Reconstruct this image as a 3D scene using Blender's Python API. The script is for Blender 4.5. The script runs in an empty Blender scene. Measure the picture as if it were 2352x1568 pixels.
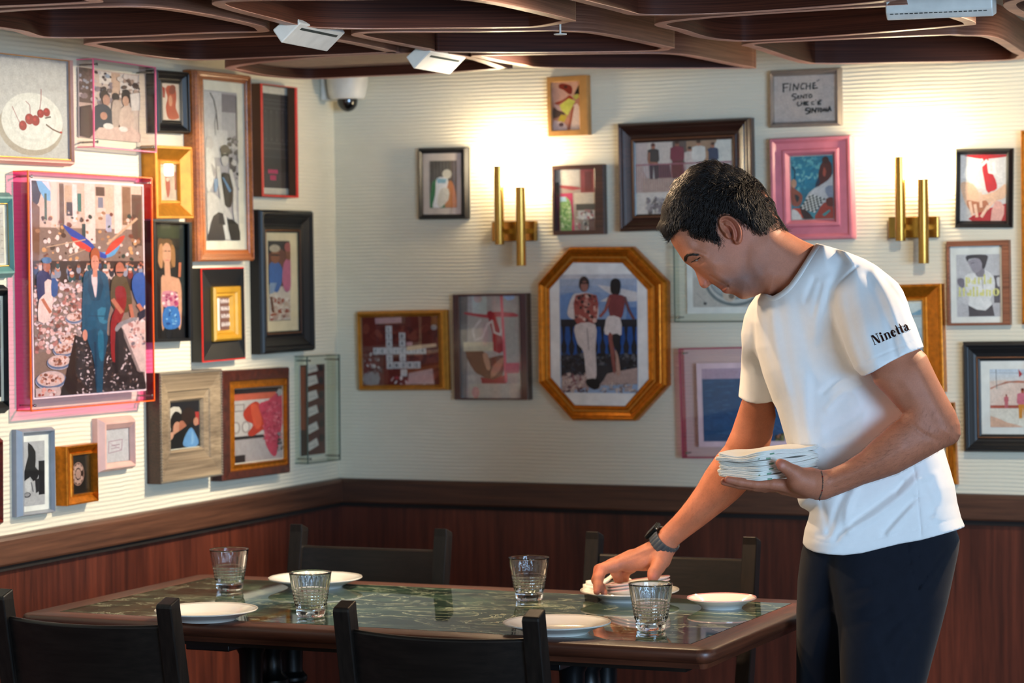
import bpy, bmesh, math, random
import numpy as np
from mathutils import Vector, Matrix, noise
from mathutils.bvhtree import BVHTree
PI = math.pi
sc = bpy.context.scene
COL = sc.collection

# ---------------------------------------------------------------- camera
FPX = 5950.0; CXP, CYP = 1176.0, 784.0           # focal length and centre for a 2352x1568 frame
YAW = math.radians(24.2); PITCH = 180/5950; ROLL = .0129
CAM = np.array([3.30, -6.19, 1.45])
FW = np.array([-math.sin(YAW)*math.cos(PITCH), math.cos(YAW)*math.cos(PITCH), -math.sin(PITCH)])
_r = np.array([math.cos(YAW), math.sin(YAW), 0.0]); _u = np.cross(_r, FW)
UP = _u*math.cos(ROLL) + _r*math.sin(ROLL); RT = _r*math.cos(ROLL) - _u*math.sin(ROLL)
cd = bpy.data.cameras.new('camera'); cam = bpy.data.objects.new('camera', cd); COL.objects.link(cam)
cd.sensor_width = 36; cd.lens = 36*FPX/2352; cd.clip_start = .05
M = Matrix.Identity(4)
for i in range(3):
    M[i][0] = RT[i]; M[i][1] = UP[i]; M[i][2] = -FW[i]; M[i][3] = CAM[i]
cam.matrix_world = M
cd.dof.use_dof = True; cd.dof.focus_distance = 4.88; cd.dof.aperture_fstop = 5.0
sc.camera = cam

# ---------------------------------------------------------------- light and exposure
sc.view_settings.view_transform = 'Standard'; sc.view_settings.look = 'None'
sc.view_settings.gamma = 1; sc.view_settings.use_curve_mapping = False
sc.view_settings.exposure = 0.75
w = bpy.data.worlds.new('world'); sc.world = w; w.use_nodes = True
w.node_tree.nodes['Background'].inputs[0].default_value = (1, .965, .91, 1)
w.node_tree.nodes['Background'].inputs[1].default_value = .47

def lamp(name, kind, loc, target, energy, color, size=.05, spot=60, blend=.5, size_y=None):
    d = bpy.data.lights.new(name, kind); o = bpy.data.objects.new(name, d); COL.objects.link(o)
    d.energy = energy; d.color = color
    if kind == 'SPOT': d.spot_size = math.radians(spot); d.spot_blend = blend; d.shadow_soft_size = size
    elif kind == 'AREA':
        d.size = size
        if size_y: d.shape = 'RECTANGLE'; d.size_y = size_y
    else: d.shadow_soft_size = size
    o.location = loc
    v = Vector(target) - Vector(loc); o.rotation_euler = v.to_track_quat('-Z', 'Y').to_euler()
    return o
WARM = (1, .78, .52)
# daylight from the windows behind the camera
lamp('window_daylight', 'AREA', (6.3, -6.2, 1.6), (1.6, -1.2, 1.1), 290, (.42, .68, 1), 2.2, size_y=1.7)
# ceiling spots: wall washers, spots over the table and over the right-hand aisle, plus one added fill
lamp('left_wall_spot', 'SPOT', (1.25, -.62, 1.90), (0, -1.45, .96), 84, (1, .86, .66), .015, 86, .7)
lamp('left_wall_spot_near', 'SPOT', (1.75, -2.2, 1.89), (0, -1.9, 1.3), 12, (1, .90, .76), .03, 100, .7)
lamp('table_spot', 'SPOT', (1.15, -1.15, 1.885), (1.35, -1.4, .75), 22, (1, .68, .40), .02, 120, .8)
lamp('aisle_spot', 'SPOT', (2.35, -.90, 1.89), (1.87, -1.50, 1.4), 49, (1, .74, .48), .02, 80, .6)
lamp('hand_spot', 'SPOT', (.95, -2.15, 1.88), (1.36, -1.24, .84), 50, (1, .66, .40), .03, 40, .8)
lamp('shirt_fill_spot', 'SPOT', (.45, -1.75, 1.88), (1.80, -1.35, 1.15), 30, (1, .76, .54), .06, 48, .6)  # added fill lamp without a fixture, warms and brightens the shirt front
lamp('right_wall_washer', 'SPOT', (2.15, -1.2, 1.87), (2.35, 0, 1.35), 20, (1, .88, .68), .03, 100, .7)

# ---------------------------------------------------------------- point helpers
def ray(x, y): return FW + RT*(x-CXP)/FPX - UP*(y-CYP)/FPX
def onz(x, y, z): d = ray(x, y); return Vector(CAM + d*(z-CAM[2])/d[2])
def onback(x, y, y0=0): d = ray(x, y); return Vector(CAM + d*(y0-CAM[1])/d[1])
def onleft(x, y, x0=0): d = ray(x, y); return Vector(CAM + d*(x0-CAM[0])/d[0])
def atdepth(x, y, z): return Vector(CAM + ray(x, y)*z)

# ---------------------------------------------------------------- object helpers
def tag(o, label=None, cat=None, group=None, kind=None):
    if label: o['label'] = label
    if cat: o['category'] = cat
    if group: o['group'] = group
    if kind: o['kind'] = kind
    return o
def empty(name, loc=(0, 0, 0), rz=0, mat=None):
    o = bpy.data.objects.new(name, None); COL.objects.link(o); o.empty_display_size = .05
    if mat is not None: o.matrix_world = mat
    else: o.location = loc; o.rotation_euler = (0, 0, rz)
    return o
class MB:
    """collects shapes, then links them as ONE mesh object"""
    def __init__(s): s.v = []; s.f = []; s.m = []; s.c = []
    def add(s, vs, fs, mi=0, col=None):
        n = len(s.v); s.v += [tuple(p) for p in vs]
        for f in fs: s.f.append([i+n for i in f]); s.m.append(mi); s.c.append(col)
    def box(s, c, d, mi=0, R=None):
        x, y, z = [k/2 for k in d]; vs = [Vector((a*x, b*y, e*z)) for a in (-1, 1) for b in (-1, 1) for e in (-1, 1)]
        if R is not None: vs = [R @ p for p in vs]
        vs = [p+Vector(c) for p in vs]
        s.add(vs, [(0, 1, 3, 2), (4, 6, 7, 5), (0, 4, 5, 1), (2, 3, 7, 6), (0, 2, 6, 4), (1, 5, 7, 3)], mi)
    def prism(s, pts, z0, z1, mi=0, caps=True):
        n = len(pts); vs = [(p[0], p[1], z0) for p in pts]+[(p[0], p[1], z1) for p in pts]
        fs = [(i, (i+1) % n, n+(i+1) % n, n+i) for i in range(n)]
        if caps: fs += [tuple(range(n))[::-1], tuple(range(n, 2*n))]
        s.add(vs, fs, mi)
    def rings(s, rr, mi=0, close=True, cap0=True, cap1=True):
        """loft a list of rings (lists of points, same count)"""
        n = len(rr[0]); base = [p for r in rr for p in r]; fs = []
        for k in range(len(rr)-1):
            for i in range(n if close else n-1):
                j = (i+1) % n; fs.append((k*n+i, k*n+j, (k+1)*n+j, (k+1)*n+i))
        if cap0: fs.append(tuple(range(n))[::-1])
        if cap1: fs.append(tuple(range((len(rr)-1)*n, len(rr)*n)))
        s.add(base, fs, mi)
    def lathe(s, prof, c=(0, 0, 0), n=32, mi=0, rf=None, axis=None, cap=True):
        rr = []
        for (r, z) in prof:
            ring = []
            for i in range(n):
                a = 2*PI*i/n; q = r*(rf(a, r, z) if rf else 1)
                p = Vector((q*math.cos(a), q*math.sin(a), z))
                if axis is not None: p = axis @ p
                ring.append(p+Vector(c))
            rr.append(ring)
        s.rings(rr, mi, True, cap and prof[0][0] > 1e-6, cap and prof[-1][0] > 1e-6)
    def tube(s, pts, r, n=8, mi=0, closed=False):
        pts = [Vector(p) for p in pts]; rs = r if hasattr(r, '__len__') else [r]*len(pts); rr = []
        prev = None; N = len(pts)
        for i, p in enumerate(pts):
            if closed: t = (pts[(i+1) % N]-pts[i-1]).normalized()
            else: t = (pts[min(i+1, N-1)]-pts[max(i-1, 0)]).normalized()
            if prev is None:
                a = t.orthogonal().normalized()
            else:
                a = (prev-t*prev.dot(t)).normalized()
            prev = a; b = t.cross(a)
            rr.append([p+(a*math.cos(2*PI*k/n)+b*math.sin(2*PI*k/n))*rs[i] for k in range(n)])
        if closed: rr.append(rr[0])
        s.rings(rr, mi, True, not closed, not closed)
    def ball(s, c, r, mi=0, n=8, m=6, sc3=(1, 1, 1)):
        c = Vector(c); rr = []
        for j in range(1, m):
            b = PI*j/m
            rr.append([c+Vector((sc3[0]*r*math.sin(b)*math.cos(2*PI*i/n), sc3[1]*r*math.sin(b)*math.sin(2*PI*i/n), sc3[2]*r*math.cos(b))) for i in range(n)])
        n0 = len(s.v); s.rings(rr, mi, True, False, False)
        n1 = len(s.v); s.v += [tuple(c+Vector((0, 0, sc3[2]*r))), tuple(c-Vector((0, 0, sc3[2]*r)))]
        L = n0+(m-2)*n
        for i in range(n):
            s.f.append([n1, n0+i, n0+(i+1) % n]); s.m.append(mi); s.c.append(None)
            s.f.append([n1+1, L+(i+1) % n, L+i]); s.m.append(mi); s.c.append(None)
    def build(s, name, mats, parent=None, smooth=False, bevel=0, seg=2, fix=True):
        me = bpy.data.meshes.new(name); me.from_pydata(s.v, [], s.f)
        if not isinstance(mats, (list, tuple)): mats = [mats]
        for m_ in mats: me.materials.append(m_)
        me.polygons.foreach_set('material_index', s.m)
        if any(c is not None for c in s.c):
            at = me.color_attributes.new('Col', 'FLOAT_COLOR', 'CORNER'); d = []
            for p in me.polygons: d += list(s.c[p.index] or (1, 1, 1, 1))*p.loop_total
            at.data.foreach_set('color', d)
        if fix:
            bm = bmesh.new(); bm.from_mesh(me); bmesh.ops.recalc_face_normals(bm, faces=bm.faces); bm.to_mesh(me); bm.free()
        me.update()
        if smooth:
            me.polygons.foreach_set('use_smooth', [True]*len(me.polygons))
            if smooth != 'all':
                try: me.set_sharp_from_angle(angle=math.radians(38))
                except Exception: pass
        o = bpy.data.objects.new(name, me); COL.objects.link(o)
        if parent is not None: o.parent = parent
        if bevel:
            b = o.modifiers.new('bevel', 'BEVEL'); b.width = bevel; b.segments = seg; b.limit_method = 'ANGLE'; b.angle_limit = math.radians(40)
        return o
def copy_tree(o, parent=None):
    c = o.copy(); COL.objects.link(c)
    if parent is not None: c.parent = parent
    for ch in o.children: copy_tree(ch, c)
    return c
def catmull(pts, sub=6, closed=True):
    P = [np.array(p, float) for p in pts]; n = len(P); out = []
    for i in range(n if closed else n-1):
        if closed: a, b, c, d = P[i-1], P[i], P[(i+1) % n], P[(i+2) % n]
        else: a, b, c, d = P[max(i-1, 0)], P[i], P[i+1], P[min(i+2, n-1)]
        for k in range(sub):
            t = k/sub
            out.append(.5*((2*b)+(-a+c)*t+(2*a-5*b+4*c-d)*t*t+(-a+3*b-3*c+d)*t**3))
    if not closed: out.append(P[-1])
    return out

# ---------------------------------------------------------------- materials
def hexc(h): 
    h = h.lstrip('#'); v = [int(h[i:i+2], 16)/255 for i in (0, 2, 4)]
    return tuple(((x+.055)/1.055)**2.4 if x > .04045 else x/12.92 for x in v)+(1,)
_mc = {}
def new_mat(name):
    m = bpy.data.materials.new(name); m.use_nodes = True; nt = m.node_tree; return m, nt, nt.nodes['Principled BSDF']
def plain(name, col, rough=.5, metal=0, spec=.5, noise_amt=.06, nscale=30, bump=0, coat=0, sheen=0, sss=0):
    if name in _mc: return _mc[name]
    m, nt, b = new_mat(name); c = hexc(col) if isinstance(col, str) else tuple(col)+(1,)
    b.inputs['Roughness'].default_value = rough; b.inputs['Metallic'].default_value = metal
    b.inputs['Specular IOR Level'].default_value = spec; b.inputs['Coat Weight'].default_value = coat
    b.inputs['Coat Roughness'].default_value = .08; b.inputs['Sheen Weight'].default_value = sheen
    if sss:
        b.inputs['Subsurface Weight'].default_value = sss; b.inputs['Subsurface Radius'].default_value = (1, .35, .2); b.inputs['Subsurface Scale'].default_value = .006
    tc = nt.nodes.new('ShaderNodeTexCoord'); n = nt.nodes.new('ShaderNodeTexNoise'); n.inputs['Scale'].default_value = nscale; n.inputs['Detail'].default_value = 4
    nt.links.new(tc.outputs['Object'], n.inputs['Vector'])
    r = nt.nodes.new('ShaderNodeValToRGB'); r.color_ramp.elements[0].position = .3; r.color_ramp.elements[1].position = .7
    r.color_ramp.elements[0].color = tuple(x*(1-noise_amt*2) for x in c[:3])+(1,); r.color_ramp.elements[1].color = tuple(min(1, x*(1+noise_amt)) for x in c[:3])+(1,)
    nt.links.new(n.outputs['Fac'], r.inputs[0]); nt.links.new(r.outputs[0], b.inputs['Base Color'])
    if bump:
        bp = nt.nodes.new('ShaderNodeBump'); bp.inputs['Strength'].default_value = .6; bp.inputs['Distance'].default_value = bump
        nt.links.new(n.outputs['Fac'], bp.inputs['Height']); nt.links.new(bp.outputs[0], b.inputs['Normal'])
    _mc[name] = m; return m
def wood(name, c1, c2, axis='Z', scale=1.0, rough=.35, coat=.2, stretch=22, bump=.0004, thresh=(.3, .7)):
    if name in _mc: return _mc[name]
    m, nt, b = new_mat(name); L = nt.links.new
    tc = nt.nodes.new('ShaderNodeTexCoord'); mp = nt.nodes.new('ShaderNodeMapping')
    s = [stretch*6*scale]*3
    for a_ in axis: s['XYZ'.index(a_)] = 3.2*scale
    mp.inputs['Scale'].default_value = s; L(tc.outputs['Object'], mp.inputs['Vector'])
    n = nt.nodes.new('ShaderNodeTexNoise'); n.inputs['Scale'].default_value = 1; n.inputs['Detail'].default_value = 6; n.inputs['Roughness'].default_value = .62; n.inputs['Distortion'].default_value = .25
    L(mp.outputs[0], n.inputs['Vector'])
    r = nt.nodes.new('ShaderNodeValToRGB'); e = r.color_ramp.elements; e[0].position, e[1].position = thresh
    e[0].color = hexc(c1); e[1].color = hexc(c2); L(n.outputs['Fac'], r.inputs[0])
    mp2 = nt.nodes.new('ShaderNodeMapping'); s2 = [stretch*.55*scale]*3
    for a_ in axis: s2['XYZ'.index(a_)] = .7*scale
    mp2.inputs['Scale'].default_value = s2; L(tc.outputs['Object'], mp2.inputs['Vector'])
    n2 = nt.nodes.new('ShaderNodeTexNoise'); n2.inputs['Scale'].default_value = 1; n2.inputs['Detail'].default_value = 3; L(mp2.outputs[0], n2.inputs['Vector'])
    mx = nt.nodes.new('ShaderNodeMix'); mx.data_type = 'RGBA'; mx.blend_type = 'MULTIPLY'; mx.inputs[0].default_value = .8
    r2 = nt.nodes.new('ShaderNodeValToRGB'); r2.color_ramp.elements[0].color = (.55, .5, .5, 1); r2.color_ramp.elements[1].color = (1.25, 1.2, 1.15, 1); r2.color_ramp.elements[0].position = .35; r2.color_ramp.elements[1].position = .65
    L(n2.outputs['Fac'], r2.inputs[0]); L(r.outputs[0], mx.inputs[6]); L(r2.outputs[0], mx.inputs[7]); L(mx.outputs[2], b.inputs['Base Color'])
    b.inputs['Roughness'].default_value = rough; b.inputs['Coat Weight'].default_value = coat; b.inputs['Coat Roughness'].default_value = .25
    bp = nt.nodes.new('ShaderNodeBump'); bp.inputs['Strength'].default_value = .5; bp.inputs['Distance'].default_value = bump
    L(n.outputs['Fac'], bp.inputs['Height']); L(bp.outputs[0], b.inputs['Normal'])
    _mc[name] = m; return m
def acrylic(name, tint, refl=.06, rough=.02):
    if name in _mc: return _mc[name]
    m, nt, b = new_mat(name); nt.nodes.remove(b); L = nt.links.new; out = nt.nodes['Material Output']
    t = nt.nodes.new('ShaderNodeBsdfTransparent'); t.inputs[0].default_value = tuple(tint)+(1,)
    g = nt.nodes.new('ShaderNodeBsdfGlossy'); g.inputs['Roughness'].default_value = rough
    lw = nt.nodes.new('ShaderNodeLayerWeight'); lw.inputs[0].default_value = .5
    p5 = nt.nodes.new('ShaderNodeMath'); p5.operation = 'POWER'; L(lw.outputs['Facing'], p5.inputs[0]); p5.inputs[1].default_value = 5
    ma = nt.nodes.new('ShaderNodeMath'); ma.operation = 'MULTIPLY_ADD'; L(p5.outputs[0], ma.inputs[0]); ma.inputs[1].default_value = .9; ma.inputs[2].default_value = refl
    ge = nt.nodes.new('ShaderNodeNewGeometry'); inv = nt.nodes.new('ShaderNodeMath'); inv.operation = 'SUBTRACT'; inv.inputs[0].default_value = 1; L(ge.outputs['Backfacing'], inv.inputs[1])
    fm = nt.nodes.new('ShaderNodeMath'); fm.operation = 'MULTIPLY'; L(ma.outputs[0], fm.inputs[0]); L(inv.outputs[0], fm.inputs[1])
    mx = nt.nodes.new('ShaderNodeMixShader'); L(fm.outputs[0], mx.inputs[0]); L(t.outputs[0], mx.inputs[1]); L(g.outputs[0], mx.inputs[2]); L(mx.outputs[0], out.inputs[0])
    _mc[name] = m; return m
def glassm(name='tumbler_glass', tint=(1, 1, 1), ior=1.48):
    if name in _mc: return _mc[name]
    m, nt, b = new_mat(name); b.inputs['Base Color'].default_value = tuple(tint)+(1,); b.inputs['Transmission Weight'].default_value = 1; b.inputs['IOR'].default_value = ior; b.inputs['Roughness'].default_value = 0
    _mc[name] = m; return m
def emis(name, col, strength):
    if name in _mc: return _mc[name]
    m, nt, b = new_mat(name); b.inputs['Base Color'].default_value = (1, 1, 1, 1); b.inputs['Emission Color'].default_value = tuple(col)+(1,); b.inputs['Emission Strength'].default_value = strength
    _mc[name] = m; return m
def plaster():
    m, nt, b = new_mat('ribbed_plaster'); L = nt.links.new
    b.inputs['Roughness'].default_value = .78; b.inputs['Specular IOR Level'].default_value = .25
    tc = nt.nodes.new('ShaderNodeTexCoord'); sp = nt.nodes.new('ShaderNodeSeparateXYZ'); L(tc.outputs['Object'], sp.inputs[0])
    n = nt.nodes.new('ShaderNodeTexNoise'); n.inputs['Scale'].default_value = 3.5; n.inputs['Detail'].default_value = 5; n.inputs['Roughness'].default_value = .6; L(tc.outputs['Object'], n.inputs['Vector'])
    a = nt.nodes.new('ShaderNodeMath'); a.operation = 'MULTIPLY_ADD'; L(n.outputs['Fac'], a.inputs[0]); a.inputs[1].default_value = .014; L(sp.outputs[2], a.inputs[2])
    f = nt.nodes.new('ShaderNodeMath'); f.operation = 'MULTIPLY'; L(a.outputs[0], f.inputs[0]); f.inputs[1].default_value = 2*PI/.0098
    s = nt.nodes.new('ShaderNodeMath'); s.operation = 'SINE'; L(f.outputs[0], s.inputs[0])
    n2 = nt.nodes.new('ShaderNodeTexNoise'); n2.inputs['Scale'].default_value = 9; n2.inputs['Detail'].default_value = 3
    mp = nt.nodes.new('ShaderNodeMapping'); mp.inputs['Scale'].default_value = (.8, .8, 2.2); L(tc.outputs['Object'], mp.inputs[0]); L(mp.outputs[0], n2.inputs['Vector'])
    mr = nt.nodes.new('ShaderNodeMapRange'); L(n2.outputs['Fac'], mr.inputs[0]); mr.inputs[1].default_value = .33; mr.inputs[2].default_value = .60; mr.inputs[3].default_value = .12; mr.inputs[4].default_value = 1
    h = nt.nodes.new('ShaderNodeMath'); h.operation = 'MULTIPLY'; L(s.outputs[0], h.inputs[0]); L(mr.outputs[0], h.inputs[1])
    n3 = nt.nodes.new('ShaderNodeTexNoise'); n3.inputs['Scale'].default_value = 60; n3.inputs['Detail'].default_value = 4; L(tc.outputs['Object'], n3.inputs['Vector'])
    h2 = nt.nodes.new('ShaderNodeMath'); h2.operation = 'MULTIPLY_ADD'; L(n3.outputs['Fac'], h2.inputs[0]); h2.inputs[1].default_value = 1.1; L(h.outputs[0], h2.inputs[2])
    bp = nt.nodes.new('ShaderNodeBump'); bp.inputs['Strength'].default_value = .75; bp.inputs['Distance'].default_value = .0010; L(h2.outputs[0], bp.inputs['Height']); L(bp.outputs[0], b.inputs['Normal'])
    r = nt.nodes.new('ShaderNodeValToRGB'); r.color_ramp.elements[0].color = hexc('#d3ccb6'); r.color_ramp.elements[1].color = hexc('#e8e0ca'); L(n2.outputs['Fac'], r.inputs[0]); L(r.outputs[0], b.inputs['Base Color'])
    return m
def marble():
    m, nt, b = new_mat('green_marble'); L = nt.links.new
    tc = nt.nodes.new('ShaderNodeTexCoord'); mp = nt.nodes.new('ShaderNodeMapping'); mp.inputs['Rotation'].default_value = (0, 0, .5); mp.inputs['Scale'].default_value = (1, 2.2, 1); L(tc.outputs['Object'], mp.inputs[0])
    n = nt.nodes.new('ShaderNodeTexNoise'); n.inputs['Scale'].default_value = 5; n.inputs['Detail'].default_value = 9; n.inputs['Roughness'].default_value = .7; n.inputs['Distortion'].default_value = .9; L(mp.outputs[0], n.inputs['Vector'])
    r = nt.nodes.new('ShaderNodeValToRGB'); e = r.color_ramp.elements
    e[0].position = .38; e[0].color = hexc('#18241e'); e[1].position = .72; e[1].color = hexc('#526a56'); k = e.new(.52); k.color = hexc('#2a3c32'); L(n.outputs['Fac'], r.inputs[0])
    n2 = nt.nodes.new('ShaderNodeTexNoise'); n2.inputs['Scale'].default_value = 4.2; n2.inputs['Detail'].default_value = 7; n2.inputs['Roughness'].default_value = .62; n2.inputs['Distortion'].default_value = 1.4; L(mp.outputs[0], n2.inputs['Vector'])
    sb = nt.nodes.new('ShaderNodeMath'); sb.operation = 'SUBTRACT'; sb.inputs[1].default_value = .5; L(n2.outputs['Fac'], sb.inputs[0])
    ab = nt.nodes.new('ShaderNodeMath'); ab.operation = 'ABSOLUTE'; L(sb.outputs[0], ab.inputs[0])
    mr = nt.nodes.new('ShaderNodeMapRange'); L(ab.outputs[0], mr.inputs[0]); mr.inputs[1].default_value = 0; mr.inputs[2].default_value = .016; mr.inputs[3].default_value = .8; mr.inputs[4].default_value = 0
    n4 = nt.nodes.new('ShaderNodeTexNoise'); n4.inputs['Scale'].default_value = 3; L(tc.outputs['Object'], n4.inputs['Vector'])
    mr2 = nt.nodes.new('ShaderNodeMapRange'); L(n4.outputs['Fac'], mr2.inputs[0]); mr2.inputs[1].default_value = .33; mr2.inputs[2].default_value = .55
    mu = nt.nodes.new('ShaderNodeMath'); mu.operation = 'MULTIPLY'; L(mr.outputs[0], mu.inputs[0]); L(mr2.outputs[0], mu.inputs[1])
    mx = nt.nodes.new('ShaderNodeMix'); mx.data_type = 'RGBA'; L(mu.outputs[0], mx.inputs[0]); L(r.outputs[0], mx.inputs[6]); mx.inputs[7].default_value = hexc('#c6cfae')
    L(mx.outputs[2], b.inputs['Base Color']); b.inputs['Roughness'].default_value = .035; b.inputs['Specular IOR Level'].default_value = .9
    return m
PLASTER = plaster()
WAINS = wood('wainscot_veneer', '#3a1a12', '#6e3524', 'Z', 1.0, .38, .15, 10)
RAILW = wood('rail_wood', '#3d2418', '#6a4430', 'X', 1.0, .45, .1, 14)
RAILY = wood('rail_wood_y', '#3d2418', '#6a4430', 'Y', 1.0, .45, .1, 14)
CEILW = wood('ceiling_band_wood', '#2c140c', '#572d1e', 'XY', 1.0, .6, 0, 60); CEILO = wood('ceiling_band_outer_veneer', '#5c3a2c', '#8a6250', 'XY', 1.0, .5, 0, 60)
for m_ in (CEILW, CEILO): m_.node_tree.nodes['Principled BSDF'].inputs['Specular IOR Level'].default_value = .15
CEILE = wood('ceiling_band_edge', '#b5806c', '#cf9a84', 'X', 1, .45, .1, 12)
TABW = wood('table_rim_wood', '#341a10', '#6c3b25', 'X', 1, .42, .06, 12)
TABY = wood('table_rim_wood_y', '#341a10', '#6c3b25', 'Y', 1, .42, .06, 12)
CHAIRW = wood('black_stained_wood', '#0e0b09', '#1e1814', 'X', 1.4, .42, .1, 16, .0006)
CHAIRW.node_tree.nodes['Principled BSDF'].inputs['Specular IOR Level'].default_value = .25
CHAIRZ = wood('black_stained_wood_z', '#0e0b09', '#1e1814', 'Z', 1.4, .42, .1, 16, .0006)
CHAIRZ.node_tree.nodes['Principled BSDF'].inputs['Specular IOR Level'].default_value = .25
MARBLE = marble()
BRASS = plain('brushed_brass', '#b08a45', .26, 1, noise_amt=.05, nscale=120)
WHITEP = plain('white_painted_metal', '#d8d5cc', .42, 0)
BLKIRON = plain('black_cast_iron', '#0d0e10', .35, .3)
CHINA = plain('white_glazed_china', '#e4e0d6', .12, 0, .6, .02, 10, coat=.4)
# ================================================================ SETTING
def structure(o): o['kind'] = 'structure'; return o
RZ = 1.975; HC = 1.905
b = MB(); b.box((4, -3.5, -.05), (9, 8, .1)); structure(b.build('floor', wood('floor_boards', '#2a1a12', '#4c3222', 'Y', 1, .4, .1, 8)))
b = MB(); b.box((3.4, .05, 1.45), (6.9, .1, 1.15)); b.box((3.4, .05, .43), (6.9, .1, .86), 1); structure(b.build('wall_back', [PLASTER, WAINS]))
b = MB(); b.box((-.05, -3.5, 1.45), (.1, 7.2, 1.15)); b.box((-.05, -3.5, .43), (.1, 7.2, .86), 1); structure(b.build('wall_left', [PLASTER, WAINS]))
b = MB(); b.box((3.4, -3.4, RZ+.04), (7, 7, .08)); structure(b.build('ceiling', plain('ceiling_paint', '#8d8a86', .8)))
# dado rail with a small ledge
def rail(name, horizontal, mat):
    b = MB(); prof = [(0, .80), (.012, .80), (.012, .812), (.020, .812), (.022, .816), (.022, .866), (.019, .873), (.013, .8755), (0, .8755)]
    if horizontal: rr = [[(x, -d, z) for d, z in prof] for x in (0.0, 6.8)]
    else: rr = [[(d, y, z) for d, z in prof] for y in (0.0, -7.0)]
    b.rings(rr, 0, True); b.m[0] = b.m[1] = 1; return structure(b.build(name, [mat, plain('dark_shadow_gap_wood', '#150d09', .8)]))
rail('trim_1', True, RAILW); rail('trim_2', False, RAILY)
b = MB(); b.box((3.4, -.008, .05), (6.8, .016, .1)); structure(b.build('baseboard_back', RAILW))
b = MB(); b.box((.008, -3.5, .05), (.016, 7, .1)); structure(b.build('baseboard_left', RAILY))

# ---------------------------------------------------------------- hanging ceiling bands
def cell_xy(px): return [tuple(onz(x, y, HC)[:2]) for x, y in px]
CELLS = [
 [(.40,-2.05),(.36,-1.92),(.40,-1.86),(.52,-1.815),(.68,-1.80),(.79,-1.77),(.83,-1.82),(.86,-1.92),(.885,-2.16),(.87,-2.30),(.79,-2.36),(.63,-2.385),(.46,-2.34),(.41,-2.22)],
 cell_xy([(194,101),(250,95),(400,92),(595,83),(660,83),(781,92),(900,116),(907,120),(894,122),(634,132.6),(450,139),(330,130),(215,107)]),
 cell_xy([(518,156),(578,145),(731,131),(871,124),(990,122),(1090,133),(1160,155),(1163,158),(993,170),(833,177),(705,182),(603,175),(540,163)]),
 [(1.07,-2.32),(1.23,-2.24),(1.36,-2.20),(1.42,-2.06),(1.41,-1.70),(1.385,-1.645),(1.30,-1.58),(1.24,-1.59),(1.06,-1.67),(.96,-1.73),(.90,-1.82),(.92,-1.98),(.98,-2.28)],
 cell_xy([(808,79),(858,74),(1050,72.7),(1253,70),(1298,71),(1387,77),(1535,107),(1542,112),(1491,119),(1238,122),(1000,120),(963,113),(833,88)]),
 cell_xy([(1082,129.5),(1119,126.5),(1327,123.5),(1480,122),(1545,123),(1600,129),(1699,149),(1730,155),(1690,158),(1268,157),(1179,149),(1100,134)]),
 [(1.56,-2.18),(1.54,-1.80),(1.54,-1.71),(1.60,-1.66),(1.74,-1.635),(1.98,-1.68),(2.06,-1.74),(2.10,-1.86),(2.10,-2.20),(2.05,-2.28),(1.80,-2.34),(1.62,-2.30)],
 cell_xy([(1503,58),(1545,47.6),(1699,34),(2023,14),(2120,14),(2202,38),(2241,53.7),(2202,61),(1948,82),(1740,95),(1660,94),(1600,86),(1551,71)]),
 cell_xy([(1704,104.5),(1740,98.5),(1859,92.5),(2157,80),(2217,80.6),(2292,86.6),(2348,119),(2362,128),(2307,139.7),(2008,146),(1889,147),(1829,142.7),(1725,110)]),
 [(2.17,-1.40),(2.17,-1.14),(2.20,-1.06),(2.34,-1.00),(2.62,-.98),(2.70,-1.06),(2.72,-1.50),(2.66,-1.60),(2.38,-1.66),(2.22,-1.60)],
 [(2.17,-.76),(2.15,-.40),(2.20,-.32),(2.34,-.26),(2.62,-.24),(2.70,-.32),(2.72,-.76),(2.66,-.90),(2.38,-.94),(2.22,-.88)],
 [(.38,-2.72),(.40,-2.52),(.52,-2.455),(.79,-2.41),(.86,-2.46),(.885,-2.80),(.86,-2.95),(.79,-3.0),(.46,-2.98)],
 [(.97,-2.95),(.93,-2.46),(1.06,-2.36),(1.3,-2.28),(1.40,-2.36),(1.42,-2.8),(1.36,-2.9),(1.23,-2.94)],
 [(1.56,-2.88),(1.55,-2.46),(1.62,-2.40),(1.98,-2.40),(2.08,-2.48),(2.10,-2.90),(2.05,-2.98),(1.62,-3.0)],
 [(2.17,-2.06),(2.17,-1.84),(2.24,-1.76),(2.62,-1.70),(2.70,-1.78),(2.72,-2.2),(2.66,-2.3),(2.22,-2.3)],
]
grp = 'hanging wood ceiling coffers'
names = ['at the far left nearest the camera', 'along the left wall, second from the front', 'nearest the room corner, with a perforated panel inside', 'above the left white fixture, cut off by the top edge',
 'in the middle with the small sprinkler', 'along the back wall, above the tan frame', 'at the top centre right, cut off by the top edge', 'behind the long white ceiling fixture',
 'along the back wall, above the handwritten note', 'at the top right corner of the photo', 'in the right back, outside the frame', 'front left, above the camera side', 'front middle, above the camera side', 'front right, above the camera side', 'far right front, above the aisle']
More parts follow.
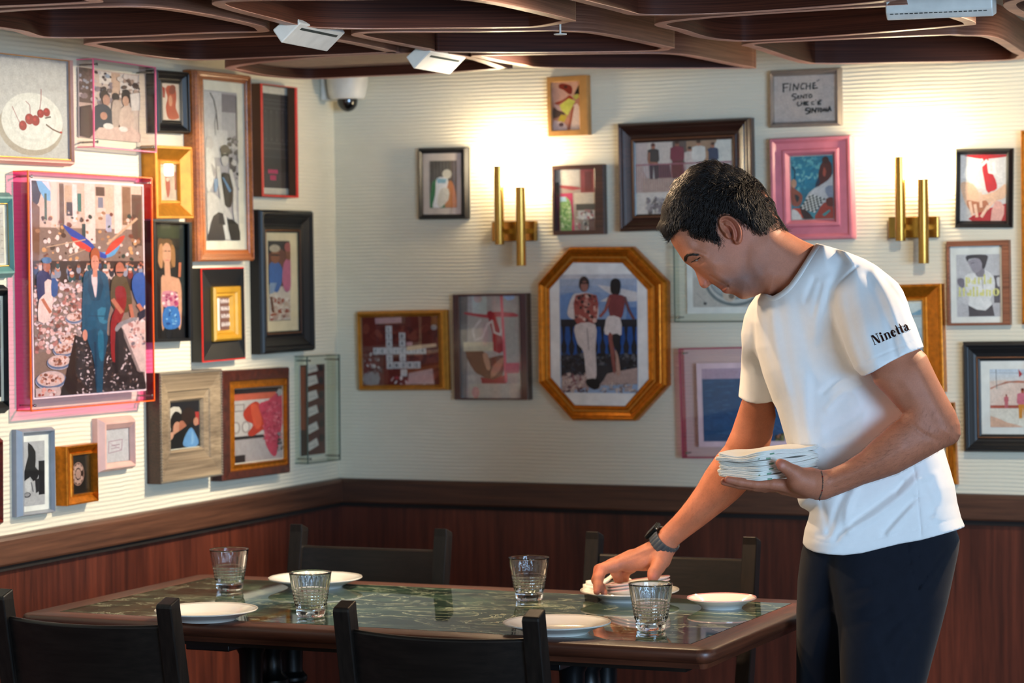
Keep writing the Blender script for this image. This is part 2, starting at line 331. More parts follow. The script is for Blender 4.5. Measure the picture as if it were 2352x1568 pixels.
for k, pts in enumerate(CELLS):
    out = catmull([(p[0], p[1]) for p in pts], 5)
    a = sum(out[i][0]*out[(i+1) % len(out)][1]-out[(i+1) % len(out)][0]*out[i][1] for i in range(len(out)))
    if a < 0: out = out[::-1]
    n = len(out)
    def off(d):
        r = []
        for i in range(n):
            t = out[(i+1) % n]-out[i-1]; t = t/(np.linalg.norm(t)+1e-9); r.append(out[i]+np.array([-t[1], t[0]])*d)
        return r
    def ring(pp, z): return [(p[0], min(p[1], -.012), z) for p in pp]
    inn = off(.023)
    cx, cy = np.mean(out, axis=0)
    root = empty('ceiling_coffer', (cx, cy, HC)); tag(root, 'dark wood rounded ceiling coffer '+names[k], 'ceiling coffer', grp)
    b = MB(); b.rings([ring(out, HC+.001), ring(out, RZ)], 0, True, False, False); b.rings([ring(inn, HC+.001), ring(inn, RZ)], 1, True, False, False)
    o = b.build('band', [CEILO, CEILW], root, 'all'); o.matrix_parent_inverse = Matrix.Translation((-cx, -cy, -HC))
    b = MB(); b.rings([ring(out, HC+.001), ring(out, HC), ring(inn, HC), ring(inn, HC+.001)], 0, True, False, False)
    o = b.build('edge_strip', CEILE, root); o['label'] = 'paler bottom edge of the band'; o.matrix_parent_inverse = Matrix.Translation((-cx, -cy, -HC))
    b = MB()
    if k == 2:
        zz = HC+.024; inn2 = off(.0235); b.add([(p[0], p[1], zz) for p in inn2], [tuple(range(n))])
        for gx in range(-14, 15):
            for gy in range(-14, 15):
                x = cx+gx*.03+(gy % 2)*.015; y = cy+gy*.022
                if all((inn2[(i+1) % n][0]-inn2[i][0])*(y-inn2[i][1])-(inn2[(i+1) % n][1]-inn2[i][1])*(x-inn2[i][0]) > .006 for i in range(0, n, 2)):
                    b.add([(x+.0055*math.cos(q*PI/4), y+.0055*math.sin(q*PI/4), zz-.0006) for q in range(8)], [tuple(range(8))], 1)
        o = b.build('perforated_panel', [plain('perforated_board', '#a08f80', .7), plain('dark_hole', '#3c3a24', .9)], root)
    else:
        b.add([(p[0], p[1], RZ-.003) for p in off(.0235)], [tuple(range(n))]); o = b.build('infill_panel', CEILW, root)
    o.matrix_parent_inverse = Matrix.Translation((-cx, -cy, -HC))

# ---------------------------------------------------------------- white ceiling fixtures
def fixture(label, A, B, prof, slots, brk):
    # A-B is the lower long edge; prof = outline across it (across, up); first edge of prof carries the slot
    A, B = Vector(A), Vector(B); u = (B-A).normalized(); L = (B-A).length; n_ = Vector((u.y, -u.x, 0)); zz = Vector((0, 0, 1)); mid = (A+B)/2
    root = empty('ceiling_light_fixture', mid); tag(root, label, 'ceiling fixture', 'white ceiling fixtures')
    P = lambda t, a, h: u*t+n_*a+zz*h
    b = MB(); b.rings([[P(s*L/2, a, h) for a, h in prof] for s in (-1, 1)], 0); b.build('housing', WHITEP, root, bevel=.0025)
    a0, h0 = prof[0]; a1, h1 = prof[1]; d = Vector((a1-a0, h1-h0)); nn_ = Vector((d.y, -d.x)).normalized()
    if nn_.y > 0 and abs(d.x) > .02: nn_ = -nn_
    b = MB(); f = .72
    rng = [(-.40, .40)] if slots == 1 else [(-.46+.92*k/slots, -.46+.92*(k+.7)/slots) for k in range(slots)]
    for t0, t1 in rng:
        q = [P(t*L, a0+d.x*g+nn_.x*o, h0+d.y*g+nn_.y*o) for o in (-.002, .0007) for t, g in ((t0, f), (t1, f), (t1, f+.10), (t0, f+.10))]
        b.add(q, [(0, 1, 2, 3), (4, 5, 6, 7), (0, 1, 5, 4), (2, 3, 7, 6), (1, 2, 6, 5), (0, 3, 7, 4)])
    b.build('slot', plain('dark_slot', '#2b3634', .5), root)
    b = MB(); b.box(P(0, brk, .04)+zz*((RZ-mid.z-.04)/2), (.018, .018, RZ-mid.z-.04)); b.build('bracket', plain('dark_bracket', '#1c1412', .6), root)
    return root
pw = [(0, 0), (.040, .036), (.024, .058), (-.018, .026)]
fixture('white wedge-shaped ceiling fixture, left one of the two small ones over the table', onz(646, 99, 1.872), onz(751, 119, 1.872), pw, 1, .01)
fixture('white wedge-shaped ceiling fixture nearer the back wall, right of its small twin', onz(950, 158, 1.868), onz(1033, 172, 1.868), pw, 1, .01)
fixture('long white ceiling fixture with a dashed slot at the top right', onz(2037, 47, 1.880), onz(2282, 37, 1.880), [(0, 0), (.014, .013), (.016, .040), (-.045, .040), (-.045, .008)], 20, -.01)
root = empty('sprinkler', (1.33, -1.56, 1.89)); tag(root, 'small round white sprinkler hanging inside the middle ceiling coffer', 'sprinkler')
b = MB(); b.lathe([(0, 0), (.012, 0), (.013, .002), (.002, .003), (.002, .084), (0, .084)], n=16); b.build('deflector', WHITEP, root, True)

# ---------------------------------------------------------------- dome camera in the corner
root = empty('security_camera', (.075, -.062, 1.885)); tag(root, 'white dome security camera mounted in the room corner under the ceiling', 'security camera')
b = MB(); b.lathe([(0, .09), (.056, .09), (.055, .045), (.048, .012), (.042, .006), (.0, .006)], n=32); b.build('housing', WHITEP, root, True)
b = MB(); b.lathe([(.027, .008)]+[(.027*math.cos(a), -.027*math.sin(a)) for a in [i*PI/16 for i in range(0, 8)]]+[(0, -.0275)], n=24); b.build('dome', plain('smoked_dome', '#0b0c0e', .06, 0, .8), root, True)
b = MB(); b.box((-.036, .02, .05), (.05, .05, .06)); b.box((-.066, .02, .05), (.014, .075, .09)); b.build('wall_mount', WHITEP, root, bevel=.004)

# ---------------------------------------------------------------- wall sconces
GLOW = emis('lit_opal_glass', (1, .80, .52), 115)
def sconce(label, px1, px2, plate_c):
    y0 = -.065; p1 = onback(*px1, y0); p2 = onback(*px2, y0); c = onback(*plate_c, -.02)
    root = empty('wall_sconce', (c.x, 0, c.z)); tag(root, label, 'wall lamp', 'brass twin tube wall sconces')
    b = MB(); b.box((-.006, -.011, 0), (.124, .020, .052)); b.build('wall_plate', BRASS, root, bevel=.002)
    for p, L in ((p1, .205), (p2, .205)):
        x = p.x-c.x; z = p.z-c.z
        b = MB(); b.lathe([(.0, z-L), (.0125, z-L), (.0128, z-L+.002), (.0128, z-.001), (.0118, z), (.0105, z), (.0105, z-.012), (0, z-.012)], (x, y0, 0), 24); t = b.build('brass_tube', BRASS, root, True)
        b = MB(); b.lathe([(0, z-.01), (.0100, z-.01), (.0100, z+.052), (.007, z+.058), (0, z+.059)], (x, y0, 0), 20); b.build('lit_glass_tube', GLOW, root, 'all')['label'] = 'glowing opal glass tube'
        b = MB(); b.box((x, (y0-.02)/2, -.0), (.012, abs(y0)-.01, .012)); b.build('arm', BRASS, root)
sconce('brass twin-tube wall sconce, lit, left of the octagonal frame top', (1145, 380), (1195, 428), (1184, 531))
sconce('brass twin-tube wall sconce, lit, behind the man at the right', (2067, 359), (2120, 410), (2103, 522))
# ================================================================ PICTURES
ZT = {1: (0, 80, 2.9025), 2: (320, 120, 3.137), 3: (0, 560, 2.305), 4: (320, 560, 2.704), 5: (780, 540, 3.408), 6: (920, 140, 3.137),
      7: (1200, 540, 2.904), 8: (1400, 120, 3.137), 9: (1980, 240, 2.903), 10: (1980, 600, 2.704), 11: (1240, 150, 8.711), 12: (1740, 140, 8.712), 13: (2160, 520, 6.03), 14: (1480, 350, 4.2375), 15: (1540, 540, 8.7125), 0: (0, 0, 1)}
class Canvas:
    """flat printed shapes; every shape is a thin layer of ink colour on the same print mesh"""
    def __init__(s, x0, y0, x1, y1, w, h, z=0): s.b = MB(); s.r = (x0, y0, x1, y1); s.w, s.h = w, h; s.k = 0; s.t = ZT[0]; s.z = 0; s.P0 = None
    def use(s, k): s.t = ZT[k]; return s
    def _pt(s, p):
        x = p[0]/s.t[2]+s.t[0]; y = p[1]/s.t[2]+s.t[1]; x0, y0, x1, y1 = s.r
        u = min(max((x-x0)/(x1-x0), 0), 1); v = min(max((y-y0)/(y1-y0), 0), 1)
        return ((u-.5)*s.w, (.5-v)*s.h)
    def P(s, col, pts, smooth=0):
        if smooth: pts = [tuple(p) for p in catmull(pts, smooth)]
        q = [s._pt(p) for p in pts]; s.k += 1; z = s.k
        a = sum(q[i][0]*q[(i+1) % len(q)][1]-q[(i+1) % len(q)][0]*q[i][1] for i in range(len(q)))
        if abs(a) < 1e-9: return
        if a < 0: q = q[::-1]
        s.b.add([(x, y, z) for x, y in q], [tuple(range(len(q)))], 0, hexc(col))
    def R(s, col, x0, y0, x1, y1): s.P(col, [(x0, y0), (x1, y0), (x1, y1), (x0, y1)])
    def E(s, col, cx, cy, rx, ry=None, n=20, rot=0):
        ry = ry or rx; s.P(col, [(cx+rx*math.cos(a)*math.cos(rot)-ry*math.sin(a)*math.sin(rot), cy+rx*math.cos(a)*math.sin(rot)+ry*math.sin(a)*math.cos(rot)) for a in [2*PI*i/n for i in range(n)]])
    def L(s, col, pts, w):
        for (x0, y0), (x1, y1) in zip(pts[:-1], pts[1:]):
            d = math.hypot(x1-x0, y1-y0) or 1; nx, ny = -(y1-y0)/d*w/2, (x1-x0)/d*w/2; ex, ey = (x1-x0)/d*w*.3, (y1-y0)/d*w*.3
            s.P(col, [(x0+nx-ex, y0+ny-ey), (x1+nx+ex, y1+ny+ey), (x1-nx+ex, y1-ny+ey), (x0-nx-ex, y0-ny-ey)])
    def base(s, col): x0, y0, x1, y1 = s.r; t = s.t; s.t = ZT[0]; s.R(col, x0, y0, x1, y1); s.t = t
    def grad(s, cols, x0, y0, x1, y1, n=14):
        c = [hexc(k) for k in cols]
        for i in range(n):
            f = i/(n-1)*(len(c)-1); k = min(int(f), len(c)-2); f -= k
            q = [(c[k][j]*(1-f)+c[k+1][j]*f) for j in range(3)]; ya = y0+(y1-y0)*i/n; yb = y0+(y1-y0)*(i+1)/n
            s.k += 1; pts = [s._pt(p) for p in ((x0, yb), (x1, yb), (x1, ya), (x0, ya))]
            s.b.add([(x, y, s.k) for x, y in pts], [(0, 1, 2, 3)], 0, tuple(q)+(1,))
    def scatter(s, n, box, cols, size, seed=1, asp=1.0):
        rnd = random.Random(seed)
        for i in range(n):
            x = rnd.uniform(box[0], box[2]); y = rnd.uniform(box[1], box[3]); r = size*rnd.uniform(.5, 1.3)
            s.E(rnd.choice(cols), x, y, r, r*asp*rnd.uniform(.6, 1.3), 7, rnd.uniform(0, 3))
    def person(s, x, y, h, top, leg, skin='#c99072', hair='#2a2020', wd=.26, arms=None):
        w_ = h*wd; hd = h*.13
        s.P(leg, [(x-w_*.42, y-h*.5), (x+w_*.42, y-h*.5), (x+w_*.38, y), (x+w_*.08, y), (x, y-h*.38), (x-w_*.08, y), (x-w_*.38, y)])
        s.P(skin, [(x-w_*.15, y-h*.9), (x+w_*.15, y-h*.9), (x+w_*.15, y-h*.78), (x-w_*.15, y-h*.78)])
        s.P(top, [(x-w_*.5, y-h*.80), (x-w_*.15, y-h*.84), (x+w_*.15, y-h*.84), (x+w_*.5, y-h*.80), (x+w_*.55, y-h*.52), (x+w_*.4, y-h*.46), (x-w_*.4, y-h*.46), (x-w_*.55, y-h*.52)])
        s.E(skin, x, y-h*.90, hd*.42, hd*.56); s.E(hair, x, y-h*.945, hd*.46, hd*.36)
        for q in (arms or []): s.L(skin, q, w_*.2)
    def text(s, body, x, y, size, col, bold=0, rot=0, font_w=1.0):
        """strokes of plain capitals drawn as bars"""
        cx = x
        for chn in body:
            for st in GLY.get(chn, []):
                s.L(col, [(cx+px*size*.6*font_w, y-py*size) for px, py in st], size*(.13+bold))
            cx += size*.82*font_w
GLY = {'A': [[(0, 0), (.5, 1), (1, 0)], [(.2, .38), (.8, .38)]], 'B': [[(0, 0), (0, 1), (.8, .95), (.85, .6), (0, .52)], [(.85, .5), (.95, .15), (0, 0)]], 'C': [[(1, .85), (.5, 1), (.05, .7), (.05, .3), (.5, 0), (1, .15)]],
 'E': [[(1, 1), (0, 1), (0, 0), (1, 0)], [(0, .52), (.8, .52)]], 'F': [[(1, 1), (0, 1), (0, -.05)], [(0, .52), (.8, .52)]], 'H': [[(0, 0), (0, 1)], [(1, 0), (1, 1)], [(0, .5), (1, .5)]], 'I': [[(.5, 0), (.5, 1)]],
 'L': [[(0, 1), (0, 0), (.9, 0)]], 'M': [[(0, 0), (0, 1), (.5, .35), (1, 1), (1, 0)]], 'N': [[(0, 0), (0, 1), (1, 0), (1, 1)]], 'O': [[(.5, 1), (.05, .7), (.05, .3), (.5, 0), (.95, .3), (.95, .7), (.5, 1)]],
 'R': [[(0, 0), (0, 1), (.85, .95), (.85, .6), (0, .5), (.95, 0)]], 'S': [[(.95, .9), (.5, 1), (.05, .8), (.1, .55), (.9, .45), (.95, .2), (.5, 0), (0, .12)]], 'T': [[(.5, 0), (.5, 1)], [(0, 1), (1, 1)]], "'": [[(.4, 1.1), (.55, .85)]], 'P': [[(0, 0), (0, 1), (.9, .95), (.9, .55), (0, .48)]], ' ': []}
INK = None
def ink_build(cv, root, gain=1.0):
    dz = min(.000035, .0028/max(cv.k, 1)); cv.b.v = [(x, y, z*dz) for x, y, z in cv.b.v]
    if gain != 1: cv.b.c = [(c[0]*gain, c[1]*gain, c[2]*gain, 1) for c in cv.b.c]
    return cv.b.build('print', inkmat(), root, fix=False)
def inkmat():
    global INK
    if INK: return INK
    m, nt, b = new_mat('printed_paper'); L = nt.links.new
    a = nt.nodes.new('ShaderNodeAttribute'); a.attribute_name = 'Col'
    tc = nt.nodes.new('ShaderNodeTexCoord'); n = nt.nodes.new('ShaderNodeTexNoise'); n.inputs['Scale'].default_value = 260; n.inputs['Detail'].default_value = 5; L(tc.outputs['Object'], n.inputs['Vector'])
    mr = nt.nodes.new('ShaderNodeMapRange'); L(n.outputs['Fac'], mr.inputs[0]); mr.inputs[1].default_value = .3; mr.inputs[2].default_value = .7; mr.inputs[3].default_value = .88; mr.inputs[4].default_value = 1.10
    mx = nt.nodes.new('ShaderNodeMix'); mx.data_type = 'RGBA'; mx.blend_type = 'MULTIPLY'; mx.inputs[0].default_value = 1; L(a.outputs['Color'], mx.inputs[6]); L(mr.outputs[0], mx.inputs[7]); n3 = nt.nodes.new('ShaderNodeTexNoise'); n3.inputs['Scale'].default_value = 55; n3.inputs['Detail'].default_value = 6; n3.inputs['Roughness'].default_value = .65; L(tc.outputs['Object'], n3.inputs['Vector'])
    mr3 = nt.nodes.new('ShaderNodeMapRange'); L(n3.outputs['Fac'], mr3.inputs[0]); mr3.inputs[1].default_value = .3; mr3.inputs[2].default_value = .7; mr3.inputs[3].default_value = .84; mr3.inputs[4].default_value = 1.10
    mx3 = nt.nodes.new('ShaderNodeMix'); mx3.data_type = 'RGBA'; mx3.blend_type = 'MULTIPLY'; mx3.inputs[0].default_value = 1; L(mx.outputs[2], mx3.inputs[6]); L(mr3.outputs[0], mx3.inputs[7]); L(mx3.outputs[2], b.inputs['Base Color'])
    b.inputs['Roughness'].default_value = .45; b.inputs['Specular IOR Level'].default_value = .3
    INK = m; return m

def wallfit(wall, corners, t):
    if wall == 'B': f = lambda x, y, d=t: (onback(x, y, -d).x, onback(x, y, -d).z)
    else: f = lambda x, y, d=t: (onleft(x, y, d).y, onleft(x, y, d).z)
    q = [np.array(f(*c)) for c in corners]; c = sum(q)/len(q)
    return f, q, c
def place(name, wall, c, ang):
    ca, sa = math.cos(ang), math.sin(ang)
    if wall == 'B': X0, Z0, loc = Vector((1, 0, 0)), Vector((0, -1, 0)), Vector((c[0], 0, c[1]))
    else: X0, Z0, loc = Vector((0, 1, 0)), Vector((1, 0, 0)), Vector((0, c[0], c[1]))
    Y0 = Vector((0, 0, 1)); X = X0*ca+Y0*sa; Y = -X0*sa+Y0*ca
    m = Matrix.Identity(4)
    for i in range(3): m[i][0] = X[i]; m[i][1] = Y[i]; m[i][2] = Z0[i]; m[i][3] = loc[i]
    return empty(name, mat=m)
def picture(label, wall, corners, t, opening, prof, mats, pr, art, d=None, board=None, beads=None, glass=True, name='framed_picture', octo=None, group=None, extra=None, opd=None):
    """corners TL TR BR BL of the front face in the photo; opening and pr = inner edge and print rectangles"""
    f, q, c = wallfit(wall, corners, t)
    ang = math.atan2(*( ((q[1]-q[0])+(q[2]-q[3]))[::-1] ))
    w_ = (np.linalg.norm(q[1]-q[0])+np.linalg.norm(q[2]-q[3]))/2; h_ = (np.linalg.norm(q[0]-q[3])+np.linalg.norm(q[1]-q[2]))/2
    root = place(name, wall, c, ang); tag(root, label, 'picture', group)
    ca, sa = math.cos(-ang), math.sin(-ang)
    d = d if d is not None else prof[-1][1]-.001
    def loc(x, y, dd):
        v = np.array(f(x, y, dd))-c; return (v[0]*ca-v[1]*sa, v[0]*sa+v[1]*ca)
    def rect(r, dd):
        xm, ym = (r[0]+r[2])/2, (r[1]+r[3])/2
        return (loc(r[0], ym, dd)[0], loc(xm, r[3], dd)[1], loc(r[2], ym, dd)[0], loc(xm, r[1], dd)[1])
    op = rect(opening, opd if opd else d)
    hx, hy = w_/2, h_/2; b = MB(); rr = []; ms = []
    if octo:
        O = [np.array(loc(*p, t)) for p in octo[0]]; I = [np.array(loc(*p, d)) for p in octo[1]]
        for p in prof:
            rr.append([tuple(O[i]*(1-p[0])+I[i]*p[0])+(p[1],) for i in range(8)]); ms.append(p[2] if len(p) > 2 else 0)
        nn = 8
    else:
        o4 = [(-hx, -hy), (hx, -hy), (hx, hy), (-hx, hy)]; i4 = [(op[0], op[1]), (op[2], op[1]), (op[2], op[3]), (op[0], op[3])]
        for p in prof:
            rr.append([(o4[i][0]*(1-p[0])+i4[i][0]*p[0], o4[i][1]*(1-p[0])+i4[i][1]*p[0], p[1]) for i in range(4)]); ms.append(p[2] if len(p) > 2 else 0)
        nn = 4
    for k in range(len(rr)-1): b.rings([rr[k], rr[k+1]], ms[k+1], True, False, False)
    b.build('frame_moulding', mats, root)
    b = MB()
    if octo: b.rings([[tuple(p)+(z,) for p in I] for z in (d-.003, d-.0008)])
    else: b.box(((op[0]+op[2])/2, (op[1]+op[3])/2, d-.0019), (op[2]-op[0]+.006, op[3]-op[1]+.006, .002))
    b.build('mount_board', board or plain('mount_cream', '#e6dfce', .8), root)
    P = rect(pr, d); pw, ph = P[2]-P[0], P[3]-P[1]
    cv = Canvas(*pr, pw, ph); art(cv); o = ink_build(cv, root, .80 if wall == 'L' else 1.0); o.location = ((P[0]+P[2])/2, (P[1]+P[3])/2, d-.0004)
    if beads:
        fr, hz, rad, bm_ = beads; b = MB()
        path = []
        pts = [(o4[i][0]*(1-fr)+i4[i][0]*fr, o4[i][1]*(1-fr)+i4[i][1]*fr) for i in range(4)] if not octo else [tuple(O[i]*(1-fr)+I[i]*fr) for i in range(8)]
        for i in range(nn):
            a, e = np.array(pts[i]), np.array(pts[(i+1) % nn]); m_ = max(2, int(np.linalg.norm(e-a)/(rad*2.1)))
            for k in range(m_): p = a+(e-a)*(k/m_); b.ball((p[0], p[1], hz), rad, 0, 6, 4)
        b.build('bead_trim', bm_, root, True)['kind'] = 'stuff'
    if glass:
        b = MB(); b.box(((op[0]+op[2])/2, (op[1]+op[3])/2, d+.0035), (op[2]-op[0]+.002, op[3]-op[1]+.002, .0012)); b.build('glass_pane', acrylic('picture_glass', (.96, .97, .96)), root)
    if extra: extra(root, loc, rect, d)
    return root
def abox(label, wall, corners, t, tint, edge, pr, dp, art, border=0, back=False, studs=True, bcol='#f2efe8'):
    f, q, c = wallfit(wall, corners, t)
    ang = math.atan2(*( ((q[1]-q[0])+(q[2]-q[3]))[::-1] ))
    w_ = (np.linalg.norm(q[1]-q[0])+np.linalg.norm(q[2]-q[3]))/2; h_ = (np.linalg.norm(q[0]-q[3])+np.linalg.norm(q[1]-q[2]))/2
    root = place('acrylic_box_frame', wall, c, ang); tag(root, label, 'picture'); ca, sa = math.cos(-ang), math.sin(-ang)
    def loc(x, y, dd): v = np.array(f(x, y, dd))-c; return (v[0]*ca-v[1]*sa, v[0]*sa+v[1]*ca)
    def rect(r, dd):
        xm, ym = (r[0]+r[2])/2, (r[1]+r[3])/2
        return (loc(r[0], ym, dd)[0], loc(xm, r[3], dd)[1], loc(r[2], ym, dd)[0], loc(xm, r[1], dd)[1])
    hx, hy = w_/2, h_/2; e = .0022
    b = MB(); 
    for s in (-1, 1): b.box((s*(hx-e/2), 0, t/2), (e, h_, t-.002)); b.box((0, s*(hy-e/2), t/2), (w_-2*e, e, t-.002))
    b.build('side_walls', tint[1], root)
    b = MB(); b.box((0, 0, t-.0012), (w_-2*e, h_-2*e, .0022)); b.build('front_sheet', tint[0], root)
    b = MB(); g = .0018
    for s in (-1, 1): 
        b.box((s*(hx-g/2+.0004), 0, t-.0012), (g+.0008, h_+.001, .0034)); b.box((0, s*(hy-g/2+.0004), t-.0012), (w_+.001, g+.0008, .0034))
        for q2 in (-1, 1): b.box((s*(hx-g/2+.0002), q2*(hy-g/2+.0002), t/2), (g+.0004, g+.0004, t-.001))
    b.build('polished_edges', edge, root)
    P = rect(pr, dp); pw, ph = P[2]-P[0], P[3]-P[1]; pc = ((P[0]+P[2])/2, (P[1]+P[3])/2)
    b = MB(); b.box((pc[0], pc[1], dp-.0016), (pw+2*border, ph+2*border, .0022)); b.build('mount_board', plain('board_'+bcol, bcol, .8), root)
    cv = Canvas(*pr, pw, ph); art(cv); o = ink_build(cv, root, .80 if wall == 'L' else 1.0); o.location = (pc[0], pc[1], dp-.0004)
    if studs:
        for sx in (-1, 1):
            for sy in (-1, 1):
                b = MB(); x, y = sx*(hx-.012), sy*(hy-.012)
                b.lathe([(0, .001), (.0022, .001), (.0022, t-.003), (0, t-.003)], (x, y, 0), 10); b.lathe([(0, t), (.0034, t), (.0034, t+.0018), (.002, t+.003), (0, t+.003)], (x, y, 0), 12)
                b.build('standoff_screw', plain('steel_screw', '#9a9a98', .25, 1), root, True)
    return root
# profile shapes
def pf_flat(t, d): return [(0, 0), (0, t-.002), (.08, t), (.92, t), (1, t-.002), (1, d)]
def pf_scoop(t, d): return [(0, 0), (0, t-.001), (.03, t), (.14, t), (.17, t-.002), (.75, d+.004), (.80, d+.006), (.95, d+.006), (1, d)]
def pf_ridge(t, d): return [(0, 0), (0, t*.7), (.05, t*.85), (.16, t), (.28, t*.97), (.33, t*.82), (.42, t*.80), (.48, t*.86), (.60, t*.84), (.66, t*.72), (.80, t*.68), (.86, t*.72), (.96, t*.68), (1, d)]
def pf_ornate(t, d): return [(0, 0), (0, t*.72), (.05, t*.86), (.11, t*.98), (.18, t), (.24, t*.94), (.27, t*.80), (.31, t*.78), (.35, t*.82), (.45, t*.72), (.60, t*.56), (.74, t*.50), (.78, t*.56), (.84, t*.58), (.88, t*.52), (.93, t*.50), (1, d)]
def pf_bevel(t, d): return [(0, 0), (0, t*.55), (.1, t*.66), (.35, t), (.5, t), (.9, t*.6), (1, d)]
# ---------------------------------------------------------------- artwork in the frames
def a_cherry(c):
    c.base('#cbc6c6'); c.use(1); c.E('#b7a99c', 190, 600, 225, 195); c.E('#e9e4df', 200, 560, 212, 195, 40); c.E('#dfdad6', 205, 550, 160, 150, 40); c.E('#eae6e2', 208, 540, 148, 138, 40)
    for pts in ([(110, 572), (85, 520), (62, 468)], [(186, 515), (182, 450), (155, 425)], [(252, 470), (262, 400), (263, 335)]): c.L('#a2454c', pts, 4)
    for x, y, r in ((132, 592, 27), (178, 545, 30), (220, 552, 29), (256, 502, 24), (299, 490, 24)): c.E('#a00c12', x, y, r, r*1.25); c.E('#c4262a', x-6, y-8, r*.35, r*.4)
    c.L('#7b5340', [(295, 575), (340, 605), (392, 625)], 9); c.L('#4f3a30', [(290, 530), (325, 520)], 9); c.E('#c02b2e', 398, 622, 8)
def a_cafe(c):
    c.base('#cdb8ac'); c.use(1); c.R('#5a4a48', 525, 240, 620, 470); c.R('#e0d4cc', 660, 250, 740, 330); c.R('#c9a994', 740, 250, 800, 700); c.R('#d9cdc6', 800, 250, 930, 420)
    c.scatter(60, (530, 250, 740, 470), ['#43383a', '#8d7f86', '#c8bcbc', '#6f5d5c', '#9aa5b6'], 14, 3); c.scatter(40, (790, 260, 930, 420), ['#5e4c46', '#a58c80', '#d8cac2', '#3c302e'], 16, 4)
    c.E('#3b2f2e', 690, 410, 28, 40); c.E('#b88a78', 700, 440, 24, 38); c.P('#3b3f4c', [(640, 480), (700, 470), (740, 520), (730, 620), (620, 640), (600, 560)], 3)
    c.E('#33292a', 765, 410, 22, 28); c.P('#bda79a', [(740, 450), (790, 440), (800, 560), (745, 620)], 3); c.E('#2c2425', 835, 400, 34, 50); c.E('#c39a86', 830, 430, 22, 34); c.P('#d2b9ab', [(800, 480), (870, 470), (880, 600), (790, 610)], 3)
    c.P('#dcd3cd', [(860, 380), (930, 360), (930, 480), (870, 490)]); c.E('#c08a76', 682, 545, 24, 26)
    c.P('#d8b9ad', [(590, 720), (650, 625), (870, 600), (930, 640), (930, 730)]); c.E('#ece4de', 712, 610, 34, 20); c.E('#ece4de', 812, 620, 30, 18); c.P('#453637', [(525, 500), (600, 480), (630, 640), (590, 700), (525, 690)])
def a_redfig(c):
    c.base('#e4cdbd'); c.use(2); c.P('#c0492f', [(215, 240), (262, 260), (268, 330), (262, 400), (285, 470), (210, 480), (190, 400), (205, 330), (192, 270)], 3); c.P('#8c2f25', [(235, 235), (265, 250), (250, 300), (215, 290)], 3); c.E('#e59a78', 225, 350, 14, 40); c.P('#a8392d', [(170, 250), (190, 260), (185, 330), (172, 330)])
def a_ladies(c):
    c.base('#b9b4bb'); c.use(2); c.R('#dcd8da', 475, 290, 600, 700); c.R('#827b88', 600, 300, 712, 430); c.R('#c3bfc6', 600, 430, 700, 640); c.R('#e5e2e2', 500, 560, 640, 760)
    c.L('#3d3840', [(520, 300), (545, 350), (560, 430), (570, 560)], 9); c.L('#8b8790', [(560, 430), (548, 520), (552, 600)], 7); c.R('#5b5560', 700, 310, 712, 800)
    c.scatter(50, (640, 600, 712, 1000), ['#4a454e', '#8a858e', '#dcd8da', '#2c2830'], 16, 7)
    c.E('#d6d0d0', 505, 660, 26, 52); c.P('#efecea', [(475, 700), (530, 740), (540, 880), (500, 1000), (475, 960)], 3); c.P('#b8b2b6', [(510, 800), (545, 850), (530, 900)], 2)
    c.P('#2a272c', [(580, 690), (615, 665), (645, 690), (640, 740), (590, 735)], 3); c.E('#ddd7d4', 612, 770, 27, 46); c.P('#1c1a1e', [(583, 730), (640, 728), (636, 752), (612, 742), (588, 756)])
    c.P('#222026', [(590, 870), (655, 885), (668, 980), (650, 1110), (600, 1090), (585, 950)], 3); c.P('#5d8fc0', [(588, 900), (600, 900), (655, 995), (640, 1010)]); c.P('#7ea2cc', [(530, 915), (575, 905), (545, 1010), (532, 1000)])
    c.L('#e4dfdb', [(560, 830), (575, 960), (600, 1180), (625, 1340)], 26); c.L('#e4dfdb', [(650, 850), (680, 980), (675, 1130), (690, 1270)], 24); c.P('#dcd7d5', [(475, 1020), (560, 1050), (640, 1150), (650, 1210), (560, 1160), (480, 1330)], 3)
    c.P('#39333a', [(520, 1180), (590, 1160), (600, 1355), (470, 1355), (490, 1280)], 2); c.P('#1f1c20', [(620, 1200), (700, 1240), (712, 1355), (650, 1355)], 2); c.L('#ece8e6', [(600, 1250), (615, 1340)], 22)
def a_building(c):
    c.base('#4a4246'); c.use(2); c.R('#3b3539', 890, 310, 1085, 750)
    for x in (905, 945, 985, 1025, 1060): c.R('#5a5256', x, 420, x+14, 640); c.R('#2f2a2e', x+4, 440, x+10, 620)
    for y in (340, 365, 400, 650, 690): c.R('#565054', 890, y, 1085, y+9)
    c.R('#332d30', 890, 760, 1085, 860); c.R('#443c40', 890, 860, 1085, 972); [c.R('#d8286e', x_, 845, x_+12, 874) for x_ in (924, 938, 952, 966, 980)]; [c.R('#d8286e', x_, 886, x_+12, 922) for x_ in (938, 953, 967)]; c.R('#e6ded2', 888, 245, 1072, 300); c.R('#e6ded2', 888, 978, 1072, 1025)
def a_gold(c):
    c.base('#c7b3a6'); c.use(2); c.P('#b5564a', [(190, 890), (215, 900), (222, 980), (205, 1050), (190, 980)], 3); c.E('#e4c8b8', 205, 915, 12, 16); c.R('#a03430', 255, 860, 268, 990); c.R('#dcd0c8', 160, 830, 255, 870)
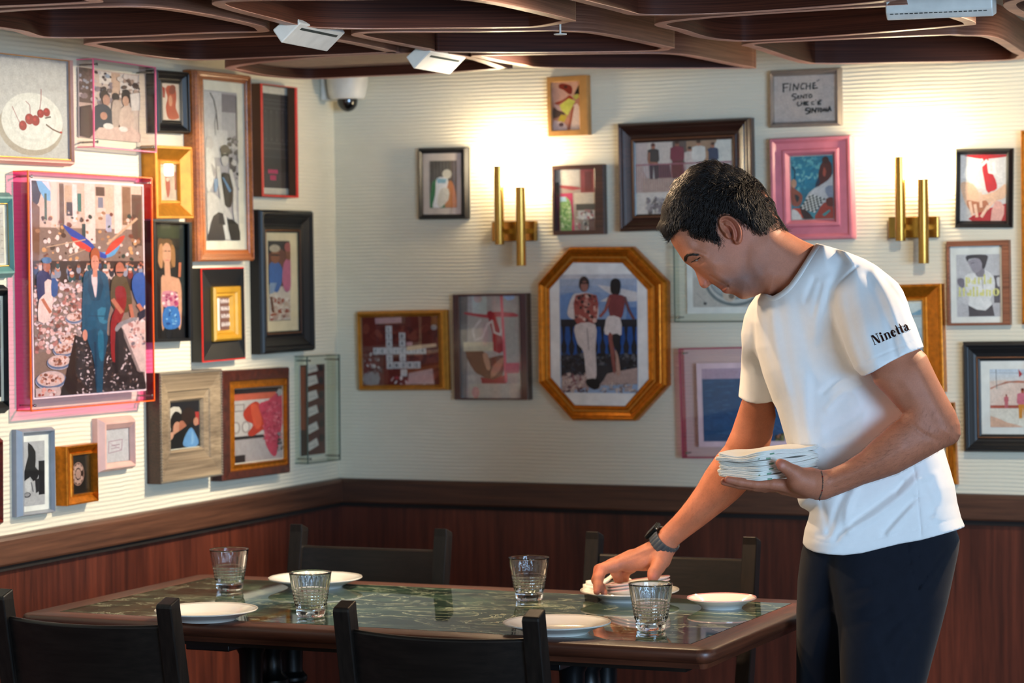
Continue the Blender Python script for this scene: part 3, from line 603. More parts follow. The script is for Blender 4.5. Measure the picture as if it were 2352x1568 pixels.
def a_market(c):
    c.base('#8c7f6c'); c.use(1); rnd = random.Random(5)
    c.R('#d9cdb0', 220, 990, 950, 1290); c.P('#1d2a3a', [(220, 990), (300, 990), (265, 1130), (225, 1180)]); c.P('#6fc0e4', [(250, 992), (300, 992), (360, 1100), (300, 1110)], 2); c.P('#e9f2f4', [(285, 992), (330, 992), (345, 1060)]); c.P('#7a5a38', [(220, 1120), (270, 1160), (262, 1560), (220, 1560)]); c.R('#3f6a58', 300, 1070, 315, 1250)
    for x, y, w_, h_, col in ((340, 990, 40, 300, '#efe6cc'), (395, 1000, 30, 330, '#6b5a3c'), (430, 1010, 45, 180, '#cbb98c'), (480, 1000, 30, 250, '#f4efdf'), (512, 1060, 26, 120, '#1e7a64'), (560, 990, 70, 400, '#f0ead6'), (635, 1010, 60, 60, '#5d5140'), (650, 1080, 34, 100, '#7c8f9c'), (700, 1000, 50, 250, '#ddd0ae'), (760, 990, 50, 330, '#f2ecd8'), (815, 1000, 60, 260, '#8a7350'), (880, 1050, 70, 350, '#5a4a34'), (540, 1260, 24, 120, '#2c4f4a'), (700, 1190, 40, 120, '#aebecb'), (440, 1120, 40, 90, '#3a332a'), (640, 1150, 60, 30, '#ece4cc')): c.R(col, x, y, x+w_, y+h_)
    c.scatter(120, (230, 1180, 940, 1540), ['#e8dcc0', '#4a3a28', '#a8845a', '#d8b070', '#2f4a3c', '#f6f0e0', '#7a4a30'], 13, 8)
    for x, y in ((325, 1375), (380, 1355), (380, 1435), (440, 1400), (463, 1440), (486, 1400), (500, 1440), (510, 1410)): c.E('#fdf6e2', x, y, 11, 18)
    c.P('#1d4fb0', [(425, 1270), (560, 1350), (620, 1410), (590, 1420), (500, 1370), (440, 1310)], 3); c.P('#d8442e', [(470, 1345), (600, 1420), (590, 1450), (500, 1400)], 3); c.P('#5ab4e0', [(660, 1450), (720, 1440), (800, 1380), (760, 1460), (690, 1485)], 3); c.P('#d24a2c', [(690, 1470), (740, 1380), (830, 1330), (790, 1400)], 3); c.P('#1e50b4', [(600, 1420), (650, 1440), (700, 1465), (690, 1490), (620, 1460)], 3)
    c.L('#cdb98e', [(710, 1390), (915, 1215)], 16); c.L('#cdb98e', [(310, 1418), (560, 1365)], 7); c.L('#d8c8a0', [(300, 1240), (390, 1300)], 5); c.L('#cdb98e', [(450, 1475), (560, 1430)], 5)
    c.use(3)
    c.R('#3a332b', 175, 90, 765, 250)
    for i in range(60):
        x = rnd.uniform(190, 760); y = rnd.uniform(95, 165); s_ = 8+(y-95)*.12; c.E(rnd.choice(['#20242a', '#5c4636', '#8fa3ae', '#c9b79c', '#2a4c74', '#7a2c24', '#e4dcc8', '#1f5a5a']), x, y+20, s_*1.1, s_*1.8); c.E(rnd.choice(['#c88a66', '#b87a58', '#d9a07c']), x, y, s_*.7, s_*.9); c.E(rnd.choice(['#2a2018', '#efe8d8', '#38302a', '#6a5a48']), x, y-s_*.6, s_*.7, s_*.5)
    c.P('#8d8576', [(175, 240), (420, 190), (430, 420), (380, 560), (175, 560)])
    c.scatter(420, (178, 190, 425, 560), ['#efe4d8', '#d7b4a4', '#e9cfc0', '#c08a7c', '#f8f2ea', '#a09a92', '#8a5a4e', '#dcdad6', '#5f5d5c'], 11, 11, .8)
    for cx_, cy_, rx in ((380, 385, 46), (350, 500, 52), (325, 548, 58), (298, 610, 62), (255, 700, 78)):
        c.E('#b9c6d0', cx_, cy_+8, rx, rx*.62, 24); c.E('#5e7f9c', cx_, cy_+6, rx*.98, rx*.58, 24); c.E('#d9cfc0', cx_, cy_, rx*.9, rx*.5, 24); c.scatter(46, (cx_-rx*.65, cy_-rx*.32, cx_+rx*.65, cy_+rx*.32), ['#c89c80', '#e8cdb6', '#a8745a', '#f3e4d4', '#7d5440'], 7, int(cx_))
    c.P('#cfc8bc', [(178, 745), (300, 745), (310, 810), (178, 815)]); c.scatter(20, (190, 750, 290, 790), ['#a04c3c', '#e6b8a4', '#f0e8de'], 8, 4)
    c.P('#211f1e', [(380, 480), (440, 500), (440, 800), (300, 810), (330, 700)]); c.P('#2b2927', [(430, 460), (700, 520), (765, 760), (765, 800), (380, 805)])
    c.scatter(320, (385, 500, 720, 800), ['#55534f', '#8f8d88', '#c6c4be', '#17191a', '#343330', '#dddbd6', '#5c4a3c'], 8, 12, .45)
    # stall right
    c.P('#d9d0c2', [(620, 440), (765, 380), (765, 700), (720, 690)]); c.P('#8f8a82', [(620, 440), (640, 460), (735, 700), (715, 690)]); c.scatter(60, (670, 400, 765, 560), ['#e8c9b8', '#f4ece2', '#b89084', '#7c7c80'], 11, 14, .7)
    # men left
    c.P('#1c2f66', [(190, 160), (230, 140), (262, 180), (255, 260), (205, 300), (192, 260)], 2); c.P('#efe7d6', [(228, 200), (262, 190), (268, 300), (250, 400), (195, 400), (200, 290), (230, 260)], 2); c.L('#c07c58', [(218, 290), (240, 330), (255, 355)], 16); c.E('#b0714f', 240, 120, 19, 27); c.E('#3c7aa4', 241, 88, 25, 17); c.P('#2a62a0', [(265, 180), (295, 200), (290, 270), (262, 270)], 2)
    # central man in teal suit
    c.P('#115c78', [(430, 165), (470, 140), (520, 145), (556, 180), (560, 330), (552, 440), (548, 470), (520, 480), (450, 480), (420, 460), (425, 320)], 3)
    c.P('#0e4f68', [(440, 460), (548, 460), (545, 560), (528, 640), (520, 790), (490, 790), (480, 640), (462, 560)], 2); c.P('#1b7590', [(500, 470), (530, 470), (528, 620), (505, 600)], 2); c.P('#083a52', [(478, 520), (492, 520), (492, 780), (484, 700)])
    c.P('#e6e2da', [(470, 165), (500, 165), (498, 240), (490, 285), (478, 240)], 2); c.P('#2f86a0', [(500, 350), (545, 340), (552, 420), (510, 415)], 2); c.P('#0b4860', [(455, 150), (478, 230), (490, 300), (470, 300), (440, 220)]); c.P('#0b4860', [(515, 150), (505, 230), (492, 300), (512, 300), (535, 220)]); c.L('#0a4258', [(450, 380), (545, 385)], 4)
    c.L('#0f5670', [(440, 180), (432, 330), (430, 450)], 26); c.L('#0f5670', [(548, 180), (560, 330), (545, 400)], 22); c.E('#d9a184', 432, 482, 13, 30)
    c.P('#d59c7c', [(478, 130), (500, 130), (502, 175), (476, 175)]); c.E('#d9a082', 490, 100, 21, 44); c.P('#b05f2c', [(468, 80), (470, 40), (492, 20), (516, 45), (512, 85), (500, 62), (480, 62)], 3)
    c.L('#7a4632', [(480, 92), (488, 92)], 4); c.L('#7a4632', [(496, 92), (504, 92)], 4)
    # fishmonger
    c.P('#57502f', [(580, 190), (620, 165), (665, 195), (690, 330), (640, 370), (575, 320)], 3); c.P('#8e2424', [(598, 235), (650, 235), (655, 330), (610, 470), (600, 620), (572, 610), (570, 420), (600, 330)], 3); c.P('#23211f', [(605, 420), (640, 480), (630, 640), (598, 700), (590, 560)], 2)
    c.L('#bb7d5e', [(585, 300), (630, 365)], 22); c.L('#bb7d5e', [(680, 330), (692, 400)], 20); c.P('#8f9a98', [(592, 455), (620, 420), (700, 395), (716, 410), (640, 435), (605, 470)], 2); c.E('#b77a5c', 624, 135, 24, 40); c.L('#2a201a', [(608, 152), (642, 152)], 9)
    c.P('#2d62ac', [(700, 170), (745, 150), (765, 180), (765, 330), (725, 330), (690, 240)], 2); c.L('#bd805f', [(725, 330), (745, 360)], 22); c.P('#272c3c', [(725, 370), (762, 350), (762, 395), (725, 420)])
def a_woman(c):
    c.base('#17151a'); c.use(2); c.R('#2d3826', 110, 1250, 330, 1340); c.R('#222b2e', 290, 1240, 340, 1900)
    c.use(4); c.P('#6b4a30', [(118, -20), (150, -30), (205, -20), (215, 90), (205, 150), (130, 130)], 3); c.E('#dca082', 172, 60, 30, 66); c.P('#c98e66', [(128, 10), (148, 15), (142, 150), (118, 110)], 3); c.P('#a97548', [(200, 10), (222, 30), (222, 140), (200, 120)], 3)
    c.P('#dea286', [(158, 120), (190, 120), (195, 200), (245, 215), (262, 300), (258, 500), (240, 520), (235, 300), (150, 330), (150, 520), (136, 500), (135, 210), (158, 200)], 2)
    c.P('#d98aa0', [(140, 305), (180, 290), (225, 300), (240, 330), (235, 390), (150, 390)], 3); c.scatter(22, (145, 305, 235, 385), ['#f0c4cc', '#c04878', '#f6dcdc', '#a83a68'], 9, 3)
    c.P('#3c78c4', [(152, 400), (232, 395), (250, 500), (200, 530), (145, 510)], 3); c.scatter(14, (155, 410, 235, 500), ['#8ec0ee', '#1d4a94', '#5a9ada'], 12, 5, .5); c.L('#c87050', [(250, 120), (246, 200)], 16); c.L('#d8867a', [(165, 100), (182, 101)], 6); c.L('#4a3020', [(155, 45), (166, 45)], 5); c.L('#4a3020', [(178, 45), (190, 45)], 5)
def a_scrib(c):
    c.base('#7c5850'); rnd = random.Random(3)
    for y, n in ((691, 6), (708, 5), (725, 6), (744, 5)):
        for i in range(n): x = 508+i*4.2; c.L('#e8dcd8', [(x+rnd.uniform(-1, 1), y-4), (x+1, y+4)], 2.2); c.L('#e8dcd8', [(x, y+rnd.uniform(-3, 3)), (x+4, y+rnd.uniform(-3, 3))], 1.4)
def a_two(c):
    c.base('#2c2a30'); c.use(4); c.P('#7a4438', [(800, 60), (880, 30), (935, 60), (938, 470), (810, 475)]); c.P('#e4d3c4', [(805, 250), (860, 270), (938, 250), (938, 472), (805, 475)]); c.scatter(50, (808, 320, 935, 470), ['#c9a898', '#b05a48', '#efe2d6', '#d8bca8'], 12, 4)
    c.P('#3d6fb8', [(805, 130), (850, 110), (885, 150), (880, 240), (850, 300), (806, 250)], 3); c.E('#9c5c40', 842, 78, 28, 44); c.E('#c9b9a4', 840, 28, 34, 24); c.L('#1e1a1c', [(820, 68), (866, 70)], 9)
    c.P('#c86a90', [(895, 120), (940, 90), (940, 260), (910, 300), (885, 240)], 3); c.E('#8c5038', 925, 60, 18, 44); c.E('#b05a5c', 922, 20, 22, 30); c.P('#93a8c8', [(806, 240), (850, 240), (830, 300), (806, 310)]); c.L('#70402c', [(815, 330), (825, 420)], 14)
def a_couple(c):
    c.base('#23222a'); c.use(4); c.P('#e8ddd0', [(180, 1020), (250, 1010), (260, 1060), (215, 1060), (195, 1150), (182, 1150)], 2); c.R('#c03a38', 340, 1050, 372, 1130); c.P('#1c181a', [(195, 1080), (225, 1035), (265, 1060), (275, 1110), (250, 1150), (200, 1150)], 3); c.E('#d89a80', 235, 1145, 26, 46); c.P('#bb745c', [(250, 1100), (290, 1110), (280, 1170), (250, 1170)], 3)
    c.P('#33211e', [(262, 1060), (300, 1015), (345, 1050), (345, 1100), (310, 1140), (275, 1100)], 3); c.P('#17181c', [(262, 1150), (310, 1120), (345, 1100), (330, 1150), (280, 1240), (180, 1270), (185, 1200)], 3); c.P('#6fa4dc', [(320, 1145), (345, 1180), (368, 1245), (330, 1270), (270, 1250), (285, 1190)], 3); c.P('#8fbcea', [(325, 1160), (340, 1220), (320, 1250)], 2); c.E('#cf9078', 352, 1110, 16, 26); c.P('#e0a68c', [(182, 1170), (215, 1160), (205, 1200), (182, 1210)], 2)
def a_boot(c):
    c.base('#cfc6c4'); c.use(4); c.R('#2c2428', 575, 890, 905, 925); c.R('#d3654c', 575, 925, 850, 965); c.R('#2a2226', 570, 1185, 780, 1205); c.R('#b7adb0', 570, 1205, 900, 1350); c.R('#2c2024', 570, 1300, 655, 1345)
    for x in (600, 660): c.E('#a89c9c', x, 1130, 26, 38); c.E('#dcd4d2', x, 1130, 17, 28)
    c.L('#8a7c7c', [(592, 990), (650, 990), (650, 1030), (592, 1030), (592, 990)], 5)
    c.P('#c23a26', [(645, 1040), (690, 990), (740, 985), (775, 1100), (770, 1150), (700, 1190), (670, 1170), (705, 1120), (660, 1090)], 3); c.P('#e0593c', [(690, 1000), (730, 1000), (760, 1110), (725, 1150), (700, 1080)], 3); c.P('#c8405c', [(740, 1000), (800, 975), (860, 930), (885, 920), (890, 1100), (875, 1200), (850, 1320), (820, 1320), (780, 1240), (770, 1110)], 3); c.scatter(140, (765, 990, 885, 1240), ['#b02f4c', '#d75c74', '#c04060', '#e07888'], 7, 6); c.E('#a9a8a8', 868, 930, 16, 24); c.scatter(16, (850, 1180, 900, 1300), ['#8a8486', '#4c4648'], 9, 8)
def a_film(c):
    c.base('#5e2a22'); c.use(4); c.R('#a04a28', 995, 760, 1030, 1150); c.R('#3c211c', 1000, 1150, 1040, 1310)
    for i, y in enumerate((770, 850, 945, 1040, 1145, 1250)): c.P('#e8e0d4', [(1042, y-32+i*4), (1100, y-34-i*2), (1112, y+18-i*3), (1050, y+34)]); c.L('#a8a49c', [(1055, y+4), (1095, y-2)], 4)
    for y in (770, 850, 940, 1030, 1120, 1210): c.E('#221818', 1130, y, 14, 24)
def a_bw(c):
    c.base('#c9c7cc'); c.use(3); c.P('#1b1a1e', [(150, 1048), (190, 1100), (188, 1180), (205, 1200), (200, 1240), (175, 1255), (160, 1230), (128, 1250), (128, 1200), (150, 1120)], 2); c.R('#1a191d', 205, 1150, 238, 1330); c.P('#2a282c', [(185, 1250), (210, 1240), (210, 1310), (190, 1320)]); c.E('#dedce0', 150, 1275, 18, 34); c.E('#55525a', 143, 1325, 20, 14); c.E('#aaa8ae', 143, 1323, 14, 9); c.L('#6a686e', [(165, 1260), (175, 1310)], 5)
def a_dial(c):
    c.base('#1d1712'); c.use(3); c.E('#b98a7c', 414, 1215, 32, 62, 30); c.E('#3a2420', 414, 1215, 29, 57, 30)
    for i in range(10): a = .6+i*PI/5.6; c.E('#cfa596', 414+22*math.cos(a), 1215+43*math.sin(a), 7, 12, 10)
    c.E('#c49a8c', 414, 1215, 14, 26, 20); c.R('#332b26', 450, 1120, 470, 1300)
def a_label(c): c.base('#dcd6dc'); c.use(3); c.P('#b48aa0', [(575, 1040), (650, 1035), (645, 1095), (572, 1105)]); c.P('#e4dce2', [(578, 1044), (646, 1039), (641, 1091), (576, 1101)]); c.L('#b48aa0', [(575, 1045), (640, 1090)], 2); c.L('#a87890', [(590, 1065), (632, 1062)], 4); c.L('#a87890', [(590, 1080), (632, 1077)], 3)
def a_pale(c): c.base('#d6ccc4'); c.use(0); rnd = random.Random(2); [c.L('#8c8078', [(x, y), (x+4, y+rnd.uniform(-3, 3))], 1) for x in range(-80, 8, 9) for y in range(490, 600, 16)]
def a_dark(c): c.base('#14161c')
def a_tan(c):
    c.base('#c48268'); c.use(11); c.P('#e0a688', [(260, 320), (800, 290), (800, 380), (700, 560), (640, 660), (560, 600), (400, 460), (260, 460)], 3); c.P('#8c2c1c', [(390, 380), (480, 360), (640, 420), (650, 560), (590, 580), (480, 490), (400, 460)], 3); c.E('#4a2018', 525, 430, 40, 28); c.P('#d8a08c', [(260, 470), (400, 450), (560, 600), (480, 680), (330, 740), (260, 720)], 3); c.P('#a43a24', [(300, 740), (480, 680), (600, 600), (660, 690), (520, 700), (350, 780)], 3)
    c.P('#241c14', [(690, 580), (800, 380), (810, 600)]); c.P('#5a3c30', [(260, 830), (380, 900), (520, 960), (420, 1000), (260, 1050)], 2); c.P('#d8a89c', [(270, 760), (390, 800), (440, 900), (340, 880)], 2)
    c.P('#d6cc5a', [(400, 790), (580, 660), (710, 720), (640, 850), (550, 1010), (420, 880)]); c.P('#c8bc54', [(660, 620), (760, 580), (800, 640), (720, 700)]); c.P('#c4a430', [(420, 980), (545, 1010), (480, 1130), (350, 1100)]); c.P('#e8c4b0', [(680, 800), (800, 860), (800, 1290), (560, 1290)], 2); c.P('#a85438', [(640, 860), (690, 820), (600, 1290), (540, 1290)]); c.P('#d8b4b0', [(270, 1100), (350, 1110), (480, 1150), (530, 1290), (270, 1290)], 2); c.E('#5a3434', 420, 1180, 50, 40)
def a_granny(c):
    c.base('#57504c'); c.use(6); [c.R('#6a625c', x, 720, x+8, 860) for x in range(215, 400, 24)]; c.E('#d4ccc0', 335, 815, 34, 34); c.P('#3f7a4e', [(240, 860), (320, 860), (330, 1055), (215, 1055), (220, 930)], 3); c.P('#e9e6ec', [(262, 845), (340, 850), (330, 940), (300, 1050), (232, 1055), (250, 960)], 3); c.P('#c47c4c', [(345, 870), (385, 900), (405, 1055), (320, 1055)], 3); c.P('#dcd4cc', [(290, 920), (345, 920), (345, 1000), (280, 1055), (265, 1000)], 2); c.P('#8ab4cc', [(262, 845), (335, 850), (325, 880), (265, 880)])
def a_shop(c):
    c.base('#a8938a'); c.use(6); c.R('#c4bab4', 1140, 780, 1290, 900); c.R('#8c3c40', 1300, 780, 1405, 960); c.R('#6a2a2c', 1330, 800, 1380, 940); c.P('#a04048', [(1145, 890), (1240, 900), (1320, 920), (1240, 930), (1150, 910)]); c.R('#c9b8a8', 1250, 950, 1405, 1030); c.R('#3a3230', 1265, 1030, 1405, 1075)
    c.P('#b8265a', [(1150, 950), (1240, 950), (1250, 1220), (1225, 1220), (1225, 1010), (1195, 975), (1150, 975)]); c.P('#7fa860', [(1150, 1000), (1185, 980), (1225, 1030), (1230, 1220), (1150, 1220)], 2); c.P('#a8c8dc', [(1150, 975), (1185, 975), (1200, 1010), (1150, 1010)]); c.scatter(60, (1155, 1020, 1225, 1210), ['#5c8c44', '#a4c07c', '#c8d8a8'], 10, 4); c.R('#1c1a1e', 1118, 870, 1146, 1220); c.R('#cfc6c8', 1280, 1080, 1400, 1140); c.scatter(50, (1260, 1080, 1400, 1210), ['#8c8078', '#d8d0c8', '#5c4c48', '#a8686c'], 11, 6); c.R('#5a2c30', 1355, 1140, 1405, 1220)
def a_balcony(c):
    c.base('#d9c3b8'); c.use(8); c.R('#e6d2c8', 270, 640, 470, 800); c.R('#b0886c', 460, 640, 880, 800); c.R('#6a5450', 460, 640, 560, 800); c.P('#ece4da', [(780, 640), (880, 630), (880, 900), (700, 800)]); c.R('#d8c0bc', 190, 640, 275, 800)
    c.R('#ead8ce', 190, 1000, 885, 1155)
    for x in range(195, 880, 17): c.L('#b86070', [(x, 800), (x, 1000)], 4)
    c.P('#dcd0cc', [(240, 810), (330, 810), (325, 920), (280, 910)], 2); c.P('#4a2c40', [(335, 800), (440, 800), (450, 920), (330, 920)]); c.P('#a05444', [(270, 920), (470, 900), (540, 1000), (250, 1000)]); c.P('#7a2c34', [(450, 800), (540, 800), (560, 1000), (460, 1000)]); c.P('#b87c60', [(560, 1000), (690, 1000), (700, 820), (560, 830)])
    c.R('#c9b0a0', 240, 900, 700, 1000); [c.L('#b86070', [(x_, 800), (x_, 1000)], 4) for x_ in range(195, 880, 17)]; c.person(322, 905, 262, '#3c3034', '#4a2c40', '#b87058', '#6a3028', .30); c.L('#b87058', [(292, 715), (288, 785), (350, 792)], 13); c.person(495, 905, 275, '#8a2a44', '#7a2c34', '#a8644c', '#4a2420', .34); c.person(585, 900, 222, '#e0ccc4', '#d8c0b8', '#c07c64', '#3a2420', .34); c.person(650, 905, 272, '#ece2da', '#dcd0cc', '#c48468', '#5a3a28', .34); c.person(752, 900, 246, '#3c4464', '#d8ccc4', '#c0785c', '#5c3426', .30); c.R('#c09070', 700, 720, 720, 800); c.L('#b06474', [(190, 800), (880, 800)], 9); c.scatter(36, (270, 1050, 400, 1150), ['#8c7a80', '#4a4048', '#b8a8a8'], 13, 9, 1.6); c.L('#584c50', [(330, 1150), (330, 1060), (300, 1090)], 6)
def a_finche(c):
    c.base('#cbbcb6'); c.use(12); k = '#17262c'
    def w_(pts, t=22): c.L(k, pts, t)
    w_([(520, 440), (520, 600)], 30); w_([(510, 440), (625, 440)], 24); w_([(530, 520), (610, 510)], 20); w_([(665, 440), (650, 585)]); w_([(715, 580), (730, 450), (800, 570), (830, 450)], 24)
    w_([(955, 450), (900, 450), (870, 510), (880, 560), (940, 550)]); w_([(985, 450), (978, 570)]); w_([(980, 510), (1060, 500)], 18); w_([(1062, 450), (1055, 570)]); w_([(1160, 445), (1120, 450), (1115, 560), (1205, 545)], 24); w_([(1118, 500), (1170, 495)], 18); w_([(1190, 415), (1245, 385)], 14)
    w_([(780, 655), (720, 650), (690, 690), (760, 715), (770, 750), (715, 775)], 20); w_([(800, 720), (840, 700), (810, 690), (800, 740), (850, 745)], 18); w_([(870, 745), (875, 680), (930, 745), (935, 680)], 18); w_([(950, 675), (1010, 672)], 16); w_([(980, 675), (978, 745)], 18); w_([(1065, 670), (1030, 700), (1050, 745), (1095, 720), (1085, 675), (1050, 670)], 18)
    w_([(815, 815), (795, 860), (820, 895), (870, 880)], 20); w_([(885, 810), (880, 880)], 18); w_([(880, 850), (930, 845)], 18); w_([(935, 810), (935, 885)], 24); w_([(1020, 815), (965, 820), (965, 880), (1020, 880)], 26); w_([(970, 850), (1010, 848)], 18); w_([(1130, 815), (1085, 835), (1095, 875), (1140, 875)], 18); w_([(1155, 800), (1175, 785)], 14); w_([(1265, 815), (1215, 825), (1215, 880), (1270, 875)], 24); w_([(1220, 850), (1255, 848)], 18); w_([(1240, 790), (1290, 800)], 16)
    w_([(1040, 945), (975, 950), (965, 990), (1035, 1005), (1030, 1050), (975, 1060)], 24); w_([(1065, 950), (1060, 1040)], 20); w_([(1095, 1040), (1105, 950), (1165, 1040), (1175, 950)], 24); w_([(1190, 960), (1250, 955)], 18); w_([(1220, 960), (1218, 1035)], 20); w_([(1275, 955), (1250, 1000), (1275, 1035), (1310, 1000), (1275, 955)], 20); w_([(1330, 1030), (1335, 960), (1375, 1030), (1380, 960)], 18); w_([(1405, 985), (1402, 1030)], 16); w_([(1420, 1030), (1445, 930), (1475, 1020)], 20); w_([(1430, 990), (1465, 985)], 16)
def a_chess(c):
    c.base('#2d7f9a'); c.use(8); c.grad(['#2f8098', '#1f86a8', '#2a6f88', '#4f9aa8'], 1310, 750, 1610, 1205, 12); c.scatter(110, (1315, 755, 1600, 1000), ['#4fa0b4', '#1c7494', '#6ab4bc', '#2c8cae', '#8cc8cc'], 18, 4, .5)
    c.L('#2a3a48', [(1320, 820), (1340, 850), (1335, 930)], 7); c.P('#c9c5c8', [(1440, 1010), (1600, 895), (1612, 900), (1612, 1060), (1530, 1110), (1420, 1080)], 2); c.P('#8a90a4', [(1555, 980), (1610, 965), (1612, 1060), (1570, 1040)], 2)
    c.P('#5c1c18', [(1500, 960), (1520, 830), (1560, 780), (1600, 800), (1600, 900), (1520, 960)], 3); c.E('#4a1814', 1562, 780, 24, 26); c.P('#b8503c', [(1550, 830), (1565, 860), (1555, 900), (1540, 880)], 2); c.P('#28304c', [(1485, 960), (1510, 890), (1520, 940), (1490, 980)])
    c.P('#9c5240', [(1312, 960), (1340, 980), (1390, 1030), (1370, 1100), (1312, 1090)], 3); c.E('#c99a7c', 1330, 940, 20, 32); c.P('#2c2c34', [(1335, 1020), (1370, 1040), (1350, 1080)], 2); c.P('#c8452c', [(1320, 1120), (1400, 1130), (1440, 1180), (1400, 1200), (1330, 1150)], 2); c.P('#ddd8d4', [(1312, 1130), (1350, 1140), (1385, 1200), (1312, 1203)], 2); c.P('#3c1c20', [(1370, 1110), (1400, 1120), (1470, 1200), (1400, 1203)], 2)
    o = (1450, 1020); u = (13.4, 4.6); v = (-10, 12.5)
    c.P('#e4e0da', [(o[0], o[1]), (o[0]+u[0]*8, o[1]+u[1]*8), (o[0]+u[0]*8+v[0]*8, o[1]+u[1]*8+v[1]*8), (o[0]+v[0]*8, o[1]+v[1]*8)])
    for i in range(8):
        for j in range(8):
            if (i+j) % 2: x = o[0]+u[0]*i+v[0]*j; y = o[1]+u[1]*i+v[1]*j; c.P('#1c2026', [(x, y), (x+u[0], y+u[1]), (x+u[0]+v[0], y+u[1]+v[1]), (x+v[0], y+v[1])])
    c.P('#a8382a', [(1540, 1090), (1605, 1080), (1612, 1203), (1480, 1203), (1500, 1150)], 2); c.P('#3c8c90', [(1530, 1170), (1585, 1135), (1590, 1150), (1545, 1185)]); c.P('#642420', [(1560, 1060), (1610, 1050), (1612, 1110), (1570, 1110)], 2)
def a_bowl(c):
    c.base('#d2ccc6'); c.use(15); c.R('#c4bcb4', 440, 840, 2091, 1430); c.E('#6e787c', 1300, 900, 620, 520, 48); c.E('#c9c7c4', 1300, 890, 560, 470, 48); c.E('#8b9296', 1270, 870, 500, 420, 48); c.E('#a8aeb0', 1250, 850, 450, 380, 48); c.E('#c8b4a4', 1180, 1180, 140, 150, 24); c.E('#7a6458', 1220, 1220, 60, 60, 16); c.E('#4c4648', 690, 1360, 34, 34, 12); c.L('#a8a09c', [(520, 1150), (700, 1340)], 14)
def a_cross(c):
    c.base('#6e2620'); c.use(5); c.scatter(90, (185, 640, 775, 1160), ['#7c3028', '#5a1c1a', '#8a4034', '#6a2420'], 40, 4, .5); c.P('#9a8f90', [(190, 1080), (300, 1070), (300, 1165), (190, 1165)], 2); c.scatter(26, (195, 900, 330, 1080), ['#a8989a', '#7c5c5c', '#c8bcbc'], 14, 6, .6); c.scatter(26, (400, 1110, 740, 1165), ['#c8a4a4', '#a83c44', '#e4d4d4'], 16, 8, .5); c.E('#a89ea0', 745, 725, 24, 22)
    c.P('#c4949a', [(285, 645), (495, 640), (495, 685), (288, 690)]); c.P('#c8a0a0', [(540, 1080), (725, 1045), (735, 1165), (530, 1165)])
    def tile(x, y, ch):
        c.R('#cfc9cc', x-25, y-28, x+25, y+27); c.R('#b0a8ac', x-25, y+22, x+25, y+27); c.text(ch, x-10, y+13, 26, '#2c2a34', .04)
    for i, ch in enumerate('ITALIA'): 
        if i != 3: tile(393, 735+i*57, ch)
    for i, ch in enumerate('BACIO'):
        if i != 2: tile(497, 790+i*57, ch)
    tile(503, 1078, ' ')
    for i, ch in enumerate('FELICITA'): tile(292+i*52, 905, ch)
    for i, ch in enumerate('AMORE'): tile(397+i*53, 1018, ch)
    c.P('#dcb898', [(530, 870), (760, 850), (765, 875), (530, 905)]); c.R('#c9949a', 530, 835, 575, 865)
def a_apron(c, tf=5):
    c.base('#a09490'); c.use(5); c.R('#bcb2b0', 945, 470, 1410, 1280); c.P('#8c8484', [(945, 470), (1010, 470), (990, 1280), (945, 1280)]); c.R('#c9d0cc', 1045, 475, 1160, 620); c.R('#b8b4b0', 1290, 480, 1405, 1000); c.E('#d4b4ac', 1090, 495, 34, 30); c.P('#c44a54', [(990, 600), (1150, 620), (1220, 600), (1370, 610), (1400, 640), (1240, 640), (1180, 650), (1000, 620)], 2); c.P('#a81c2c', [(1160, 605), (1215, 605), (1240, 680), (1290, 900), (1205, 905), (1200, 760)], 2)
    c.L('#dcd4d4', [(1110, 660), (1045, 740), (1060, 820), (1120, 800), (1160, 700), (1200, 670)], 17); c.L('#d8d0d0', [(1200, 680), (1215, 760), (1260, 780), (1270, 740)], 16)
    c.P('#7c4c38', [(985, 910), (1120, 905), (1160, 960), (1250, 940), (1290, 960), (1270, 1100), (1180, 1140), (1110, 1100), (1050, 1060)], 3); c.P('#c9947c', [(1120, 930), (1160, 930), (1180, 1040), (1150, 1050)], 2); c.P('#c08468', [(1200, 1020), (1290, 950), (1250, 1060), (1180, 1120)], 2); c.P('#a82c34', [(1100, 1110), (1200, 1130), (1300, 1090), (1300, 1160), (1110, 1160)]); c.P('#d8cdb4', [(970, 835), (1205, 835), (1205, 905), (970, 908)]); c.P('#e87080', [(1265, 470), (1285, 470), (1310, 1150), (1290, 1150)]); c.R('#c86478', 1295, 1000, 1405, 1080); c.R('#c8beb4', 1010, 1160, 1405, 1280); c.P('#a8c8f0', [(1290, 475), (1370, 470), (1375, 500), (1320, 512)], 2); c.E('#d8a09c', 1060, 1230, 30, 46)
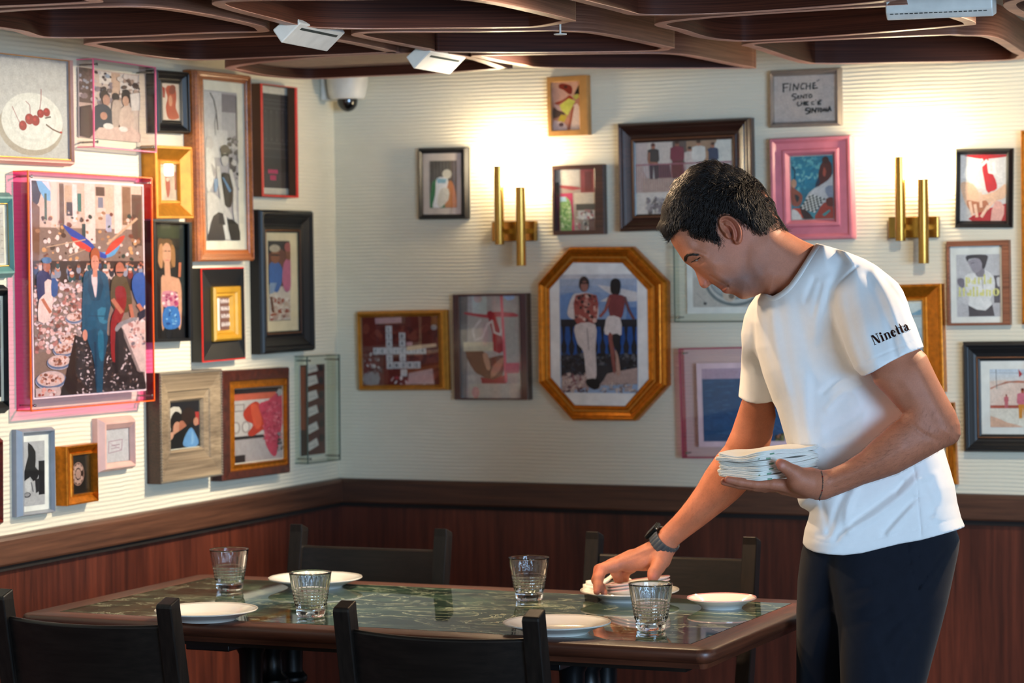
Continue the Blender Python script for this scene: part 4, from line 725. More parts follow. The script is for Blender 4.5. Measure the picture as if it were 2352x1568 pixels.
def a_octo(c):
    c.base('#9ab0cc'); c.use(7); c.R('#c9c8cc', 250, 262, 765, 300); c.grad(['#a8b4c8', '#7c98c0', '#8aa4c8'], 250, 290, 765, 560, 6); c.P('#d4d0d0', [(500, 330), (765, 380), (765, 440), (520, 440), (600, 400)], 2); c.P('#6f94c8', [(250, 400), (340, 380), (340, 560), (250, 560)]); c.P('#5d82b8', [(700, 480), (765, 480), (765, 560), (690, 560)])
    c.R('#23242c', 255, 560, 765, 610); c.R('#1d4f94', 255, 610, 765, 800)
    for x in range(262, 765, 52): c.P('#1c1e28', [(x, 600), (x+26, 600), (x+20, 690), (x+34, 740), (x+22, 800), (x+4, 800), (x-6, 740), (x+8, 690)], 2)
    c.P('#26242a', [(255, 800), (765, 790), (765, 930), (500, 960), (255, 950)]); c.scatter(120, (265, 790, 760, 930), ['#3c3c44', '#17171c', '#5a5a60', '#2a3444'], 17, 7, .5); c.P('#b09890', [(260, 940), (520, 930), (765, 880), (765, 990), (500, 1000), (260, 1050)]); c.scatter(90, (265, 930, 430, 1045), ['#8c5c60', '#5a4448', '#c9b4ac', '#a89494'], 14, 5, .5); c.scatter(60, (500, 985, 765, 1045), ['#b8a49c', '#8c7c78', '#d4c4bc'], 15, 6, .3); c.P('#2a2a30', [(430, 880), (600, 870), (560, 930), (520, 990), (470, 960)], 2)
    c.P('#d9cfcc', [(340, 400), (390, 385), (450, 385), (505, 420), (510, 540), (480, 560), (350, 560), (310, 540), (305, 500)], 3); c.P('#a05048', [(360, 400), (500, 400), (505, 520), (480, 590), (370, 595), (350, 520)], 2); c.scatter(60, (360, 400, 500, 580), ['#c88c80', '#7c3434', '#d8b4a8', '#3c2a2a'], 12, 9)
    c.E('#3c2c2a', 418, 325, 34, 52); c.E('#96645a', 420, 340, 25, 36); c.L('#1c1818', [(398, 318), (448, 318)], 9); c.P('#d4c8c4', [(355, 600), (490, 595), (490, 760), (495, 930), (470, 970), (430, 960), (410, 780), (370, 720)], 3); c.L('#8c8080', [(435, 620), (445, 760)], 6); c.P('#16161a', [(430, 960), (510, 960), (515, 1010), (480, 1030), (430, 1000)], 2)
    c.P('#1c1a1e', [(597, 310), (628, 288), (660, 310), (655, 385), (625, 400), (597, 380)], 3); c.P('#7c3a3c', [(580, 410), (620, 395), (680, 405), (690, 440), (660, 560), (590, 540)], 3); c.L('#96504a', [(585, 420), (560, 500), (525, 540)], 17); c.L('#6a4448', [(688, 415), (715, 500), (745, 555)], 17); c.P('#dcd2cf', [(575, 540), (655, 550), (665, 640), (650, 670), (555, 660), (555, 600)], 2); c.P('#8c5048', [(575, 665), (605, 665), (625, 900), (605, 905), (590, 780)], 2); c.P('#b89484', [(620, 760), (640, 800), (655, 920), (630, 930), (625, 820)], 2); c.P('#1c1c22', [(605, 660), (660, 670), (640, 760), (612, 740)], 2)
def a_sea(c):
    c.base('#2a6a94'); c.use(7); c.grad(['#c6c2cc', '#c0b8c0', '#2f6f94', '#1f5f88', '#2b6c94', '#3d789c', '#22587e', '#2a6488'], 1200, 885, 1800, 1375, 24); c.R('#c3bdc6', 1200, 885, 1800, 955); c.grad(['#25658c', '#1f5f88', '#286a94', '#2a6488'], 1200, 955, 1800, 1375, 14)
    rnd = random.Random(4); [c.L(rnd.choice(['#3a7ca4', '#1c567c', '#4585a8']), [(x, y), (x+rnd.uniform(15, 60), y+rnd.uniform(-2, 2))], 4) for x, y in [(rnd.uniform(1205, 1760), rnd.uniform(965, 1370)) for _ in range(140)]]; c.scatter(30, (1690, 1330, 1760, 1372), ['#5a6a3c', '#8a9c5c', '#3c4428', '#a87c54'], 12, 3)
def a_hands(c):
    c.base('#cfcbcf'); c.use(9); c.R('#dcd8dc', 655, 335, 962, 560); c.P('#c4c0c4', [(655, 600), (740, 640), (720, 775), (655, 775)]); c.P('#b8202c', [(700, 335), (960, 335), (958, 350), (840, 362), (810, 365), (700, 345)], 2); c.P('#c0222e', [(790, 335), (835, 335), (850, 420), (890, 500), (900, 560), (860, 580), (828, 570)], 2)
    c.L('#efebed', [(800, 370), (700, 420), (680, 480), (730, 500), (770, 430), (830, 375)], 20); c.L('#efebed', [(840, 380), (850, 450), (885, 460), (875, 390)], 18); c.P('#b01c28', [(740, 740), (960, 660), (962, 775), (735, 775)], 2); c.P('#e0a8a0', [(890, 640), (950, 680), (930, 775), (860, 775)], 2)
    c.P('#e0b8a0', [(660, 520), (740, 530), (800, 600), (900, 570), (958, 530), (955, 620), (860, 650), (790, 700), (720, 700), (675, 620)], 3); c.P('#b06c50', [(700, 640), (780, 650), (830, 640), (850, 700), (790, 720), (730, 720)], 3)
    for q in ([(790, 590), (795, 680)], [(720, 650), (738, 735)], [(755, 670), (768, 745)], [(840, 680), (800, 745)], [(885, 640), (840, 690)]): c.L('#e8c0ac', q, 20)
def a_parla(c):
    c.base('#c9c6cc'); c.use(13); c.R('#bfbbc2', 235, 1060, 830, 1250); c.R('#5c5660', 740, 680, 825, 1060); c.P('#d9d6da', [(780, 720), (825, 710), (825, 830), (790, 820)], 2)
    c.P('#ebe8ea', [(340, 700), (400, 650), (480, 640), (600, 600), (700, 650), (755, 750), (745, 900), (690, 1000), (710, 1080), (620, 1165), (480, 1150), (385, 1080), (400, 980), (350, 850)], 3); c.P('#4a434c', [(385, 1090), (500, 1150), (620, 1165), (715, 1080), (745, 1240), (390, 1245)], 0); c.P('#8a828e', [(460, 560), (600, 560), (610, 680), (555, 700), (500, 680)], 2)
    c.P('#a199a6', [(395, 470), (560, 440), (580, 560), (540, 620), (470, 640), (410, 540)], 3); c.P('#3e3842', [(370, 400), (640, 395), (655, 470), (610, 590), (580, 560), (580, 510), (530, 440), (400, 450), (385, 490)], 3); c.L('#4a434e', [(430, 510), (470, 500)], 8); c.P('#7a7280', [(240, 720), (320, 720), (335, 800), (310, 850), (245, 800)], 3); c.P('#d4d0d6', [(300, 900), (400, 980), (380, 1070), (320, 1060)], 2); c.L('#8a828e', [(580, 700), (590, 860)], 8)
    Y = '#e2dc8c'
    def stem(x, y0, y1, t=26): c.L(Y, [(x, y0), (x, y1)], t); 
    # parla
    stem(362, 705, 820); c.L(Y, [(345, 825), (385, 825)], 10); c.E(Y, 392, 745, 26, 40); c.E('#d8d6d8', 388, 745, 9, 26)
    c.E(Y, 455, 768, 24, 26); c.E('#e0dee0', 452, 770, 8, 15); stem(482, 715, 790, 22); stem(535, 710, 790, 24); c.E(Y, 566, 722, 14, 14); stem(615, 670, 790, 24); c.L(Y, [(598, 792), (632, 792)], 10); c.E(Y, 672, 768, 24, 26); c.E('#e0dee0', 669, 770, 8, 15); stem(700, 715, 790, 22)
    # italiano
    stem(268, 880, 955, 26); c.E(Y, 268, 850, 15, 15); c.L(Y, [(245, 960), (292, 960)], 10); stem(325, 850, 955, 26); c.L(Y, [(300, 882), (352, 882)], 10); c.E(Y, 388, 935, 24, 26); stem(418, 880, 955, 24); stem(462, 840, 958, 26); c.L(Y, [(445, 962), (482, 962)], 10); stem(512, 880, 958, 26); c.E(Y, 512, 850, 14, 14); c.E(Y, 565, 935, 24, 26); stem(595, 880, 955, 24); stem(645, 880, 958, 24); stem(688, 890, 958, 24); c.L(Y, [(645, 885), (690, 890)], 12); c.E(Y, 770, 912, 48, 52, 28); c.E('#3c3840', 770, 912, 13, 42, 20)
def a_lake(c): c.base('#9fb4c4'); c.use(10); c.grad(['#d4dcdc', '#c4d0d4', '#8cacc4', '#9cb4c8', '#84a4bc'], -60, 262, 390, 760, 16); c.P('#7ca4bc', [(100, 345), (260, 345), (330, 320), (385, 300), (385, 350), (100, 355)]); c.R('#b8b4b4', 100, 338, 385, 348)
def a_beach(c):
    c.base('#e6d8cc'); c.use(10); c.grad(['#c8d4e4', '#dcdce0', '#e8d8d0'], 795, 668, 1400, 770, 6); c.P('#ead0c4', [(795, 745), (880, 735), (960, 745), (1400, 720), (1400, 900), (795, 890)]); c.P('#c8806c', [(795, 785), (870, 765), (890, 745), (975, 740), (1400, 760), (880, 752), (800, 795)]); c.R('#b0584c', 795, 893, 1400, 912); c.P('#e8e0d4', [(795, 912), (1400, 912), (1400, 1030), (795, 1030)]); c.P('#e4b8a0', [(795, 960), (900, 1000), (1000, 1030), (795, 1030)], 2); c.L('#505864', [(835, 670), (838, 790)], 4); c.L('#7c8494', [(795, 690), (1400, 700)], 2); c.person(897, 912, 88, '#c86c78', '#c86c78', '#a84c3c', '#7c2c28', .3); c.P('#b83c44', [(975, 668), (1000, 700), (980, 720)]); c.person(1000, 975, 190, '#d8788c', '#d89040', '#b05c44', '#6a2420', .36)
# ---------------------------------------------------------------- frame materials
def ow(name, a, b_, **k): return wood(name, a, b_, 'X', 1.6, **k)
F_PEACH = plain('peach_painted_wood', '#dba495', .45); F_GOLD = plain('gold_leaf', '#cc7a1e', .36, .75, noise_amt=.15, nscale=90); F_GOLDB = plain('bright_gold_leaf', '#c0822a', .38, .55, noise_amt=.1, nscale=60)
F_ORANGE = ow('amber_wood', '#8c4518', '#c4702c', rough=.3, coat=.5); F_BLACK = plain('black_lacquer', '#131417', .42, 0, .35, .05, 30); F_BLKM = plain('black_satin', '#1b1c1e', .42)
F_TEAL = plain('teal_painted_wood', '#5f8f8a', .4); F_PINK = plain('pink_painted_wood', '#cf7886', .4, coat=.1); F_PINKP = plain('pale_pink_paint', '#d8aca0', .45); F_DBROWN = ow('dark_brown_wood', '#24120e', '#4a2a20', rough=.35); F_BROWN = ow('walnut_wood', '#6a3a26', '#9c6244', rough=.45)
F_SILVER = plain('brushed_silver', '#a49a94', .3, .8); F_GREYW = ow('weathered_wood', '#6a5a46', '#9c8a70', rough=.7, coat=0); F_GREYBL = plain('grey_blue_paint', '#8a8f98', .4); F_CHERRY = ow('red_cherry_wood', '#4a120c', '#7c2418', rough=.3)
F_TAN = plain('tan_wood', '#b07c3e', .5, noise_amt=.08, nscale=40); F_RED = plain('red_lacquer', '#c8231c', .35); F_GREEN = plain('grey_green_glass_edge', '#4c5c54', .2)
B_CREAM = plain('mount_cream', '#e6dfce', .8); B_WHITE = plain('mount_white', '#eceae6', .8); B_SAND = plain('mount_sand', '#d8c8a8', .8); B_BLACK = plain('mount_black', '#18181a', .8)
BEADG = plain('gold_beads', '#d9a850', .3, .8); BEADC = plain('copper_beads', '#a8724e', .3, .7); BEADS = plain('silver_beads', '#b8ae9c', .35, .7)
AC_PINK = (acrylic('pink_acrylic_front', (1, .93, .965)), acrylic('pink_acrylic_side', (1, .42, .70)))
AC_CLEAR = (acrylic('clear_acrylic_front', (.97, .97, .97)), acrylic('clear_acrylic_side', (.90, .86, .88)))
AC_GREEN = (acrylic('green_tint_glass', (.96, .975, .965)), acrylic('green_tint_side', (.90, .94, .92)))
AC_ROSE = (acrylic('rose_acrylic_front', (.97, .90, .93)), acrylic('rose_acrylic_side', (.86, .42, .56)))
AC_RED = (acrylic('dark_red_acrylic_front', (.97, .95, .95)), plain('dark_red_lacquer', '#3a0d12', .2, coat=.5))
E_ORANGE = plain('fluorescent_orange_edge', '#ff6a20', .3, noise_amt=0); E_PINK = plain('pink_acrylic_edge', '#e86a90', .3, noise_amt=0); E_CLEAR = plain('clear_acrylic_edge', '#b8b8b4', .2); E_ROSE = plain('rose_edge', '#a83058', .3, noise_amt=0); E_DRED = plain('dark_red_edge', '#2c0a10', .2)
W = '; '
picture('peach framed picture of red cherries on a white plate, top left', 'L', [(-185, 98), (172, 141), (169, 380), (-190, 366)], .028, (-170, 122, 157, 357), pf_bevel(.028, .016), [F_PEACH], (-170, 122, 157, 357), a_cherry, beads=(.9, .019, .0016, BEADG))
abox('clear acrylic box with pink edges around a faded cafe photo', 'L', [(219, 135), (362, 156), (355, 349), (212, 337)], .046, AC_CLEAR, E_PINK, (182, 163, 320, 321), .006, a_cafe)
picture('small black ornate frame with a red figure, above the small gold frame', 'L', [(363, 161), (440, 165), (437, 308), (360, 303)], .030, (373, 192, 412, 276), pf_ornate(.030, .016), [F_BLACK], (373, 192, 412, 276), a_redfig, beads=None)
picture('tall narrow orange-brown wood frame with black and white photo of two women', 'L', [(454, 160), (581, 175), (581, 598), (451, 601)], .036, (467, 188, 563, 573), pf_ridge(.036, .020), [F_ORANGE], (472, 210, 547, 552), a_ladies, board=B_CREAM, beads=(.06, .031, .0016, F_ORANGE))
picture('narrow red-edged shadow box with a dark building photo, right of the tall wood frame', 'L', [(600, 191), (684, 202), (685, 454), (600, 451)], .034, (605, 198, 679, 448), [(0, 0), (0, .033, 1), (.0, .034), (1, .034), (1, .033), (1, .012, 1)], [F_RED, plain('brown_box_side', '#5c3a20', .6)], (592, 198, 664, 446), a_building, d=.008, opd=.034, board=plain('brown_back', '#5c3f28', .8))
picture('small bright gold frame with deep scooped sides, beside the tall wood frame', 'L', [(360, 334), (444, 337), (443, 502), (357, 502)], .040, (366, 378, 405, 459), pf_scoop(.040, .014), [F_GOLDB], (367, 379, 405, 458), a_gold, beads=(.86, .021, .0016, BEADG))
abox('large fluorescent pink acrylic box with a fish market photo', 'L', [(66, 392), (349, 408), (355, 920), (71, 944)], .040, AC_PINK, E_ORANGE, (76, 421, 331, 903), .034, a_market, border=.004, back=acrylic('pink_acrylic_back', (1, .50, .76)))
picture('black glazed frame with a woman in a pink and blue dress', 'L', [(353, 505), (444, 511), (442, 782), (355, 787)], .036, (359, 512, 436, 777), pf_flat(.036, .03), [F_BLACK], (362, 512, 426, 777), a_woman, d=.022, board=B_BLACK, opd=.036)
def yellow_inner(root, loc, rect, d):
    r = rect((494, 658, 557, 782), .03); i_ = rect((505, 684, 536, 758), .03); b = MB(); o4 = [(r[0], r[1]), (r[2], r[1]), (r[2], r[3]), (r[0], r[3])]; i4 = [(i_[0], i_[1]), (i_[2], i_[1]), (i_[2], i_[3]), (i_[0], i_[3])]
    prof = [(0, .012), (0, .026), (.2, .031), (.5, .030), (.6, .025), (.8, .026), (1, .018)]
    rr = [[(o4[k][0]*(1-p)+i4[k][0]*p, o4[k][1]*(1-p)+i4[k][1]*p, z) for k in range(4)] for p, z in prof]
    b.rings(rr, 0, True, False, False); b.build('inner_frame', plain('yellow_gold_paint', '#c8942a', .4, .2), root)['label'] = 'small yellow gold inner frame'
picture('black frame with a red line and a small yellow inner frame', 'L', [(464, 616), (562, 613), (562, 824), (463, 832)], .032, (500, 672, 548, 768), [(0, 0), (0, .030), (.0, .032, 1), (.05, .032, 1), (.05, .031), (1, .012)], [F_BLKM, F_RED], (505, 684, 535, 758), a_scrib, d=.018, glass=False, extra=yellow_inner)
picture('tall black stepped frame with two people in blue and pink, nearest the corner', 'L', [(602, 480), (725, 485), (725, 804), (606, 815)], .038, (611, 534, 684, 760), pf_ornate(.038, .018), [F_BLACK], (617, 553, 667, 736), a_two, board=B_SAND, beads=(.9, .022, .0014, BEADC))
picture('weathered grey-brown wood frame with beaded edge, photo of a couple', 'L', [(370, 856), (512, 847), (508, 1091), (368, 1113)], .040, (387, 922, 458, 1030), [(0, 0, 1), (0, .038, 1), (.05, .040), (.62, .034), (.66, .030), (.86, .026), (.92, .028), (1, .020)], [F_GREYW, F_DBROWN], (387, 922, 458, 1028), a_couple, beads=(.04, .040, .0032, BEADS))
picture('dark red-brown lacquer frame with a red boot photo', 'L', [(514, 851), (667, 843), (664, 1085), (508, 1106)], .036, (532, 890, 650, 1060), [(0, 0), (0, .033), (.06, .036), (.55, .034), (.6, .030), (.75, .028, 1), (.95, .030, 1), (1, .020, 1)], [plain('oxblood_lacquer', '#4a1f16', .3, noise_amt=.3, nscale=60, coat=.4), F_GOLD], (532, 891, 649, 1058), a_boot)
abox('clear green-tinted glass box with a red filmstrip of slides, in the room corner', 'L', [(706, 817), (780, 815), (782, 1055), (708, 1066)], .040, AC_GREEN, F_GREEN, (690, 837, 747, 1044), .006, a_film)
picture('grey-blue frame with a black and white photo, bottom left', 'L', [(47, 987), (129, 980), (128, 1178), (46, 1188)], .022, (49+5, 998, 114, 1172), pf_bevel(.022, .012), [F_GREYBL], (56, 1013, 103, 1160), a_bw, board=B_WHITE)
picture('small deep gold frame with a telephone dial, bottom left', 'L', [(154, 1026), (226, 1016), (225, 1151), (153, 1162)], .030, (164, 1044, 209, 1132), pf_scoop(.030, .012), [F_GOLD], (164, 1044, 209, 1132), a_dial)
picture('small pale pink frame with a faint label, under the pink acrylic box', 'L', [(238, 962), (314, 953), (312, 1076), (230, 1085)], .026, (243, 985, 296, 1060), pf_bevel(.026, .012), [F_PINKP], (243, 985, 296, 1060), a_label)
picture('teal frame cut off by the left edge of the photo', 'L', [(-120, 436), (34, 446), (34, 633), (-120, 648)], .026, (-100, 470, 16, 610), pf_bevel(.026, .014), [F_TEAL], (-95, 476, 9, 606), a_pale, beads=(.92, .016, .0015, BEADG))
picture('black frame at the left edge of the photo, under the teal one', 'L', [(-130, 652), (20, 655), (20, 947), (-130, 962)], .026, (-112, 680, 8, 925), pf_bevel(.026, .014), [F_BLACK], (-108, 690, 2, 915), a_dark)
picture('dark red frame at the lower left edge of the photo', 'L', [(-110, 1010), (9, 1003), (8, 1206), (-110, 1222)], .026, (-95, 1030, -6, 1190), pf_bevel(.026, .014), [F_CHERRY], (-90, 1036, -10, 1184), a_dark)
# back wall
picture('small tan frame at the top with a face and yellow paper', 'B', [(1254, 178), (1348, 171), (1352, 310), (1259, 313)], .022, (1268, 188, 1333, 299), pf_flat(.022, .016), [F_TAN], (1268, 188, 1333, 299), a_tan)
picture('small black frame with a white-haired figure, farthest left on the back wall', 'B', [(958, 340), (1070, 337), (1074, 503), (958, 504)], .020, (972, 352, 1060, 492), pf_bevel(.020, .012), [F_BLACK], (987, 369, 1049, 477), a_granny, board=plain('mount_rose_grey', '#cdbdb6', .8))
picture('dark brown frame with a shop reflection, right of the left sconce', 'B', [(1267, 381), (1385, 376), (1389, 538), (1269, 540)], .022, (1277, 389, 1368, 529), pf_flat(.022, .014), [F_DBROWN], (1277, 389, 1368, 529), a_shop)
picture('large dark brown moulded frame with a family on a balcony, behind the head', 'B', [(1415, 283), (1722, 270), (1726, 523), (1421, 533)], .036, (1461, 324, 1682, 489), pf_ornate(.036, .016), [F_DBROWN], (1461, 324, 1682, 489), a_balcony, beads=(.84, .023, .0017, BEADC))
picture('silver-brown frame with a handwritten note FINCHE SENTO', 'B', [(1766, 162), (1928, 154), (1930, 288), (1767, 293)], .024, (1778, 173, 1919, 279), pf_bevel(.024, .012), [F_SILVER], (1778, 173, 1919, 279), a_finche)
picture('thick pink frame with people playing chess by the sea', 'B', [(1767, 318), (1953, 310), (1960, 548), (1770, 554)], .030, (1816, 357, 1915, 504), [(0, 0), (0, .024), (.06, .030), (.16, .030), (.30, .022), (.62, .021), (.70, .027), (.82, .027), (1, .014)], [F_PINK], (1817, 358, 1914, 503), a_chess)
abox('grey glass box with a silver bowl picture, behind the face of the man', 'B', [(1547, 556), (1762, 552), (1764, 738), (1549, 740)], .034, AC_GREEN, F_GREEN, (1591, 585, 1740, 705), .008, a_bowl, border=.016)
picture('gold-rimmed picture of crossword letter tiles on dark red', 'B', [(817, 715), (1023, 711), (1027, 896), (822, 898)], .024, (832, 727, 1008, 884), pf_bevel(.024, .013), [F_GOLDB], (832, 727, 1008, 884), a_cross)
picture('dark red lacquer box frame with hands tied behind an apron, left of the octagon', 'B', [(1040, 675), (1209, 674), (1212, 918), (1041, 919)], .030, (1056, 680, 1194, 914), pf_flat(.030, .026), [plain('dark_red_lacquer', '#3a0d12', .2, coat=.5)], (1056, 680, 1194, 914), a_apron, d=.022, opd=.03)
OC_O = [(1313, 966), (1456, 967), (1531, 885), (1529, 647), (1449, 566), (1306, 567), (1233, 650), (1235, 880)]
OC_I = [(1320, 930), (1436, 932), (1490, 870), (1487, 665), (1430, 604), (1316, 603), (1262, 664), (1265, 866)]
picture('large octagonal carved gold frame with two people at a seaside railing', 'B', [(1233, 566), (1530, 566), (1532, 967), (1235, 966)], .034, (1262, 603, 1488, 931), pf_ornate(.034, .018), [F_GOLD], (1286, 630, 1464, 902), a_octo, board=B_WHITE, octo=(OC_O, OC_I), glass=False, beads=(.66, .021, .0028, BEADG))
abox('rose pink acrylic box with a blue sea picture, behind the right forearm', 'B', [(1562, 800), (1848, 795), (1850, 1050), (1565, 1052)], .030, AC_ROSE, E_ROSE, (1614, 845, 1800, 1013), .02, a_sea, border=.014)
picture('black frame with hands holding a white ribbon over red, right of the right sconce', 'B', [(2192, 342), (2323, 339), (2323, 523), (2192, 522)], .024, (2206, 355, 2311, 507), pf_bevel(.024, .012), [F_BLACK], (2206, 355, 2311, 507), a_hands)
picture('walnut frame with a black and white portrait and yellow words parla italiano', 'B', [(2172, 554), (2316, 551), (2320, 746), (2177, 748)], .024, (2184, 565, 2304, 741), pf_flat(.024, .012), [F_BROWN], (2197, 584, 2298, 727), a_parla, board=B_WHITE)
picture('carved gold frame cut off by the right edge of the photo', 'B', [(2342, 298), (2560, 293), (2566, 744), (2346, 746)], .030, (2378, 330, 2530, 712), pf_ornate(.030, .014), [F_GOLD], (2380, 335, 2525, 708), a_pale, beads=(.5, .021, .004, BEADG))
picture('large gold frame with a lake view, mostly hidden by the near shoulder', 'B', [(1925, 657), (2161, 652), (2168, 900), (1930, 904)], .034, (1968, 693, 2120, 862), pf_scoop(.034, .016), [F_GOLD], (1970, 697, 2118, 860), a_lake, beads=(.93, .021, .0018, BEADG))
picture('slim antique gold frame hidden behind the elbow', 'B', [(2050, 928), (2190, 925), (2195, 1113), (2052, 1116)], .026, (2070, 950, 2172, 1092), pf_ridge(.026, .014), [F_GOLD], (2075, 955, 2168, 1088), a_pale)
picture('wide black frame with a fine bead line and a pale beach picture, right edge', 'B', [(2210, 785), (2520, 782), (2524, 1040), (2213, 1038)], .034, (2254, 828, 2470, 997), pf_ornate(.034, .016), [F_BLKM], (2274, 847, 2450, 981), a_beach, board=B_WHITE, beads=(.82, .0225, .0019, BEADC))
# ================================================================ TABLE
TX0, TX1, TY0, TY1, TZ = .225, 1.722, -1.822, -1.105, .75
root = empty('dining_table', ((TX0+TX1)/2, (TY0+TY1)/2, 0)); tag(root, 'long dining table with green marble top and dark wood rim', 'table')
cx, cy = (TX0+TX1)/2, (TY0+TY1)/2; hx, hy = (TX1-TX0)/2, (TY1-TY0)/2; W = .062
prof = [(W, .744), (W, .7505), (.008, .7505), (.003, .748), (0, .742), (.001, .733), (.006, .726), (.016, .722), (.020, .712), (W, .712)]
def rr_pt(ix, iy, ins, cr=.022):
    return ix*(hx-ins), iy*(hy-ins)
def side(kind, s):
    b = MB(); rings = []
    for e in (-1, 1):
        ring = []
        for ins, z in prof:
            x = hx-ins; y = hy-ins
            ring.append(((e*x), s*y, z) if kind == 'x' else (s*x, e*y, z))
        rings.append(ring)
    b.rings(rings); return b.build('rim_board', TABW if kind == 'x' else TABY, root, True)
b = MB(); rings = []
n = 6
for ins, z in prof:
    ring = []; cr = max(.030-ins, .001)
    for (sx, sy, a0) in ((1, 1, 0), (-1, 1, PI/2), (-1, -1, PI), (1, -1, 1.5*PI)):
        for k in range(n+1):
            a = a0+PI/2*k/n; ring.append((sx*(hx-ins-cr)+cr*math.cos(a), sy*(hy-ins-cr)+cr*math.sin(a), z))
    rings.append(ring)
b.rings(rings, 0, True, False, False); 
for i, f in enumerate(b.f):
    k = (i % (4*(n+1))); sgm = k//(n+1); b.m[i] = 0 if (sgm in (0, 2) and k % (n+1) == n) or (k % (n+1) < n and False) else 0
    if (k % (n+1)) == n: b.m[i] = 0 if sgm in (0, 2) else 1
    else: b.m[i] = 1
b.build('wood_rim', [TABW, TABY], root, True)
b = MB(); b.box((0, 0, .7475), (2*(hx-W)-.003, 2*(hy-W)-.003, .0065)); b.build('marble_top', MARBLE, root)['label'] = 'green marble slab with pale veins'
b = MB(); b.box((0, 0, .7435), (2*(hx-W)+.004, 2*(hy-W)+.004, .003)); b.build('inlay_line', BRASS, root)
b = MB(); b.box((0, 0, .705), (2*hx-.16, 2*hy-.16, .02)); b.build('underframe', CHAIRW, root)
for ped, pxx in enumerate((-.36, .36)):
    b = MB(); col = [(0, .0), (.10, .0), (.11, .02), (.04, .05), (.035, .10), (.045, .12), (.030, .15), (.024, .35), (.026, .50), (.036, .52), (.036, .528), (.028, .535), (.040, .545), (.040, .553), (.030, .56), (.040, .57), (.040, .578), (.028, .59), (.030, .65), (.05, .685), (.09, .695), (0, .695)]
    for dy in (-.085, .085): b.lathe([(r*.85, z) for r, z in col], (pxx, dy, 0), 20)
    b.lathe([(0, .49), (.024, .49), (.036, .50), (.036, .585), (.024, .60), (.022, .64), (.036, .66), (.036, .695), (0, .695)], (pxx, 0, 0), 16)
    b.box((pxx, 0, .54), (.03, .19, .055)); b.box((pxx, 0, .10), (.025, .19, .03)); b.box((pxx, 0, .688), (.10, .52, .014))
    for dy in (-.04, .04): b.ball((pxx, dy, .54), .028, 0, 12, 8)
    b.build('pedestal', BLKIRON, root, True, .002)

# ================================================================ CHAIRS  (local: seat towards +y, back at y=0 top)
def make_chair():
    root = empty('dining_chair', (0, 0, 0))
    hw = .183; lean = math.tan(math.radians(10.5))
    def post(s):
        b = MB(); w = .0165
        secs = [(0, -.05, .020), (.43, .085, .019), (.60, .045, .0175), (.838, .0, .0165)]
        rr = []
        for z, y, q in secs:
            rr.append([(s*hw-w, y-q, z), (s*hw+w, y-q, z), (s*hw+w, y+q, z), (s*hw-w, y+q, z)])
        rr.append([(s*hw-w+.001, -.0155, .845), (s*hw+w-.001, -.0155, .845), (s*hw+w-.001, .016, .856), (s*hw-w+.001, .016, .856)])
        b.rings(rr); return b.build('back_post', CHAIRZ, root, bevel=.0025)
    post(-1); post(1)
    # curved back panel
    def panel(z0, z1, name):
        b = MB(); rr = []; N = 14
        for i in range(N+1):
            t = i/N*2-1; x = t*(hw-.012); bow = -.028*(1-t*t)
            ring = []
            for z, dy in ((z0, 0), (z1-.004, 0), (z1, .004), (z1, .010), (z1-.004, .014), (z0, .014)):
                yy = .0-(z-.838)*lean*1.0-.006+bow+dy
                zz = z-.004*(1-t*t)*(1 if z > .7 else 0)
                ring.append((x, yy, zz))
            rr.append(ring)
        b.rings(rr); return b.build(name, CHAIRW, root, True, .0015)
    panel(.60, .806, 'back_panel')
    b = MB(); b.rings([[(x, y, z) for x, y in ((-.20, .07), (.20, .07), (.21, .40), (-.21, .40))] for z in (.432, .455)]); b.build('seat', CHAIRW, root, bevel=.006)
    b = MB(); b.box((0, .09, .405), (.33, .02, .05)); b.box((0, .37, .405), (.36, .02, .05)); b.box((-.185, .23, .405), (.02, .27, .05)); b.box((.185, .23, .405), (.02, .27, .05)); b.build('seat_frame', CHAIRW, root, bevel=.002)
    for s in (-1, 1):
        b = MB(); b.rings([[(s*.19-w, (.378)-w, z), (s*.19+w, (.378)-w, z), (s*.19+w, (.378)+w, z), (s*.19-w, (.378)+w, z)] for z, w in ((0, .013), (.432, .018))]); b.build('front_leg', CHAIRZ, root, bevel=.002)
    b = MB(); b.box((0, (.378), .17), (.36, .014, .022)); b.build('stretcher', CHAIRW, root)
    for s in (-1, 1):
        b = MB(); b.box((s*.187, .19, .20), (.014, .37, .022)); b.build('side_stretcher', CHAIRW, root)
    return root
ch = make_chair()
spots = [(ch, 1.3325, -2.143, 0, 'black wooden dining chair with curved back, nearest the camera in the middle'),
 (None, .641, -2.203, -.02, 'black wooden dining chair with curved back at the near left corner of the photo'),
 (None, .5815, -.944, PI+.02, 'black wooden dining chair behind the table on its far left side'),
 (None, 1.2995, -.898, PI, "black wooden dining chair behind the table, behind the man's reaching hand")]
for o, x, y, rz, lab in spots:
    if o is None: o = copy_tree(ch)
    o.location = (x, y, 0); o.rotation_euler = (0, 0, rz); tag(o, lab, 'chair', 'black wooden dining chairs')

